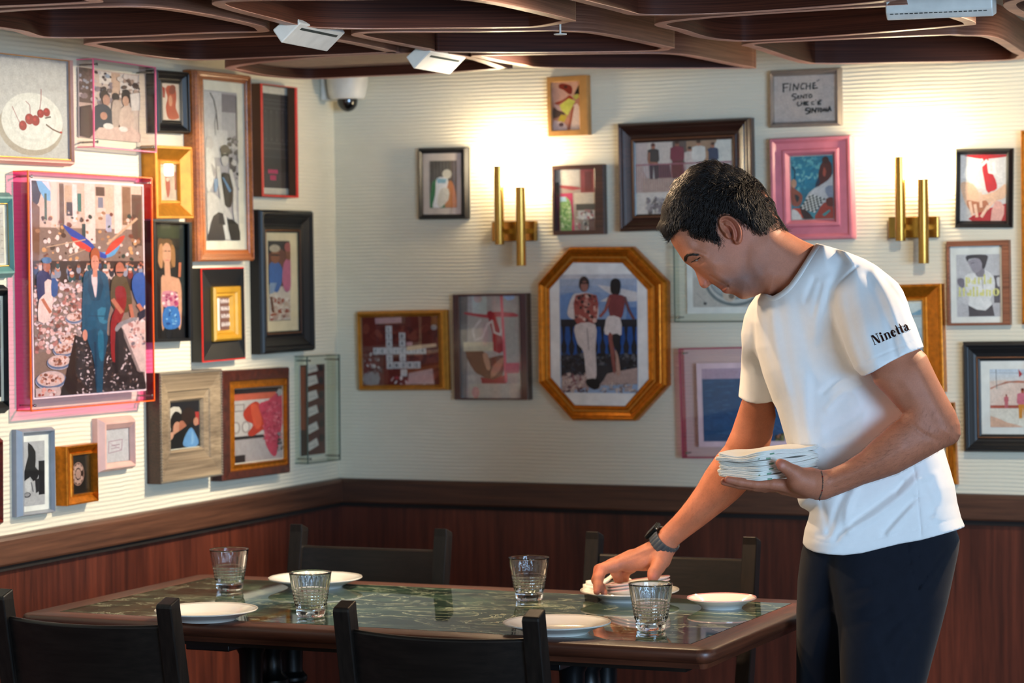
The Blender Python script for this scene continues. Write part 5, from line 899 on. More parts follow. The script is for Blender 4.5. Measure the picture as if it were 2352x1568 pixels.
# ================================================================ TABLEWARE
def make_plate(R, pink=False, flut=True):
    root = empty('dinner_plate' if R > .08 else 'side_plate')
    rf = (lambda a, r, z: 1+.012*abs(math.cos(4*a))**.6*(1 if r > R*.85 else 0)) if flut else None
    up = [(0, .006), (R*.58, .006), (R*.66, .009), (R*.74, .013), (R*.97, .0205), (R, .0215)]
    dn = [(R, .0195), (R*.95, .0175), (R*.72, .009), (R*.60, .0035), (R*.58, 0), (R*.54, 0), (R*.53, .003), (0, .003)]
    b = MB(); b.lathe(up+dn, n=96, rf=rf); o = b.build('plate_body', CHINA, root, True)
    b = MB(); q = R*.005
    prof = [(R*.955, .0203), (R*.995, .0219), (R*1.003, .0205), (R*.995, .0192), (R*.955, .0198)]
    b.lathe(prof, n=96, rf=rf, cap=False)
    b.build('rim_line', plain('pink_glaze_rim', '#c98a86', .15, coat=.3) if pink else plain('grey_glaze_rim', '#c4bcae', .15, coat=.3), root, True)
    return root
pl = make_plate(.1015)
PL = [(.640, -1.7685, 'white dinner plate with a scalloped rim on the near left of the table'),
      (.597, -1.2375, 'white dinner plate with a scalloped rim on the far left, behind a tumbler'),
      (1.372, -1.710, 'white dinner plate at the near edge behind the middle chair'),
      (1.325, -1.2175, 'white dinner plate at the far edge under the tilted small plates')]
for i, (x, y, lab) in enumerate(PL):
    o = pl if i == 0 else copy_tree(pl); o.location = (x, y, .7508); o.rotation_euler = (0, 0, i*.7); tag(o, lab, 'plate', 'white dinner plates on the table')
sp = make_plate(.070, True, False); sp.location = (1.547, -1.275, .7508); tag(sp, 'small white side plate with a pink rim at the far right table corner', 'plate', 'small side plates')
# three small plates gripped by the right hand, tilted
def make_glass():
    root = empty('tumbler'); H = .0885; rb, rt = .0275, .0425
    def R(z): return rb+(rt-rb)*(z/H)**1.0
    def rf(a, r, z):
        k = 1.0
        if z > .018 and z < H-.006: k += .016*math.cos(24*a)*min(1, (z-.018)/.006)*min(1, (H-.006-z)/.01)
        return k
    outer = []
    for i in range(61):
        z = H*i/60; r = R(z)
        if z < .0035: r -= (.0035-z)*.6
        if .022 < z < .052: r += .0006*math.sin((z-.022)/.0062*2*PI)
        if .014 < z < .020: r -= .0012*math.sin((z-.014)/.006*PI)
        outer.append((r, z))
    inner = [(rt-.0014, H+.0005), (R(H-.003)-.0020, H-.003), (R(.05)-.0024, .05), (R(.02)-.0030, .020), (R(.014)-.006, .0145), (0, .0135)]
    b = MB(); n = 96
    rr = []
    for r, z in [(0.0001, 0.0012)]+outer+inner[:-1]+[(.0001, .0135)]:
        isout = (r, z) in outer
        rr.append([Vector(((r*(rf(2*PI*i/n, r, z) if isout else 1))*math.cos(2*PI*i/n), (r*(rf(2*PI*i/n, r, z) if isout else 1))*math.sin(2*PI*i/n), z)) for i in range(n)])
    b.rings(rr, 0, True, True, True); b.build('tumbler_body', glassm(), root, 'all'); return root
gl = make_glass()
GL = [(.444, -1.343, 'fluted clear glass tumbler farthest left, nearest the left wall'), (.816, -1.659, 'fluted clear glass tumbler in front of the far left plate'),
      (1.129, -1.288, 'fluted clear glass tumbler standing alone in the middle of the far side'), (1.526, -1.615, 'fluted clear glass tumbler at the near right, in front of the reaching hand')]
for i, (x, y, lab) in enumerate(GL):
    o = gl if i == 0 else copy_tree(gl); o.location = (x, y, .7509); o.rotation_euler = (0, 0, i*.5); tag(o, lab, 'glass', 'fluted water tumblers')
# ================================================================ THE MAN
D0 = 4.98; S = D0/FPX
def Wpt(x, y, d): return CAM + (FW + RT*(x-CXP)/FPX - UP*(y-CYP)/FPX)*(D0+d)
def Warr(V):
    x, y, d = V[:, 0:1], V[:, 1:2], V[:, 2:3]
    return CAM[None] + (FW[None] + RT[None]*(x-CXP)/FPX - UP[None]*(y-CYP)/FPX)*(D0+d)
def fld(anchors, PX, PY, sig=60):
    if isinstance(anchors, np.ndarray): return anchors
    if not hasattr(anchors, '__len__'): return np.full(PX.shape, float(anchors))
    n = np.zeros(PX.shape); w_ = np.zeros(PX.shape)+1e-12
    for (x, y, v) in anchors:
        g = np.exp(-((PX-x)**2+(PY-y)**2)/(2*sig*sig))+1e-7/(1+((PX-x)**2+(PY-y)**2)/1e4); n += g*v; w_ += g
    return n/w_
def psd(poly, PX, PY):
    """signed distance in px, positive inside"""
    P = np.array(poly, float); d2 = np.full(PX.shape, 1e18); ins = np.zeros(PX.shape, bool); n = len(P)
    for i in range(n):
        a, b = P[i], P[(i+1) % n]; e = b-a; L2 = e@e+1e-12
        t = np.clip(((PX-a[0])*e[0]+(PY-a[1])*e[1])/L2, 0, 1); d2 = np.minimum(d2, (PX-a[0]-t*e[0])**2+(PY-a[1]-t*e[1])**2)
        c = ((a[1] > PY) != (b[1] > PY)) & (PX < (b[0]-a[0])*(PY-a[1])/(b[1]-a[1]+1e-12)+a[0]); ins ^= c
    d = np.sqrt(d2); return np.where(ins, d, -d)
def sm(poly, k=4): return [tuple(p) for p in catmull(poly, k)]
def linedist(pl, PX, PY):
    d2 = np.full(PX.shape, 1e18)
    for (a, b) in zip(pl[:-1], pl[1:]):
        ex, ey = b[0]-a[0], b[1]-a[1]; L2 = ex*ex+ey*ey+1e-9; t = np.clip(((PX-a[0])*ex+(PY-a[1])*ey)/L2, 0, 1)
        d2 = np.minimum(d2, (PX-a[0]-t*ex)**2+(PY-a[1]-t*ey)**2)
    return np.sqrt(d2)
def folds(lst, PX, PY):
    o = np.zeros(PX.shape)
    for pl, wd, amp in lst:
        if len(pl) > 2: pl = [tuple(p) for p in catmull(pl, 4, False)]
        o += amp*np.exp(-(linedist(pl, PX, PY)/wd)**2)
    return o
class Vol:
    """sampled solid: coordinates are (px, py, depth offset in m); distances in metres"""
    def __init__(s, x0, x1, y0, y1, z0, z1, h):
        s.h = h; st = h/S; s.x = np.arange(x0, x1+st, st); s.y = np.arange(y0, y1+st, st); s.z = np.arange(z0, z1+h, h)
        s.PX, s.PY = np.meshgrid(s.x, s.y, indexing='ij'); s.F = np.full((len(s.x), len(s.y), len(s.z)), .05, np.float32)
    def smin(s, G, k):
        if k <= 0: s.F = np.minimum(s.F, G); return
        hh = np.clip(.5+.5*(G-s.F)/k, 0, 1); s.F = (G*(1-hh)+s.F*hh-k*hh*(1-hh)).astype(np.float32)
    def infl(s, poly, W, R, C=0, k=.01, dW=None, n=2.0, sig=60, keep=None, flat=None):
        d = psd(poly, s.PX, s.PY)*S; W = fld(W, s.PX, s.PY, sig); R = fld(R, s.PX, s.PY, sig); C = fld(C, s.PX, s.PY, sig)
        if dW is not None: W = W+dW
        W = np.maximum(W, .002)
        A = np.maximum((R-d)/R, 0)[:, :, None]; Zn = np.abs((s.z[None, None, :]-C[:, :, None])/W[:, :, None])
        G = ((A**n+Zn**n)**(1/n)-1)*np.minimum(R, W)[:, :, None]
        if keep is not None: G = np.maximum(G, -psd(keep, s.PX, s.PY)[:, :, None]*S)
        s.smin(G.astype(np.float32), k); return W
    def cone(s, p, k=.004, cut=False):
        """chain of round cones: list of (px, py, d, radius px)"""
        for a, b in zip(p[:-1], p[1:]):
            ax, ay, az, ar = a[0]*S, a[1]*S, a[2], a[3]*S; bx, by, bz, br = b[0]*S, b[1]*S, b[2], b[3]*S
            m = max(ar, br)+.03
            ix = np.where((s.x*S > min(ax, bx)-m) & (s.x*S < max(ax, bx)+m))[0]; iy = np.where((s.y*S > min(ay, by)-m) & (s.y*S < max(ay, by)+m))[0]; iz = np.where((s.z > min(az, bz)-m) & (s.z < max(az, bz)+m))[0]
            if not len(ix) or not len(iy) or not len(iz): continue
            sl = (slice(ix[0], ix[-1]+1), slice(iy[0], iy[-1]+1), slice(iz[0], iz[-1]+1))
            X = (s.x[sl[0]]*S)[:, None, None]; Y = (s.y[sl[1]]*S)[None, :, None]; Z = s.z[sl[2]][None, None, :]
            e = np.array([bx-ax, by-ay, bz-az]); L2 = e@e+1e-12
            t = np.clip(((X-ax)*e[0]+(Y-ay)*e[1]+(Z-az)*e[2])/L2, 0, 1)
            G = np.sqrt((X-ax-t*e[0])**2+(Y-ay-t*e[1])**2+(Z-az-t*e[2])**2)-(ar+(br-ar)*t)
            Fs = s.F[sl]
            if cut: hh = np.clip(.5-.5*(-G-Fs)/-k if False else .5+.5*(-G-Fs)/k, 0, 1); s.F[sl] = (-G*hh+Fs*(1-hh)+k*hh*(1-hh)).astype(np.float32)
            else: hh = np.clip(.5+.5*(G-Fs)/k, 0, 1); s.F[sl] = (G*(1-hh)+Fs*hh-k*hh*(1-hh)).astype(np.float32)
    def mesh(s, smooth=1):
        F = s.F; F[0] = F[-1] = .05; F[:, 0] = F[:, -1] = .05; F[:, :, 0] = F[:, :, -1] = .05
        sg = F < 0; nx, ny, nz = F.shape
        cnt = sum(sg[a:nx-1+a, b:ny-1+b, c:nz-1+c].astype(np.int8) for a in (0, 1) for b in (0, 1) for c in (0, 1))
        act = (cnt > 0) & (cnt < 8); idx = np.argwhere(act); N = len(idx); ids = np.full(act.shape, -1, np.int64); ids[act] = np.arange(N)
        acc = np.zeros((N, 3)); num = np.zeros(N); cor = [(a, b, c) for a in (0, 1) for b in (0, 1) for c in (0, 1)]
        i, j, k = idx.T
        for p in cor:
            for ax in range(3):
                if p[ax]: continue
                q = list(p); q[ax] = 1
                fa = F[i+p[0], j+p[1], k+p[2]].astype(float); fb = F[i+q[0], j+q[1], k+q[2]].astype(float); m = (fa < 0) != (fb < 0)
                t = np.where(m, fa/(fa-fb+1e-20), 0); v = np.array(p, float)[None].repeat(N, 0); v[:, ax] += t; acc[m] += v[m]; num[m] += 1
        V = idx+acc/num[:, None]; faces = []
        for ax in range(3):
            o = [0, 1, 2]; o.remove(ax); a_ = sg; b_ = np.roll(sg, -1, ax); ch = (a_ != b_)
            sl = [slice(1, -1)]*3; sl[ax] = slice(0, -1); m = np.zeros_like(ch); m[tuple(sl)] = ch[tuple(sl)]
            e = np.argwhere(m); u = np.zeros(3, int); w_ = np.zeros(3, int); u[o[0]] = 1; w_[o[1]] = 1
            q = [ids[tuple((e-d_).T)] for d_ in (u+w_, w_, 0*u, u)]
            Q = np.stack(q, 1); fl = sg[tuple(e.T)]
            if ax == 1: fl = ~fl
            Q[~fl] = Q[~fl][:, ::-1]; Q = Q[(Q >= 0).all(1)]; faces.append(Q)
        Q = np.concatenate(faces)
        for _ in range(smooth):
            sm_ = np.zeros((N, 3)); c_ = np.zeros(N)
            for a in range(4):
                b = (a+1) % 4
                np.add.at(sm_, Q[:, a], V[Q[:, b]]); np.add.at(c_, Q[:, a], 1); np.add.at(sm_, Q[:, b], V[Q[:, a]]); np.add.at(c_, Q[:, b], 1)
            V = V*.5+sm_/c_[:, None]*.5
        st = s.h/S
        P = np.stack([s.x[0]+V[:, 0]*st, s.y[0]+V[:, 1]*st, s.z[0]+V[:, 2]*s.h], 1)
        return P, Q
def meshobj(name, parts, mat, parent=None, colfn=None, solid_flip=True):
    Vs, Fs, n = [], [], 0
    for P, Q in parts:
        Vs.append(P); Fs.append(Q+n); n += len(P)
    P = np.concatenate(Vs); Q = np.concatenate(Fs); Wd = Warr(P)
    me = bpy.data.meshes.new(name); me.vertices.add(len(P)); me.vertices.foreach_set('co', Wd.astype(np.float32).ravel())
    me.loops.add(Q.size); me.loops.foreach_set('vertex_index', Q.astype(np.int32).ravel()); me.polygons.add(len(Q))
    me.polygons.foreach_set('loop_start', np.arange(0, Q.size, 4, dtype=np.int32)); me.polygons.foreach_set('loop_total', np.full(len(Q), 4, np.int32))
    me.polygons.foreach_set('use_smooth', np.ones(len(Q), bool)); me.update(calc_edges=True); me.validate()
    if colfn is not None:
        c = np.ones((len(P), 4), np.float32); c[:, :3] = colfn(P); at = me.color_attributes.new('Col', 'FLOAT_COLOR', 'POINT'); at.data.foreach_set('color', c.ravel())
    me.materials.append(mat); o = bpy.data.objects.new(name, me); COL.objects.link(o)
    if parent is not None: o.parent = parent
    return o, P, Q
def attr_mat(name, rough, bumpd=0, nscale=300, sss=0, var=.06, sheen=0, tint=(1, 1, 1), spec=.5, bump2=None):
    m, nt, b = new_mat(name); L = nt.links.new; a = nt.nodes.new('ShaderNodeAttribute'); a.attribute_name = 'Col'
    tc = nt.nodes.new('ShaderNodeTexCoord'); n = nt.nodes.new('ShaderNodeTexNoise'); n.inputs['Scale'].default_value = nscale; n.inputs['Detail'].default_value = 5; L(tc.outputs['Object'], n.inputs['Vector'])
    n2 = nt.nodes.new('ShaderNodeTexNoise'); n2.inputs['Scale'].default_value = nscale*.09; n2.inputs['Detail'].default_value = 4; L(tc.outputs['Object'], n2.inputs['Vector'])
    ad = nt.nodes.new('ShaderNodeMath'); ad.operation = 'ADD'; L(n.outputs['Fac'], ad.inputs[0]); L(n2.outputs['Fac'], ad.inputs[1])
    mr = nt.nodes.new('ShaderNodeMapRange'); L(ad.outputs[0], mr.inputs[0]); mr.inputs[1].default_value = .65; mr.inputs[2].default_value = 1.35; mr.inputs[3].default_value = 1-var; mr.inputs[4].default_value = 1+var
    mx = nt.nodes.new('ShaderNodeMix'); mx.data_type = 'RGBA'; mx.blend_type = 'MULTIPLY'; mx.inputs[0].default_value = 1; L(a.outputs['Color'], mx.inputs[6]); L(mr.outputs[0], mx.inputs[7]); L(mx.outputs[2], b.inputs['Base Color'])
    b.inputs['Roughness'].default_value = rough; b.inputs['Specular IOR Level'].default_value = spec; b.inputs['Sheen Weight'].default_value = sheen
    if sss: b.inputs['Subsurface Weight'].default_value = sss; b.inputs['Subsurface Radius'].default_value = (1, .3, .15); b.inputs['Subsurface Scale'].default_value = .005
    if bumpd:
        bp = nt.nodes.new('ShaderNodeBump'); bp.inputs['Strength'].default_value = .5; bp.inputs['Distance'].default_value = bumpd; L(n.outputs['Fac'], bp.inputs['Height']); L(bp.outputs[0], b.inputs['Normal'])
    return m
SKIN = attr_mat('skin', .56, .0003, 420, .12, .13, spec=.35); FABRIC = attr_mat('white_cotton_jersey', .85, .0002, 900, 0, .025, .2, spec=.2)
TROUS = attr_mat('navy_twill', .85, .0003, 700, 0, .14, .08, spec=.15); HAIRM = plain('dark_brown_hair', '#1c130d', .46, 0, .45, .25, 120); HAIRC = plain('hair_underlayer', '#0e0907', .95, 0, .05, .3, 200)
def z14(*p): return [(1480+x/4.2375, 350+y/4.2375) for x, y in p]
def z15(*p): return [(1540+x/8.7125, 540+y/8.7125) for x, y in p]

# ---------------------------------------------------------------- head and neck
V = Vol(1500, 1990, 360, 760, -.125, .125, .00125)
core = [(1538, 545), (1546, 563), (1557, 579), (1565, 592), (1573, 602), (1584, 610), (1600, 622), (1617, 637), (1634, 650), (1644, 657), (1655, 665), (1661, 671), (1668, 674), (1676, 674.5), (1684, 676), (1691, 680), (1698, 684.5), (1706, 687), (1715, 686), (1724, 683), (1733, 681), (1742, 673), (1752, 655), (1762, 625), (1772, 590), (1782, 555), (1786, 528), (1783, 502), (1776, 474), (1762, 447), (1742, 424), (1715, 406), (1685, 395), (1652, 391), (1620, 397), (1590, 413), (1566, 436), (1547, 466), (1536, 498), (1534, 524)]
Wh = [(1640, 450, .072), (1700, 440, .074), (1740, 500, .070), (1600, 480, .066), (1660, 530, .073), (1590, 550, .066), (1620, 590, .067), (1660, 600, .068), (1720, 590, .064), (1770, 560, .055), (1650, 640, .055), (1690, 640, .056), (1700, 670, .046), (1740, 640, .056), (1580, 590, .062)]
Rh = [(1640, 440, .070), (1740, 480, .065), (1590, 520, .050), (1620, 590, .034), (1660, 640, .033), (1700, 660, .034), (1740, 620, .045), (1580, 590, .036)]
PX, PY = V.PX, V.PY
def g2(x, y, sx, sy, a, rot=0):
    c, s_ = math.cos(rot), math.sin(rot); u = (PX-x)*c+(PY-y)*s_; v = -(PX-x)*s_+(PY-y)*c; return a*np.exp(-(u/sx)**2-(v/sy)**2)
dW = g2(1597, 597, 15, 9, -.0095, .1)+g2(1588, 606, 9, 7, -.006, .6)                         # eye socket
dW += folds([([(1571, 594), (1583, 583), (1600, 580), (1618, 586)], 6, .0035)], PX, PY)        # brow ridge
dW += g2(1600, 593.5, 9, 6.0, .0052, .25)                                                        # upper lid over the eyeball
dW += folds([([(1589, 587.5), (1600, 584.5), (1612, 590)], 1.6, -.0016)], PX, PY)                # lid crease
dW += folds([([(1589, 601.5), (1597, 597.5), (1607, 592)], 1.3, -.0028), ([(1590, 605), (1600, 603.5), (1611, 598)], 2.6, .0016), ([(1592, 610), (1604, 610), (1616, 603)], 2.4, -.0010)], PX, PY)
dW += g2(1640, 604, 22, 15, .0035, .5)+g2(1668, 630, 24, 16, -.0025, .6)+g2(1600, 560, 18, 12, -.0035, .8)
dW += folds([([(1632, 633), (1644, 641), (1656, 648), (1668, 655), (1674, 662)], 2.6, -.0030), ([(1640, 628), (1656, 640), (1672, 650)], 8, .0022)], PX, PY)   # nasolabial fold
dW += folds([([(1657, 666), (1663, 661), (1671, 656.5)], 1.5, -.0062), ([(1672, 655), (1676, 662)], 2.2, -.0022)], PX, PY)   # mouth line and corner
dW += folds([([(1650, 660), (1657, 657), (1666, 653)], 3.2, .0020), ([(1663, 670), (1670, 664), (1675, 660)], 3.4, .0022), ([(1672, 673), (1680, 667)], 3.5, -.0026)], PX, PY)
dW += g2(1700, 676, 14, 9, .003)+g2(1742, 625, 14, 20, .0015)
# ear
earp = sm(z14((716, 690), (718, 645), (750, 614), (800, 604), (850, 618), (900, 655), (935, 708), (956, 765), (957, 825), (942, 872), (915, 895), (886, 893), (868, 862), (850, 838), (815, 842), (770, 800), (730, 745)), 4)
de = psd(earp, PX, PY); core_sd = de
ear = np.clip(de/2.2, 0, 1); ear = ear*ear*(3-2*ear)
tilt = np.clip(((PX-1650)+(PY-495)*.15)/55, 0, 1)
eh = ear*(.0005+.0185*tilt**.8)
rim = z14((800, 790), (755, 745), (732, 690), (745, 640), (800, 622), (855, 640), (905, 685), (933, 745), (940, 810), (922, 865))
inner = z14((760, 665), (800, 655), (850, 685), (885, 740), (900, 800), (890, 850))
eh += ear*folds([(rim, 3.0, .0040), (inner, 3.2, -.0060), (z14((790, 700), (835, 715), (862, 755), (872, 810), (868, 850)), 2.6, .0036), (z14((815, 745), (835, 790), (845, 820)), 4.6, -.0100), (z14((770, 700), (800, 735)), 3.0, -.0030)], PX, PY)
eh += g2(*z14((795, 800))[0], 3.6, 4.2, .0030)
V.infl(sm(core, 3), Wh, Rh, 0, 0, dW+eh, 2.15, 42)
# the nose, narrow and with its own wings
nose = sm([(1576, 598), (1582, 604), (1590.5, 609.4), (1596.2, 621.5), (1602, 638.7), (1606.6, 653), (1610.5, 658.6), (1615, 661.6), (1620, 662), (1625, 660), (1630, 655.5), (1635, 650.5), (1642, 646), (1650, 638), (1640, 622), (1622, 606), (1602, 594), (1586, 590)], 3)
dn = g2(1632, 643, 8, 8, .0058)+g2(1616, 655, 8, 7, .0018)+folds([([(1622, 652), (1625, 641), (1633, 633), (1641, 637)], 1.8, -.0020)], PX, PY)
V.infl(nose, [(1585, 600, .0085), (1600, 625, .0095), (1613, 650, .0120), (1632, 645, .0145), (1620, 620, .012)], .0125, 0, .0045, dn, 2.0, 14)
V.cone([(1627, 657.5, -.0075, 2.3), (1633, 653.5, -.0095, 2.0)], .0015, True)
V.cone([(1627, 657.5, .0075, 2.3), (1633, 653.5, .0095, 2.0)], .0015, True)
neck = sm([(1718, 640), (1738, 662), (1746, 668), (1752, 671), (1760, 677.5), (1767, 681), (1776, 680), (1790, 678), (1812, 700), (1850, 740), (1930, 740), (1960, 640), (1925, 588), (1880, 567), (1848, 553.5), (1822, 539.5), (1801, 526), (1785, 505), (1752, 500), (1715, 560)], 3)
dnk = folds([([(1722, 600), (1745, 640), (1770, 672)], 11, .0022), ([(1700, 628), (1735, 655), (1752, 668)], 8, -.0018)], PX, PY)
V.infl(neck, [(1730, 560, .062), (1760, 570, .063), (1800, 600, .060), (1850, 640, .066), (1930, 660, .10)], [(1740, 570, .036), (1800, 600, .048), (1900, 640, .06)], 0, .016, dnk, 2.1, 40)
head = V.mesh(1)
# ---------------------------------------------------------------- near (left) arm and hand
V = Vol(1640, 2225, 700, 1165, -.36, -.04, .0016)
PX, PY = V.PX, V.PY
arm = [(2070, 735), (2096, 775), (2112, 800), (2128, 815), (2136, 832), (2153, 868), (2175, 910), (2195, 946), (2205, 973), (2207, 998), (2200, 1013), (2188, 1021), (2168, 1029), (2138, 1046), (2100, 1067), (2062, 1087), (2024, 1100), (1985, 1112), (1951, 1126), (1920, 1138), (1895, 1146), (1872, 1147), (1868, 1090), (1886, 1083), (1909, 1076), (1940, 1062), (1978, 1037), (2004, 1012), (2043, 978), (2066, 961), (2073, 949), (2062, 936), (2036, 908), (2008, 880), (2000, 858), (2004, 830), (2005, 780), (2040, 735)]
Wa = [(2050, 740, .036), (2075, 800, .044), (2085, 860, .046), (2140, 960, .041), (2060, 1030, .043), (1980, 1070, .036), (1900, 1112, .029)]
Ra = [(2050, 780, .050), (2100, 880, .047), (2150, 970, .044), (2060, 1030, .041), (1980, 1075, .033), (1895, 1112, .026)]
Ca = [(2050, 760, -.215), (2110, 880, -.235), (2150, 980, -.240), (2060, 1030, -.238), (1980, 1070, -.228), (1900, 1112, -.215)]
da = folds([([(2060, 880), (2085, 930), (2078, 960)], 14, -.0018), ([(2110, 850), (2150, 930), (2180, 985)], 16, .0025), ([(2075, 950), (2110, 990), (2150, 1010)], 7, -.002), ([(1905, 1100), (1990, 1075), (2070, 1030)], 14, .002), ([(1900, 1125), (1980, 1095)], 6, -.0012)], PX, PY)
V.infl(arm, Wa, Ra, Ca, 0, da, 2.1, 55)
# palm: metacarpals side by side in depth, fingers under the cloth, thumb on top
for i, (dd, kn, tip, tr) in enumerate(((-.228, (1776, 1112), (1672, 1101), 8.4), (-.207, (1778, 1115), (1663, 1106), 8.6), (-.187, (1784, 1117), (1668, 1108), 8.0), (-.169, (1796, 1118), (1692, 1111), 7.0))):
    V.cone([(1888, 1116, -.212+(i-1.5)*.009, 22), (1836, 1117, dd*.6-.08, 19), (kn[0], kn[1], dd, 12.5)], .012)
    m1 = (kn[0]*.62+tip[0]*.38, kn[1]*.62+tip[1]*.38+4); m2 = (kn[0]*.28+tip[0]*.72, kn[1]*.28+tip[1]*.72+3)
    V.cone([(kn[0], kn[1], dd, 12), (m1[0], m1[1], dd+.001, 10.8), (m2[0], m2[1], dd+.001, 9.6), (tip[0], tip[1], dd, tr)], .0035)
V.cone([(1886, 1112, -.226, 27), (1860, 1108, -.238, 31), (1836, 1104, -.246, 27)], .014)
V.cone([(1845, 1100, -.248, 25), (1824, 1086, -.254, 18), (1808, 1075, -.258, 13.5), (1797, 1068, -.260, 12.3), (1791, 1063, -.260, 9.6)], .006)
V.cone([(1850, 1128, -.200, 14), (1800, 1124, -.196, 11)], .01)
armL = V.mesh(1)
# ---------------------------------------------------------------- far (right) arm and hand
V = Vol(1345, 1830, 840, 1385, .02, .56, .0016)
PX, PY = V.PX, V.PY
arm = [(1716, 870), (1706, 912), (1693, 952), (1680, 990), (1664, 1024), (1645, 1046), (1620, 1082), (1600, 1117), (1580, 1146), (1562, 1169), (1546, 1187), (1532, 1201), (1519, 1214), (1500, 1233), (1492, 1262), (1532, 1278), (1548, 1264), (1556, 1252), (1582, 1232), (1615, 1208), (1650, 1181), (1675, 1162), (1697, 1143), (1715, 1124), (1740, 1090), (1765, 1035), (1774, 1000), (1782, 955), (1777, 915), (1770, 870)]
Wa = [(1740, 900, .046), (1725, 1010, .044), (1680, 1080, .044), (1610, 1150, .036), (1530, 1240, .0255)]
Ra = [(1740, 900, .040), (1720, 1010, .043), (1660, 1090, .039), (1600, 1160, .031), (1530, 1240, .024)]
Ca = [(1745, 880, .19), (1722, 1010, .22), (1660, 1100, .262), (1600, 1160, .298), (1530, 1240, .340)]
da = folds([([(1668, 1030), (1690, 1060), (1700, 1100)], 10, -.003), ([(1640, 1070), (1600, 1135), (1560, 1190)], 9, .0018)], PX, PY)
V.infl(arm, Wa, Ra, Ca, 0, da, 2.1, 50)
# back of the hand
hand = sm([(1556, 1246), (1530, 1225), (1512, 1228), (1490, 1243), (1462, 1257), (1436, 1271), (1418, 1281), (1420, 1306), (1446, 1314), (1466, 1309), (1484, 1306), (1500, 1308), (1518, 1308), (1531, 1288), (1540, 1268)], 3)
V.infl(hand, .023, .017, [(1540, 1245, .342), (1480, 1275, .350), (1430, 1290, .356)], .008, folds([([(1500, 1262), (1460, 1283), (1432, 1294)], 5, .0018), ([(1510, 1250), (1470, 1268), (1440, 1280)], 4, .0014), ([(1505, 1280), (1470, 1300)], 5, -.0014)], PX, PY), 2.2, 40)
# fingers: index (nearest), middle, ring, little (farthest); thumb towards the camera
V.cone([(1452, 1284, .345, 15), (1410, 1300, .336, 14), (1382, 1307, .326, 13), (1374, 1328, .312, 12), (1374, 1346, .302, 10.4), (1371, 1358, .294, 8.2)], .005)
V.cone([(1450, 1276, .360, 15), (1406, 1296, .356, 13.5), (1376, 1308, .350, 12.3), (1370, 1332, .336, 11.4), (1381, 1350, .318, 9.8), (1388, 1361, .306, 7.6)], .004)
V.cone([(1456, 1280, .378, 14), (1422, 1298, .390, 12.5), (1413, 1312, .408, 11.5), (1419, 1328, .420, 10), (1423, 1336, .425, 8)], .004)
V.cone([(1474, 1286, .390, 13), (1450, 1304, .404, 11.5), (1437, 1314, .418, 10.5), (1435, 1326, .428, 9.2), (1437, 1336, .432, 7.5)], .004)
V.cone([(1532, 1262, .334, 19), (1520, 1286, .322, 18.5), (1511, 1302, .308, 15), (1503, 1315, .296, 13.8), (1500, 1325, .290, 12.6)], .008)
V.cone([(1520, 1275, .328, 16), (1480, 1294, .336, 13.5), (1450, 1294, .342, 13)], .010)
armR = V.mesh(1)
# ---------------------------------------------------------------- torso, hips and legs (under the clothes)
V = Vol(1690, 2240, 540, 2375, -.22, .24, .007)
V.infl([(1850, 615), (1960, 640), (2030, 700), (2060, 850), (2110, 1010), (2145, 1140), (2150, 1300), (2120, 1400), (2040, 1430), (1920, 1420), (1890, 1300), (1890, 1180), (1840, 1000), (1775, 840), (1762, 740), (1790, 700)], [(1900, 650, .075), (1900, 800, .10), (2000, 1100, .105), (2000, 1350, .10)], .09, [(1850, 700, .02), (2000, 1300, 0)], 0)
V.cone([(1950, 690, -.06, 40), (2045, 810, -.20, 38)], .02); V.cone([(1800, 750, .08, 36), (1742, 890, .18, 36)], .02)
for (dd, fy, pts) in ((.085, 2303, [(1910, 1350, 60), (1895, 1600, 50), (1905, 1800, 42), (1910, 2000, 38), (1915, 2180, 32), (1920, 2265, 30)]), (-.085, 2362, [(2050, 1350, 66), (2032, 1600, 60), (2010, 1820, 46), (2012, 2000, 42), (2018, 2180, 36), (2022, 2325, 32)])):
    V.cone([(x, y, dd, r) for x, y, r in pts], .02); x, y, r = pts[-1]; V.cone([(x, y, dd, r-6), (x-60, fy-22, dd, 17), (x-115, fy-17, dd, 12)], .02)
body = V.mesh(0)

# ---------------------------------------------------------------- T-shirt
V = Vol(1680, 2235, 545, 1290, -.31, .27, .0026)
PX, PY = V.PX, V.PY
keep = [(1874, 558), (1905, 566), (1947, 579), (1985, 594), (2012, 609), (2039, 630), (2062, 649), (2074, 667), (2085, 694), (2093, 721), (2104, 747), (2122, 797), (2160, 1000), (2169, 1034), (2182, 1076), (2193, 1115), (2199, 1154), (2208, 1189), (2217, 1209), (2201, 1216), (2162, 1227.5), (2116, 1240), (2065, 1249), (2026, 1258.5), (1980, 1270), (1937, 1275), (1902, 1273), (1871, 1268), (1852, 1258.5), (1843.5, 1247), (1848, 1216), (1856, 1193), (1860, 1176), (1850, 1169.5), (1839, 1164), (1834, 1155), (1826, 1120), (1813, 1040), (1802, 1000), (1792, 965), (1784, 939), (1774, 921), (1700, 880), (1702, 840), (1704, 797), (1702, 766), (1709, 728), (1720, 702), (1736, 679), (1748, 667.5), (1760, 674.8), (1775, 679.5), (1794, 669), (1813, 652), (1832, 625), (1851, 594.5)]
collar = [(1880, 552), (1874, 559), (1862, 577), (1851, 594.5), (1841, 611), (1832, 626), (1823, 639), (1813, 652), (1804, 662), (1794, 669.5), (1784, 676), (1775, 679.8), (1767, 678.5), (1760, 675), (1748, 667), (1735, 655)]
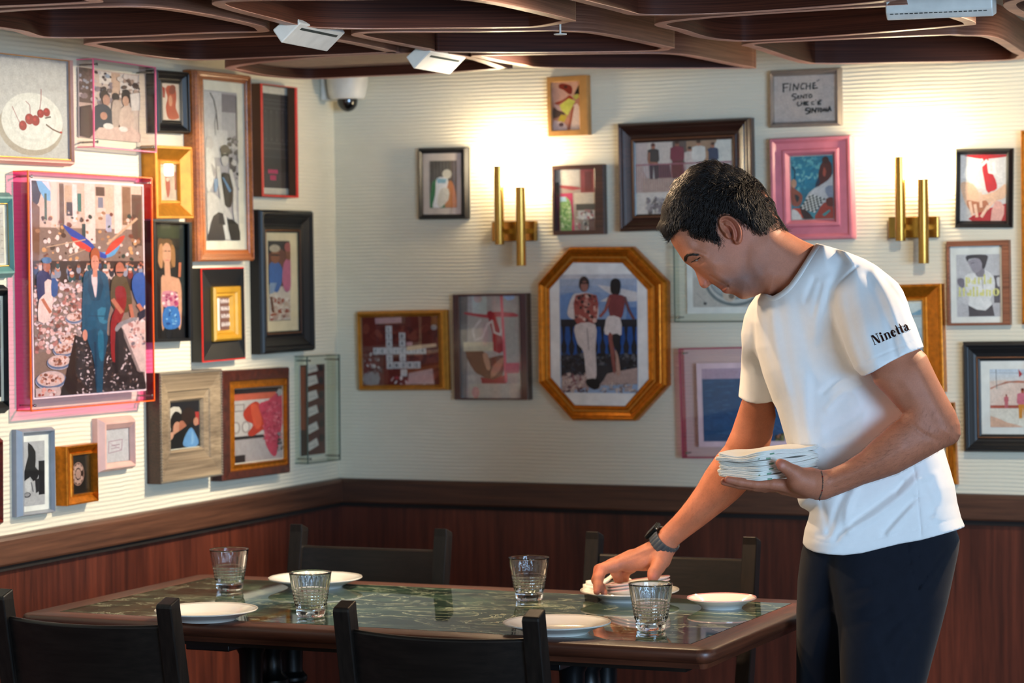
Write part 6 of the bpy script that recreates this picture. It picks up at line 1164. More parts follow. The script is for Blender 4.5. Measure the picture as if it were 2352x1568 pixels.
body_p = [(1890, 545), (1950, 572), (2010, 600), (2060, 660), (2090, 740), (2110, 820), (2128, 900), (2150, 970), (2172, 1034), (2185, 1076), (2197, 1115), (2203, 1154), (2212, 1189), (2224, 1215), (2240, 1330), (1845, 1345), (1839, 1247), (1844, 1216), (1852, 1193), (1856, 1176), (1846, 1169.5), (1835, 1164), (1829, 1155), (1821, 1120), (1808, 1045), (1797, 1000), (1787, 965), (1776, 925), (1752, 860), (1735, 800), (1730, 740), (1740, 690), (1760, 650), (1830, 590)]
Wb = [(1860, 600, .095), (1800, 680, .105), (1740, 700, .075), (1930, 620, .115), (1880, 700, .150), (2000, 760, .155), (1800, 850, .145), (1950, 900, .160), (1850, 1000, .150), (2050, 1000, .150), (1950, 1150, .150), (2120, 1150, .150), (1950, 1290, .160), (2150, 1250, .155)]
Rb = [(1800, 660, .06), (1860, 620, .06), (1800, 800, .075), (1950, 850, .095), (1850, 1000, .085), (2000, 1050, .09), (2000, 1250, .085), (1870, 1250, .075), (2180, 1200, .075)]
fl = [([(1758, 700), (1768, 800), (1795, 900), (1825, 1010)], 10, -.0026), ([(1790, 700), (1806, 800), (1825, 900), (1850, 1030)], 11, -.0022), ([(1772, 720), (1786, 820), (1808, 900)], 9, .0024),
      ([(1830, 690), (1850, 780), (1868, 880), (1868, 980)], 14, -.0020), ([(1852, 860), (1850, 960), (1862, 1040)], 13, .0022), ([(1900, 640), (1880, 700), (1872, 770)], 12, .0030), ([(1870, 640), (1850, 690)], 7, -.0030), ([(1885, 655), (1868, 720)], 6, -.0022),
      ([(1975, 880), (1930, 870), (1890, 900)], 8, -.0035), ([(1985, 905), (1940, 900), (1900, 940)], 9, .0030), ([(1950, 820), (1915, 800), (1885, 790)], 9, -.0025), ([(2000, 930), (1960, 960), (1905, 990)], 12, -.0028), ([(2040, 960), (1990, 1010), (1920, 1060)], 13, -.0030), ([(2020, 950), (1960, 1010), (1900, 1030)], 10, .0026),
      ([(2100, 1080), (2060, 1120), (2010, 1160), (1935, 1215), (1920, 1236)], 9, -.0060), ([(2110, 1100), (2070, 1140), (2010, 1185), (1950, 1220)], 9, .0050), ([(1965, 1125), (1948, 1160), (1945, 1200)], 9, .0055), ([(1945, 1120), (1925, 1160), (1905, 1225)], 8, -.0045), ([(2100, 1145), (2060, 1185), (2030, 1222)], 8, -.0050), ([(2095, 1165), (2060, 1205), (2042, 1225)], 7, .0035),
      ([(1885, 1150), (1895, 1190), (1900, 1225), (1880, 1228)], 7, -.0035), ([(2075, 1105), (2058, 1130)], 6, -.0035), ([(2130, 1110), (2150, 1150), (2140, 1180)], 10, -.0045), ([(2150, 1090), (2165, 1140), (2150, 1190)], 10, .0035), ([(2160, 1030), (2150, 1090), (2120, 1140)], 11, -.0030), ([(1870, 1100), (1880, 1150), (1870, 1190)], 10, .0030),
      ([(2096, 1065), (2106, 1110), (2110, 1160), (2117, 1240)], 2.0, -.0028), ([(1845, 1228), (1905, 1248), (1980, 1244), (2065, 1224), (2117, 1213), (2216, 1184)], 1.8, -.0016)]
dWb = folds(fl, PX, PY)
col2 = [(x+(9 if y < 672 else 3), y+(6 if y < 672 else 11)) for x, y in collar[1:-1]]
W2 = V.infl(body_p, Wb, Rb, [(1860, 640, 0), (1760, 750, .055), (1850, 900, .02), (2050, 900, -.01), (2000, 1200, 0)], 0, dWb, 2.35, 70)
# near sleeve
slv = [(1925, 560), (1985, 592), (2014, 607), (2041, 628), (2064, 647), (2077, 666), (2088, 693), (2096, 720), (2107, 747), (2125, 797), (2150, 860), (2000, 915), (1978, 862), (1962, 847), (1946, 812), (1938, 789), (1923, 744), (1911, 698), (1911, 667), (1922, 635), (1935, 600)]
fs = [([(1968, 612), (1930, 646), (1917, 668), (1917, 698), (1929, 744), (1943, 789), (1966, 846)], 3.0, -.0045), ([(1990, 630), (2020, 690), (2045, 760), (2058, 822)], 9, -.0040), ([(2010, 625), (2042, 690), (2066, 760), (2085, 800)], 9, .0045), ([(2025, 625), (2065, 680), (2095, 735)], 7, -.0042), ([(2040, 640), (2078, 690), (2100, 730)], 5, .0030), ([(1965, 640), (1985, 740), (2010, 830)], 14, .0030), ([(1945, 680), (1962, 760), (1985, 830)], 9, -.0022), ([(1975, 838), (2030, 812), (2080, 792), (2114, 776)], 1.5, -.0014)]
V.infl(slv, [(1960, 620, .060), (1990, 720, .072), (2050, 820, .068)], [(1960, 650, .050), (2010, 750, .058), (2060, 830, .052)], [(1950, 620, -.075), (1970, 680, -.115), (2010, 760, -.175), (2050, 830, -.215)], .012, folds(fs, PX, PY), 2.2, 45)
# far sleeve
fsl = [(1760, 660), (1737, 676), (1719, 700), (1706, 727), (1700, 766), (1701, 797), (1702, 847), (1697, 890), (1690, 960), (1810, 970), (1800, 915), (1795, 850), (1800, 760)]
V.infl(fsl, .072, .045, [(1740, 720, .10), (1735, 920, .185)], .014, folds([([(1738, 700), (1740, 780), (1752, 860)], 7, -.0035), ([(1725, 740), (1722, 800), (1735, 850)], 7, .003)], PX, PY), 2.2, 45)
keep2 = [p for p in keep]
# cut everything outside the garment: hems, neckline, sleeve ends
keep_all = keep[:12]+[(2081, 812.5), (2043, 832), (2004, 855), (1985, 863)]
cutfar = [(1700, 870), (1699, 885), (1696, 911), (1714, 922), (1737, 927), (1760, 925.5), (1774, 921)]
outl = keep[:12]+keep[12:41]+cutfar[::-1]+keep[43:]
d_all = psd(outl, PX, PY)*S
V.F = np.maximum(V.F, -d_all[:, :, None]).astype(np.float32)
# the near sleeve stops at its hem: remove near-side material below the hem line between the hem and the body
hem = np.array([(1985, 863), (2004, 855), (2043, 832), (2081, 812.5), (2122, 797)])
hy_ = np.interp(PX, hem[:, 0], hem[:, 1]); 
zc = fld([(2000, 860, -.150), (2100, 850, -.135)], PX, PY)
below = np.where((PX > 1962) & (PX < 2140), (PY-hy_)*S, -1.0)
Gc = np.minimum(below[:, :, None], (-.158-V.z)[None, None, :]*1.0)
V.F = np.maximum(V.F, Gc).astype(np.float32)
shirtm = V.mesh(1)
def shirtcol(P):
    c = np.repeat(np.array(hexc('#e3e1de')[:3])[None], len(P), 0); return c
# ---------------------------------------------------------------- trousers
V = Vol(1780, 2250, 1190, 2330, -.24, .24, .0040)
PX, PY = V.PX, V.PY
near = [(2180, 1160), (2196, 1215), (2205, 1240), (2201, 1270), (2190, 1322), (2177, 1382), (2160, 1448), (2143, 1510), (2128, 1568), (2108, 1700), (2088, 1850), (2078, 2000), (2072, 2150), (2068, 2285), (2060, 2380), (1965, 2380), (1968, 2285), (1955, 2150), (1945, 2000), (1940, 1850), (1938, 1700), (1930, 1568), (1925, 1440), (1905, 1320), (1895, 1200), (2000, 1140)]
far = [(2060, 1160), (1950, 1180), (1865, 1200), (1850, 1235), (1840, 1268), (1832, 1330), (1829, 1400), (1829, 1568), (1833, 1700), (1840, 1850), (1852, 2000), (1858, 2150), (1862, 2285), (1862, 2380), (1960, 2380), (1958, 2285), (1958, 2150), (1962, 2000), (1965, 1850), (1962, 1700), (1960, 1568), (1980, 1440), (2040, 1330)]
fn = [([(2085, 1245), (2092, 1300), (2110, 1355)], 2.2, -.0035), ([(2113, 1243), (2108, 1300), (2110, 1352)], 2.0, -.0020), ([(2110, 1352), (2145, 1300), (2172, 1262)], 3.0, -.0045), ([(2118, 1350), (2150, 1310)], 5, .0030), ([(2110, 1360), (2106, 1450), (2100, 1568)], 1.8, -.0020),
      ([(1905, 1371), (1950, 1362), (2000, 1340)], 9, -.0035), ([(1912, 1395), (1960, 1400), (2010, 1380)], 10, .0035), ([(1935, 1440), (1990, 1425), (2040, 1395)], 9, -.0030), ([(2100, 1395), (2060, 1430), (2030, 1470)], 10, -.0035), ([(2110, 1440), (2080, 1480), (2060, 1520)], 9, .0030), ([(2120, 1420), (2090, 1500), (2070, 1568)], 9, -.0028), ([(2020, 1500), (2040, 1568), (2040, 1640)], 14, .003)]
V.infl(near, [(2080, 1225, .085), (2080, 1290, .115), (2060, 1400, .105), (2030, 1600, .085), (2010, 2000, .065), (2010, 2280, .058)], [(2060, 1230, .10), (2060, 1300, .085), (2040, 1568, .075), (2010, 2000, .050)], [(2080, 1250, -.035), (2050, 1400, -.062), (2030, 1600, -.085), (2000, 2200, -.085)], 0, folds(fn, PX, PY), 2.2, 80)
V.infl(far, [(1940, 1225, .095), (1940, 1290, .120), (1930, 1400, .100), (1900, 1600, .085), (1905, 2000, .065), (1905, 2280, .058)], [(1900, 1300, .07), (1895, 1568, .055), (1905, 2000, .045)], [(1940, 1250, .01), (1920, 1400, .055), (1900, 1600, .085), (1900, 2200, .085)], .010, folds([([(1902, 1285), (1904, 1340), (1910, 1372)], 2.5, -.003), ([(1910, 1375), (1880, 1400), (1850, 1450)], 10, -.003), ([(1915, 1400), (1890, 1440), (1870, 1500)], 10, .003)], PX, PY), 2.2, 80)
V.F = np.maximum(V.F, (1212-(V.PY+(V.PX-2030)*.30*0))[:, :, None]*S).astype(np.float32)
V.F = np.maximum(V.F, ((V.PY-2296)*S)[:, :, None]).astype(np.float32)
trousm = V.mesh(1)
def trcol(P):
    return np.repeat(np.array(hexc('#12151e')[:3])[None], len(P), 0)
# ---------------------------------------------------------------- hair
V = Vol(1500, 1830, 360, 600, -.125, .125, .0014)
PX, PY = V.PX, V.PY
hair_out = z14((245, 825), (215, 815), (185, 775), (160, 720), (155, 690), (180, 630), (195, 570), (215, 510), (240, 450), (270, 390), (310, 330), (350, 270), (400, 230), (440, 200), (490, 165), (540, 140), (600, 124), (660, 112), (730, 124), (780, 150), (840, 160), (900, 188), (960, 205), (1020, 243), (1080, 292), (1130, 345), (1160, 400), (1200, 450), (1230, 510), (1270, 590), (1320, 670), (1362, 738))
hair_low = z14((1300, 722), (1240, 748), (1170, 772), (1110, 770), (1050, 748), (1010, 712), (960, 682), (925, 650), (880, 628), (840, 600), (780, 590), (730, 602), (705, 640), (698, 700), (694, 760), (720, 800), (775, 870), (770, 905), (748, 950), (700, 915), (640, 882), (590, 852), (540, 840), (480, 832), (440, 802), (400, 758), (350, 742), (300, 762), (268, 792))
hreg = hair_out+hair_low
bulk = hair_out+[(1800, 545), (1770, 590), (1700, 600), (1600, 590), (1552, 560), (1541, 548)]
dk = psd(hreg, PX, PY)
rnd = np.random.RandomState(4); nz = np.zeros(PX.shape)
for _ in range(36):
    a = rnd.uniform(0, 2*PI); q = rnd.uniform(.18, .55); nz += np.sin((PX*math.cos(a)+PY*math.sin(a))*q+rnd.uniform(0, 6))
nz = nz/6*np.clip((470-PY)/60+.35, .25, 1)
Wt = fld([(p[0], p[1], p[2]) for p in Wh], PX, PY, 42)+g2(1597, 597, 15, 9, -.0095, .1)*0
topb = np.clip((500-PY)/90, 0, 1)
V.infl(bulk, Wt+(.0015+.0085*np.clip(dk/16, 0, 1)+.004*topb), [(1640, 440, .074), (1740, 480, .068), (1560, 500, .055), (1780, 540, .05)], 0, 0, nz*.0011, 2.1, 42)
edge = dk+nz*.6
V.F = np.maximum(V.F, (-edge*S)[:, :, None]).astype(np.float32)
hairm = V.mesh(0)
def strands(P, Q, n, flow, seed, L0, L1, rad, curl, onlynear=True, lift=.0035):
    """short tapered locks growing from a surface; all in one mesh"""
    rs = np.random.RandomState(seed); fc = P[Q].mean(1)
    A = P[Q[:, 1]]-P[Q[:, 0]]; B = P[Q[:, 3]]-P[Q[:, 0]]; sc3 = np.array([S, S, 1]); N = np.cross(A*sc3, B*sc3); ar = np.linalg.norm(N, axis=1)+1e-12; N = N/ar[:, None]
    ok = np.ones(len(fc), bool)
    if onlynear: ok = fc[:, 2] < .035
    pr = ar*ok; pr = pr/pr.sum(); ix = rs.choice(len(fc), n, p=pr); b = MB()
    vs = []; fs = []
    for i in ix:
        p = fc[i]*sc3; nn = N[i]
        if nn[2]*(-1) < -.9: pass
        f = flow(fc[i][0], fc[i][1]); t = np.array([f[0], f[1], 0.0])+rs.normal(0, .22, 3); t -= nn*(t@nn); t /= np.linalg.norm(t)+1e-9
        L = rs.uniform(L0, L1); side = np.cross(nn, t); ph = rs.uniform(0, 6.3); cu = curl*rs.uniform(.4, 1.4); pts = []
        for k in range(6):
            u = k/5; q = p+t*L*u+side*cu*math.sin(u*4.2+ph)*u+nn*(lift*math.sin(u*2.6)+.0004); pts.append(q)
        base = len(vs)
        for k in range(6):
            r = rad*(1-.85*(k/5)**1.5); tt = pts[min(k+1, 5)]-pts[max(k-1, 0)]; tt /= np.linalg.norm(tt)+1e-9; s1 = np.cross(nn, tt); s1 /= np.linalg.norm(s1)+1e-9; s2 = np.cross(tt, s1)
            for a in (0, 2.09, 4.19): v = pts[k]+(s1*math.cos(a)*1.3+s2*math.sin(a)*.7)*r; vs.append((v[0]/S, v[1]/S, v[2]))
        for k in range(5):
            for a in range(3): fs.append((base+k*3+a, base+k*3+(a+1) % 3, base+k*3+3+(a+1) % 3, base+k*3+3+a))
    return np.array(vs), np.array(fs)
def flow_head(x, y):
    pts = ((1560, 420, -.75, .65), (1530, 500, -.25, 1), (1620, 400, -1, .15), (1680, 395, -1, -.05), (1740, 420, -.25, .75), (1770, 470, .45, 1), (1790, 520, .8, .9), (1700, 470, .1, 1), (1650, 460, -.45, .9), (1600, 500, -.6, .9), (1650, 540, .2, 1), (1655, 565, .25, 1), (1740, 510, .35, 1), (1600, 545, -.3, 1))
    w_ = [(1/(((x-a)/40)**2+((y-b)/40)**2+.15)**1.5, c, d) for a, b, c, d in pts]; s_ = sum(k[0] for k in w_); return (sum(k[0]*k[1] for k in w_)/s_, sum(k[0]*k[2] for k in w_)/s_)
st1 = strands(*hairm, 11000, flow_head, 3, .010, .022, .00040, .0034)
st2 = strands(hairm[0], hairm[1][hairm[0][hairm[1]].mean(1)[:, 1] < 470], 2600, flow_head, 9, .016, .028, .00062, .0062, True, .0058)

# ---------------------------------------------------------------- shoes
shoem = []
for ch_ in ([(2030, 2322, -.085, 36), (2010, 2330, -.085, 36), (1950, 2342, -.085, 30), (1895, 2346, -.085, 24)], [(1925, 2262, .085, 34), (1905, 2272, .085, 34), (1845, 2284, .085, 28), (1795, 2288, .085, 22)]):
    V = Vol(1750, 2090, 2205, 2385, -.15, .15, .004); V.cone(ch_, .015)
    wz = (CAM[2]+(FW[2]+RT[2]*(V.PX-CXP)/FPX-UP[2]*(V.PY-CYP)/FPX)[:, :, None]*(D0+V.z)[None, None, :])
    V.F = np.maximum(V.F, .001-wz).astype(np.float32); shoem.append(V.mesh(0))
def skincol(P):
    b = np.array(hexc('#ad6c50')[:3]); c = np.repeat(b[None], len(P), 0); x, y, z = P[:, 0], P[:, 1], P[:, 2]
    def mixc(col, m):
        nonlocal c
        k = np.array(hexc(col)[:3]); c = c*(1-m[:, None])+k[None]*m[:, None]
    g = lambda cx, cy, sx, sy, a: a*np.exp(-((x-cx)/sx)**2-((y-cy)/sy)**2)
    hd = (y < 720) & (x < 1830)
    mixc('#6e4f45', np.clip(hd*(g(1705, 652, 42, 28, .8)+g(1735, 630, 34, 40, .45)+g(1668, 648, 20, 10, .45)+g(1655, 655, 14, 6, .3)), 0, .8))
    mixc('#c06a58', np.clip(hd*(g(1614, 650, 14, 12, .4)+g(1690, 530, 22, 34, .45)+g(1660, 668, 12, 6, .35)), 0, .6))
    mixc('#7a4438', np.clip(hd*g(1628, 655, 4, 3, .6)*(np.abs(z) < .014), 0, .8))
    lips = hd*np.exp(-(np.minimum(np.hypot(x-1656, y-663), np.hypot(x-1664, y-670))/6)**2); mixc('#a05a50', np.clip(lips, 0, .7))
    tips = np.maximum.reduce([g(1790, 1063, 10, 10, .5), g(1668, 1101, 12, 10, .4), g(1374, 1358, 12, 10, .4), g(1500, 1325, 14, 12, .45), g(1372, 1310, 16, 12, .3)]); mixc('#c0604e', np.clip(tips, 0, .6))
    mixc('#3a1812', np.clip(hd*(z < 0)*g(1679.5, 536, 3.0, 6.5, .9), 0, 1))  # shade of the ear canal painted into the skin colour
    mixc('#d8a090', np.clip(g(1797, 1069, 5, 6, .6)*(z < -.255), 0, 1))
    return c
person, bp, bq = meshobj('person', [head, armL, armR, body], SKIN, None, skincol)
tag(person, 'man in a white T-shirt bending over the table with folded napkins', 'person')
def child(name, parts, mat, colfn=None, label=None, par=None):
    o, P, Q = meshobj(name, parts, mat, par or person, colfn)
    if label: o['label'] = label
    return o
tshirt = child('t_shirt', [shirtm], FABRIC, shirtcol, 'white short-sleeved T-shirt')
child('trousers', [trousm], TROUS, trcol, 'dark navy trousers')
for q_ in shoem: child('shoe', [q_], plain('black_leather', '#121212', .4), None, 'black shoe')
hr_o = child('hair', [hairm, st1, st2], HAIRC, None, 'short dark wavy hair'); hr_o.data.materials.append(HAIRM); nf0 = len(hairm[1]); mi_ = np.zeros(len(hr_o.data.polygons), np.int32); mi_[nf0:] = 1; hr_o.data.polygons.foreach_set('material_index', mi_)
def bvh(P, Q): return BVHTree.FromPolygons([tuple(v) for v in Warr(P)], [tuple(int(k) for k in q) for q in Q])
BV_H = bvh(*head)
def surf(B, x, y, off=0):
    d = Vector(ray(x, y)).normalized(); h = B.ray_cast(Vector(CAM), d)
    if h[0] is None: return None, None
    return h[0]-d*off, h[1]
# collar rib of the T-shirt
BV_S = bvh(*shirtm)
b = MB(); rr = []
cl = [tuple(p) for p in catmull(collar[1:-1], 4, False)]
for i, (x, y) in enumerate(cl):
    t = np.array(cl[min(i+1, len(cl)-1)])-np.array(cl[max(i-1, 0)]); t = t/(np.linalg.norm(t)+1e-9); nrm = np.array([-t[1], t[0]])
    if nrm[1] < 0: nrm = -nrm
    if x > 1870: nrm = np.array([.8, .6])
    ring = []
    for q, o in ((1.5, .0003), (2.5, .0016), (6, .0022), (10, .0016), (11.5, .0002)):
        p, _ = surf(BV_S, x+nrm[0]*q, y+nrm[1]*q, o)
        ring.append(p)
    if all(p is not None for p in ring):
        if rr and max((ring[k]-rr[-1][k]).length for k in range(5)) > .02: break
        rr.append(ring)
if len(rr) > 3:
    b.rings(rr, 0, False, False, False); b.c = [hexc('#e3e1de')]*len(b.f); b.build('collar_rib', FABRIC, tshirt, 'all')
# word printed on the near sleeve
def word_mask(X, Y):
    def R(x0, y0, x1, y1): return (X > x0) & (X < x1) & (Y > y0) & (Y < y1)
    def E(cx, cy, rx, ry): return ((X-cx)/rx)**2+((Y-cy)/ry)**2 < 1
    def P(*pts): return psd(pts, X, Y) > 0
    m = R(10, 0, 22, 222) | R(-8, 0, 48, 10) | P((-8, 225), (60, 225), (152, 0), (104, 0), (22, 205)) | R(136, 8, 148, 225) | R(108, 214, 172, 225)
    m |= R(202, 4, 242, 150) | R(187, 0, 258, 10) | R(187, 140, 240, 151) | E(221, 190, 25, 25)
    m |= R(293, 4, 330, 150) | R(280, 140, 330, 151) | R(282, 0, 342, 10) | R(372, 4, 410, 118) | R(362, 0, 424, 10) | (E(362, 112, 48, 44) & ~E(352, 108, 21, 28) & (Y > 108))
    m |= E(492, 75, 56, 82) & ~(E(506, 76, 17, 62) & ~R(470, 78, 540, 89)) & ~R(506, 34, 560, 78)
    for o in (0, 90): m |= R(584+o, 14, 629+o, 152) | P((596+o, 150), (629+o, 150), (611+o, 226), (600+o, 226)) | R(568+o, 138, 657+o, 151) | (E(620+o, 22, 32, 22) & ~E(640+o, 34, 18, 22))
    m |= R(808, 8, 852, 120) | (E(806, 112, 42, 44) & ~E(798, 108, 16, 30) & (Y > 106)) | E(778, 118, 16, 17) | (E(792, 44, 40, 46) & ~E(800, 45, 13, 32)) | R(836, 0, 884, 11)
    return m
st = .45; gx = np.arange(1985, 2108, st); gy = np.arange(728, 812, st); GX, GY = np.meshgrid(gx+st/2, gy+st/2, indexing='ij')
zx, zy = (GX-1980)*9.8-285, (GY-700)*9.8-905
LX, LY = zx*.917-zy*.398, -zx*.398-zy*.917
mk = word_mask(LX, LY); vid = {}; vs = []; fs = []
def vget(i, j):
    if (i, j) not in vid:
        p, _ = surf(BV_S, gx[0]+i*st, gy[0]+j*st, .0015)
        vid[(i, j)] = None if p is None else len(vs)
        if p is not None: vs.append(tuple(p))
    return vid[(i, j)]
for i, j in np.argwhere(mk):
    q = [vget(i, j), vget(i+1, j), vget(i+1, j+1), vget(i, j+1)]
    if None not in q: fs.append(q)
b = MB(); b.add(vs, fs); o = b.build('printed_word', plain('dark_brown_print', '#2a1512', .95, 0, .02), tshirt, fix=False); o['label'] = 'dark brown word Ninetta printed on the sleeve'
# brow, lashes, eye
def tufts(paths, rad, name, mat, n, L, spread, par=person):
    b = MB(); rs = random.Random(8)
    for path, dirs in paths:
        pp = catmull(path, 10, False); dd = catmull(dirs, 10, False)
        for k in range(n):
            i = rs.randrange(len(pp)); x, y = pp[i]+np.array([rs.uniform(-1, 1), rs.uniform(-1, 1)])*spread; dx, dy = dd[i]+np.array([rs.uniform(-.3, .3), rs.uniform(-.3, .3)]); pts = []
            for t in (0, .35, .7, 1):
                p, _ = surf(BV_H, x+dx*L*t, y+dy*L*t, .0004+.0010*math.sin(t*2.6))
                if p is None: break
                pts.append(p)
            if len(pts) > 2: b.tube(pts, [rad, rad, rad*.7, rad*.2][:len(pts)], 4)
    return b.build(name, mat, par, True)
tufts([([(1574.5, 600), (1573, 594.5), (1576.5, 589), (1583, 585.5)], [(-.1, -1), (.3, -1), (.8, -.7), (1, -.3)]), ([(1576, 597), (1576, 591), (1581, 587), (1590, 584.5), (1600, 584.5)], [(.1, -1), (.4, -1), (.9, -.5), (1, -.1), (1, .2)])], .00030, 'eyebrow', HAIRM, 300, 5.0, 1.9)
p1, _ = surf(BV_H, 1601.5, 597.0, -.0011)
b = MB(); R3 = Matrix(((RT[0], -UP[0], FW[0]), (RT[1], -UP[1], FW[1]), (RT[2], -UP[2], FW[2]))).to_4x4()
bb = MB(); bb.ball((0, 0, 0), 1, 0, 16, 10, (.0040, .0019, .0022)); ro = Matrix.Rotation(-.42, 3, 'Z')
b.add([Vector(p1)+(R3.to_3x3() @ (ro @ Vector(v))) for v in bb.v], bb.f); b.build('eye', plain('eye_white', '#7c6c60', .08, 0, .6), person, True)
b = MB(); p2, _ = surf(BV_H, 1600.4, 597.6, -.0004); b.add([Vector(p2)+(R3.to_3x3() @ (ro @ (Vector(v)*.62))) for v in bb.v], bb.f); b.build('iris', plain('dark_iris', '#1c0f08', .05, 0, .8), person, True)
tufts([([(1590, 601), (1596, 597.6), (1602, 594.3), (1608, 590.6)], [(-.8, .6), (-.7, .7), (-.5, .8), (-.2, .8)])], .00030, 'eyelashes', HAIRM, 46, 3.6, .4)
# fine arm hair
def flowL(x, y): return (-.9, .45) if x < 2100 else (-.2, 1)
def flowR(x, y): return (-.6, .8)
fa = lambda M_, c: (M_[0], M_[1][c(M_[0][M_[1]].mean(1))])
hl = strands(*fa(armL, lambda f: (f[:, 0] > 1900) & (f[:, 1] > 930)), 2200, flowL, 5, .006, .013, .00006, .0015, False, .0022)
hr = strands(*fa(armR, lambda f: (f[:, 1] > 1030) & (f[:, 1] < 1205)), 1100, flowR, 6, .006, .012, .00006, .0015, False, .0022)
child('arm_hair', [hl, hr], plain('arm_hair_brown', '#4a3022', .5), None)

# local frame in camera-aligned metres: x right, y down, z away
def lf(c, X):
    return Vector(Wpt(*c)+RT*X[0]-UP*X[1]+FW*X[2])
# wristwatch on the far wrist
ax = np.array([-.66*.085, .75*.085, .044]); ax /= np.linalg.norm(ax); pv = np.array([.75, .66, 0.0]); pv -= ax*(pv@ax); pv /= np.linalg.norm(pv); qv = np.cross(ax, pv)
wc = (1525.5, 1243, .338); b = MB(); N = 66; rr = []
for i in range(N):
    a = 2*PI*i/N; r1, r2 = .0280, .0285; g_ = (.0007 if (i % 3) else -.0009); w_ = .0118
    ring = []
    for s_, o in ((-1, 0), (-1, .0022+g_), (-.8, .0030+g_), (.8, .0030+g_), (1, .0022+g_), (1, 0)):
        ring.append(lf(wc, (pv*math.cos(a)*(r1+o)+qv*math.sin(a)*(r2+o))+ax*w_*s_))
    rr.append(ring)
rr.append(rr[0]); b.rings(rr, 0, True, False, False); watch = b.build('wristwatch', plain('grey_rubber_links', '#3a4146', .5), person, True); watch['label'] = 'grey link-band smartwatch'
def lbox(c0, ctr, axes, dims, name, mat, par, bev=.002):
    b = MB(); vs = []
    for a in (-1, 1):
        for e in (-1, 1):
            for f in (-1, 1): vs.append(lf(c0, ctr+axes[0]*dims[0]/2*a+axes[1]*dims[1]/2*e+axes[2]*dims[2]/2*f))
    b.add(vs, [(0, 1, 3, 2), (4, 6, 7, 5), (0, 4, 5, 1), (2, 3, 7, 6), (0, 2, 6, 4), (1, 5, 7, 3)]); return b.build(name, mat, par, bevel=bev)
lbox(wc, -pv*.0310, (ax, qv, pv), (.036, .030, .0090), 'watch_case', plain('dark_steel', '#2c3034', .25, .9), watch, .003)
lbox(wc, -pv*.0362, (ax, qv, pv), (.032, .027, .0016), 'watch_face', plain('black_glass', '#060708', .05, 0, .8), watch, .0006)
b = MB(); b.tube([lf(wc, -pv*.031-qv*.015), lf(wc, -pv*.031-qv*.018)], .0035, 12); b.build('watch_crown', plain('steel_crown', '#c8c8c8', .2, 1), watch, True)
# bead bracelet on the near wrist
bc = (1885, 1114, -.2135); ax2 = np.array([1, -.22, -.10]); ax2 /= np.linalg.norm(ax2); u2 = np.array([.03, 1, 0.0]); u2 -= ax2*(u2@ax2); u2 /= np.linalg.norm(u2); v2 = np.cross(ax2, u2)
b = MB(); BV_A = bvh(*armL); path = catmull([(1886.5, 1083), (1889.5, 1096), (1890, 1112), (1887.5, 1130), (1882, 1145)], 14, False); pts = []
for x_, y_ in path:
    p, _ = surf(BV_A, x_, y_, .0012)
    if p is not None: pts.append(p)
if len(pts) > 3:
    e0, e1 = pts[0], pts[-1]; mid_ = Vector(Wpt(1884, 1113, -.168))
    back = [Vector(q_) for q_ in catmull([e1, e1*.55+mid_*.45+Vector(-UP)*.012, mid_, e0*.55+mid_*.45+Vector(UP)*.012, e0], 10, False)]
    allp = pts+back; acc = 0; last = allp[0]
    for i, p in enumerate(allp):
        if (p-last).length > .0026 or i == 0: b.ball(p, .0015 if acc % 3 else .0012, 1 if acc % 9 == 4 else 0, 6, 5); last = p; acc += 1
b.build('bracelet', [plain('silver_beads_dark', '#77706a', .3, .8), plain('red_bead', '#7a1418', .3)], person, True)['label'] = 'thin silver bead bracelet'
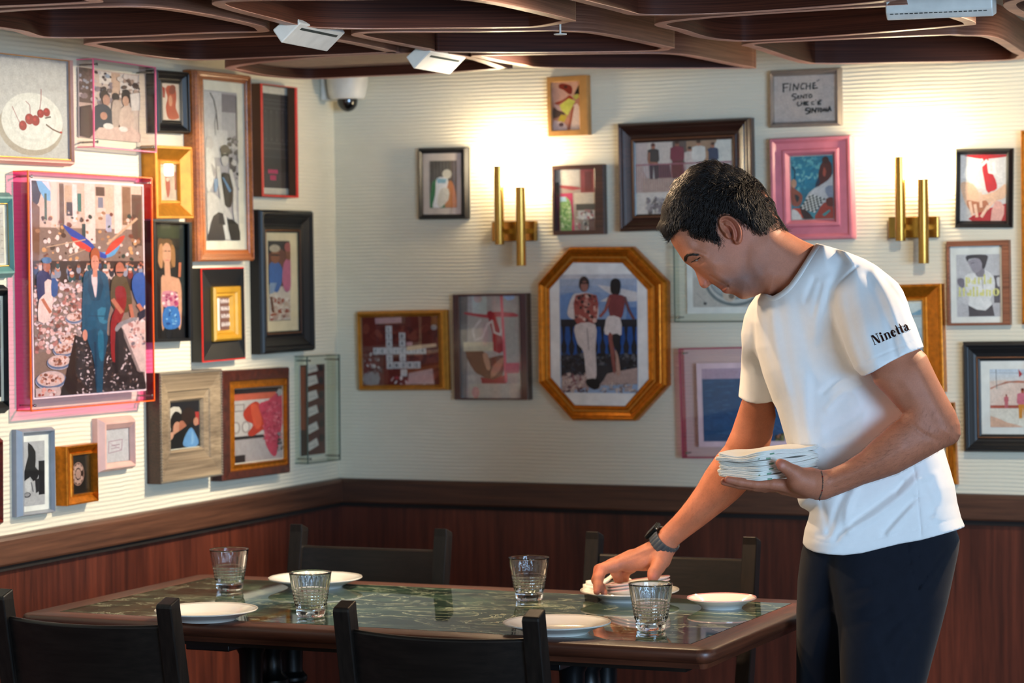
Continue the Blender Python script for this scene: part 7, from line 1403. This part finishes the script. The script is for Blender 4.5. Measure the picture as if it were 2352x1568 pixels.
# ================================================================ NAPKINS AND SMALL PLATES IN THE HANDS
CLOTH = attr_mat('white_cotton_cloth', .9, .0003, 900, 0, .03, .15, spec=.2)
bot = [(1643, 1093, -.172), (1747, 1106, -.250), (1889, 1080, -.135), (1785, 1072, -.060)]
top = [(1640, 1040, -.172), (1752, 1035, -.250), (1888, 1021, -.135), (1776, 1022, -.060)]
def bil(c, u, v): return [(c[0][k]*(1-u)+c[1][k]*u)*(1-v)+(c[3][k]*(1-u)+c[2][k]*u)*v for k in range(3)]
NK = 6; rs = random.Random(12)
labs = ['folded white napkin at the top of the held stack', 'folded white napkin second from the top of the held stack', 'folded white napkin third from the top of the held stack', 'folded white napkin third from the bottom, by the thumb tip', 'folded white napkin second from the bottom of the held stack', 'folded white napkin at the bottom of the held stack, on the fingers']
for k in range(NK):
    b = MB(); f0 = 1-(k+1)/NK; f1 = 1-k/NK; ou, ov = rs.uniform(-.035, .035), rs.uniform(-.03, .03); ph = rs.uniform(0, 6)
    def pt(u, v, f):
        A, B = bil(bot, u+ou, v+ov), bil(top, u+ou, v+ov); g_ = f0+(f1-f0)*f; p = [A[i]*(1-g_)+B[i]*g_ for i in range(3)]
        sag = 7.0*math.sin(min(max(1-u, 0), 1)*PI)**1.2*(1-v)*g_**1.5+1.3*math.sin(u*8+ph+v*4)*(.3+g_)+1.2*math.sin(v*10+ph*2)
        p[1] += sag; return Vector(Wpt(*p))
    per = []; n = 26
    for (ax_, ay_, bx_, by_) in ((0, 0, 1, 0), (1, 0, 1, 1), (1, 1, 0, 1), (0, 1, 0, 0)):
        for i in range(n):
            t = i/n; u, v = ax_+(bx_-ax_)*t, ay_+(by_-ay_)*t; cu_, cv_ = u-.5, v-.5; q = (abs(cu_*2)**9+abs(cv_*2)**9)**(1/9); per.append((cu_/q, cv_/q, u, v))
    rows = [(.02, 0), (.5, 0), (.88, .0), (.96, .01)]
    for m_ in range(3):
        for t in (.0, .12, .3, .5, .7, .88, 1.0): rows.append((.965+.035*math.sin(PI*t)**.6+(.012 if m_ == 1 else 0)-(.03 if t in (0, 1.0) and 0 < m_*1+t < 3 else 0), (m_+t)/3*.98+.01))
    rows += [(.96, .99), (.88, 1), (.5, 1), (.02, 1)]
    b.rings([[pt(.5+cu_*s_, .5+cv_*s_, f) for cu_, cv_, u, v in per] for s_, f in rows], 0); np_ = len(per)
    b.c = [hexc('#e6e4da')]*len(b.f)
    for r_ in range(len(rows)-1):
        for i in range(np_):
            if r_ > 3 and r_ < len(rows)-5 and (per[i][2] > .99 and .10 < per[i][3] < .16) and (r_ < 12): b.c[r_*np_+i] = hexc('#7fa488')
            if (per[i][3] < .01 and .93 < per[i][2] < .97) and 6 < r_ < 12 and k in (1, 4): b.c[r_*np_+i] = hexc('#6f8a64')
    o = b.build('folded_napkin', CLOTH, None, 'all'); tag(o, labs[k], 'napkin', 'folded napkins held in the hand')
# green hem stripes: thin raised lines on two napkins
# three small plates gripped in the far hand
spx = [(1462, 1332.5), (1462, 1339.5), (1461, 1347)]
labs = ['small white plate with pink rim, top of the three in the far hand', 'small white plate with pink rim, middle of the three in the far hand', 'small white plate with pink rim, lowest of the three in the far hand']
tx = np.array([math.cos(.147), -math.sin(.147), 0]); nn = np.array([-math.sin(.147), -math.cos(.147), .05]); nn /= np.linalg.norm(nn); tz = np.cross(tx, nn)
for k, (x, y) in enumerate(spx):
    o = copy_tree(sp); c = lf((x, y, .365), -nn*.0215)
    w3 = lambda v: Vector(RT*v[0]-UP*v[1]+FW*v[2]); X, Y, Z = w3(tx), w3(-tz), w3(nn)
    if X.cross(Y).dot(Z) < 0: Y = -Y
    m = Matrix.Identity(4)
    for i in range(3): m[i][0] = X[i]; m[i][1] = Y[i]; m[i][2] = Z[i]; m[i][3] = c[i]
    o.matrix_world = m; tag(o, labs[k], 'plate', 'small side plates')
# folded napkin on the far plate
b = MB(); Rm = Vector(RT); Rm.z = 0; Rm.normalize(); Fm = Vector(FW); Fm.z = 0; Fm.normalize()
for lay in range(2):
    L_, W_ = .050, .022; rr = []
    for i in range(21):
        t = i/20*2-1; ring = []; lift_ = .013*math.exp(-((t-.35)/.42)**2)*(lay+.6)
        for q in range(14):
            a = 2*PI*q/14; yy = math.copysign(abs(math.cos(a))**.6, math.cos(a))*W_*(1-.15*lay)*(1-.35*abs(t)**6); zz = math.copysign(abs(math.sin(a))**.7, math.sin(a))*(.0042+.003*math.exp(-((t+.8)/.25)**2))
            ring.append(Rm*(t*L_+.006*lay)+Fm*(yy+.004*math.sin(t*3+lay))+Vector((0, 0, zz+.0075*lay+.0045+lift_)))
        rr.append(ring)
    b.rings(rr, 0)
b.c = [hexc('#e8e6da')]*len(b.f)
o = b.build('folded_napkin', CLOTH, None, 'all'); o.location = atdepth(1394, 1352, 5.43); tag(o, 'white folded napkin on the far plate, under the tilted small plates', 'napkin')
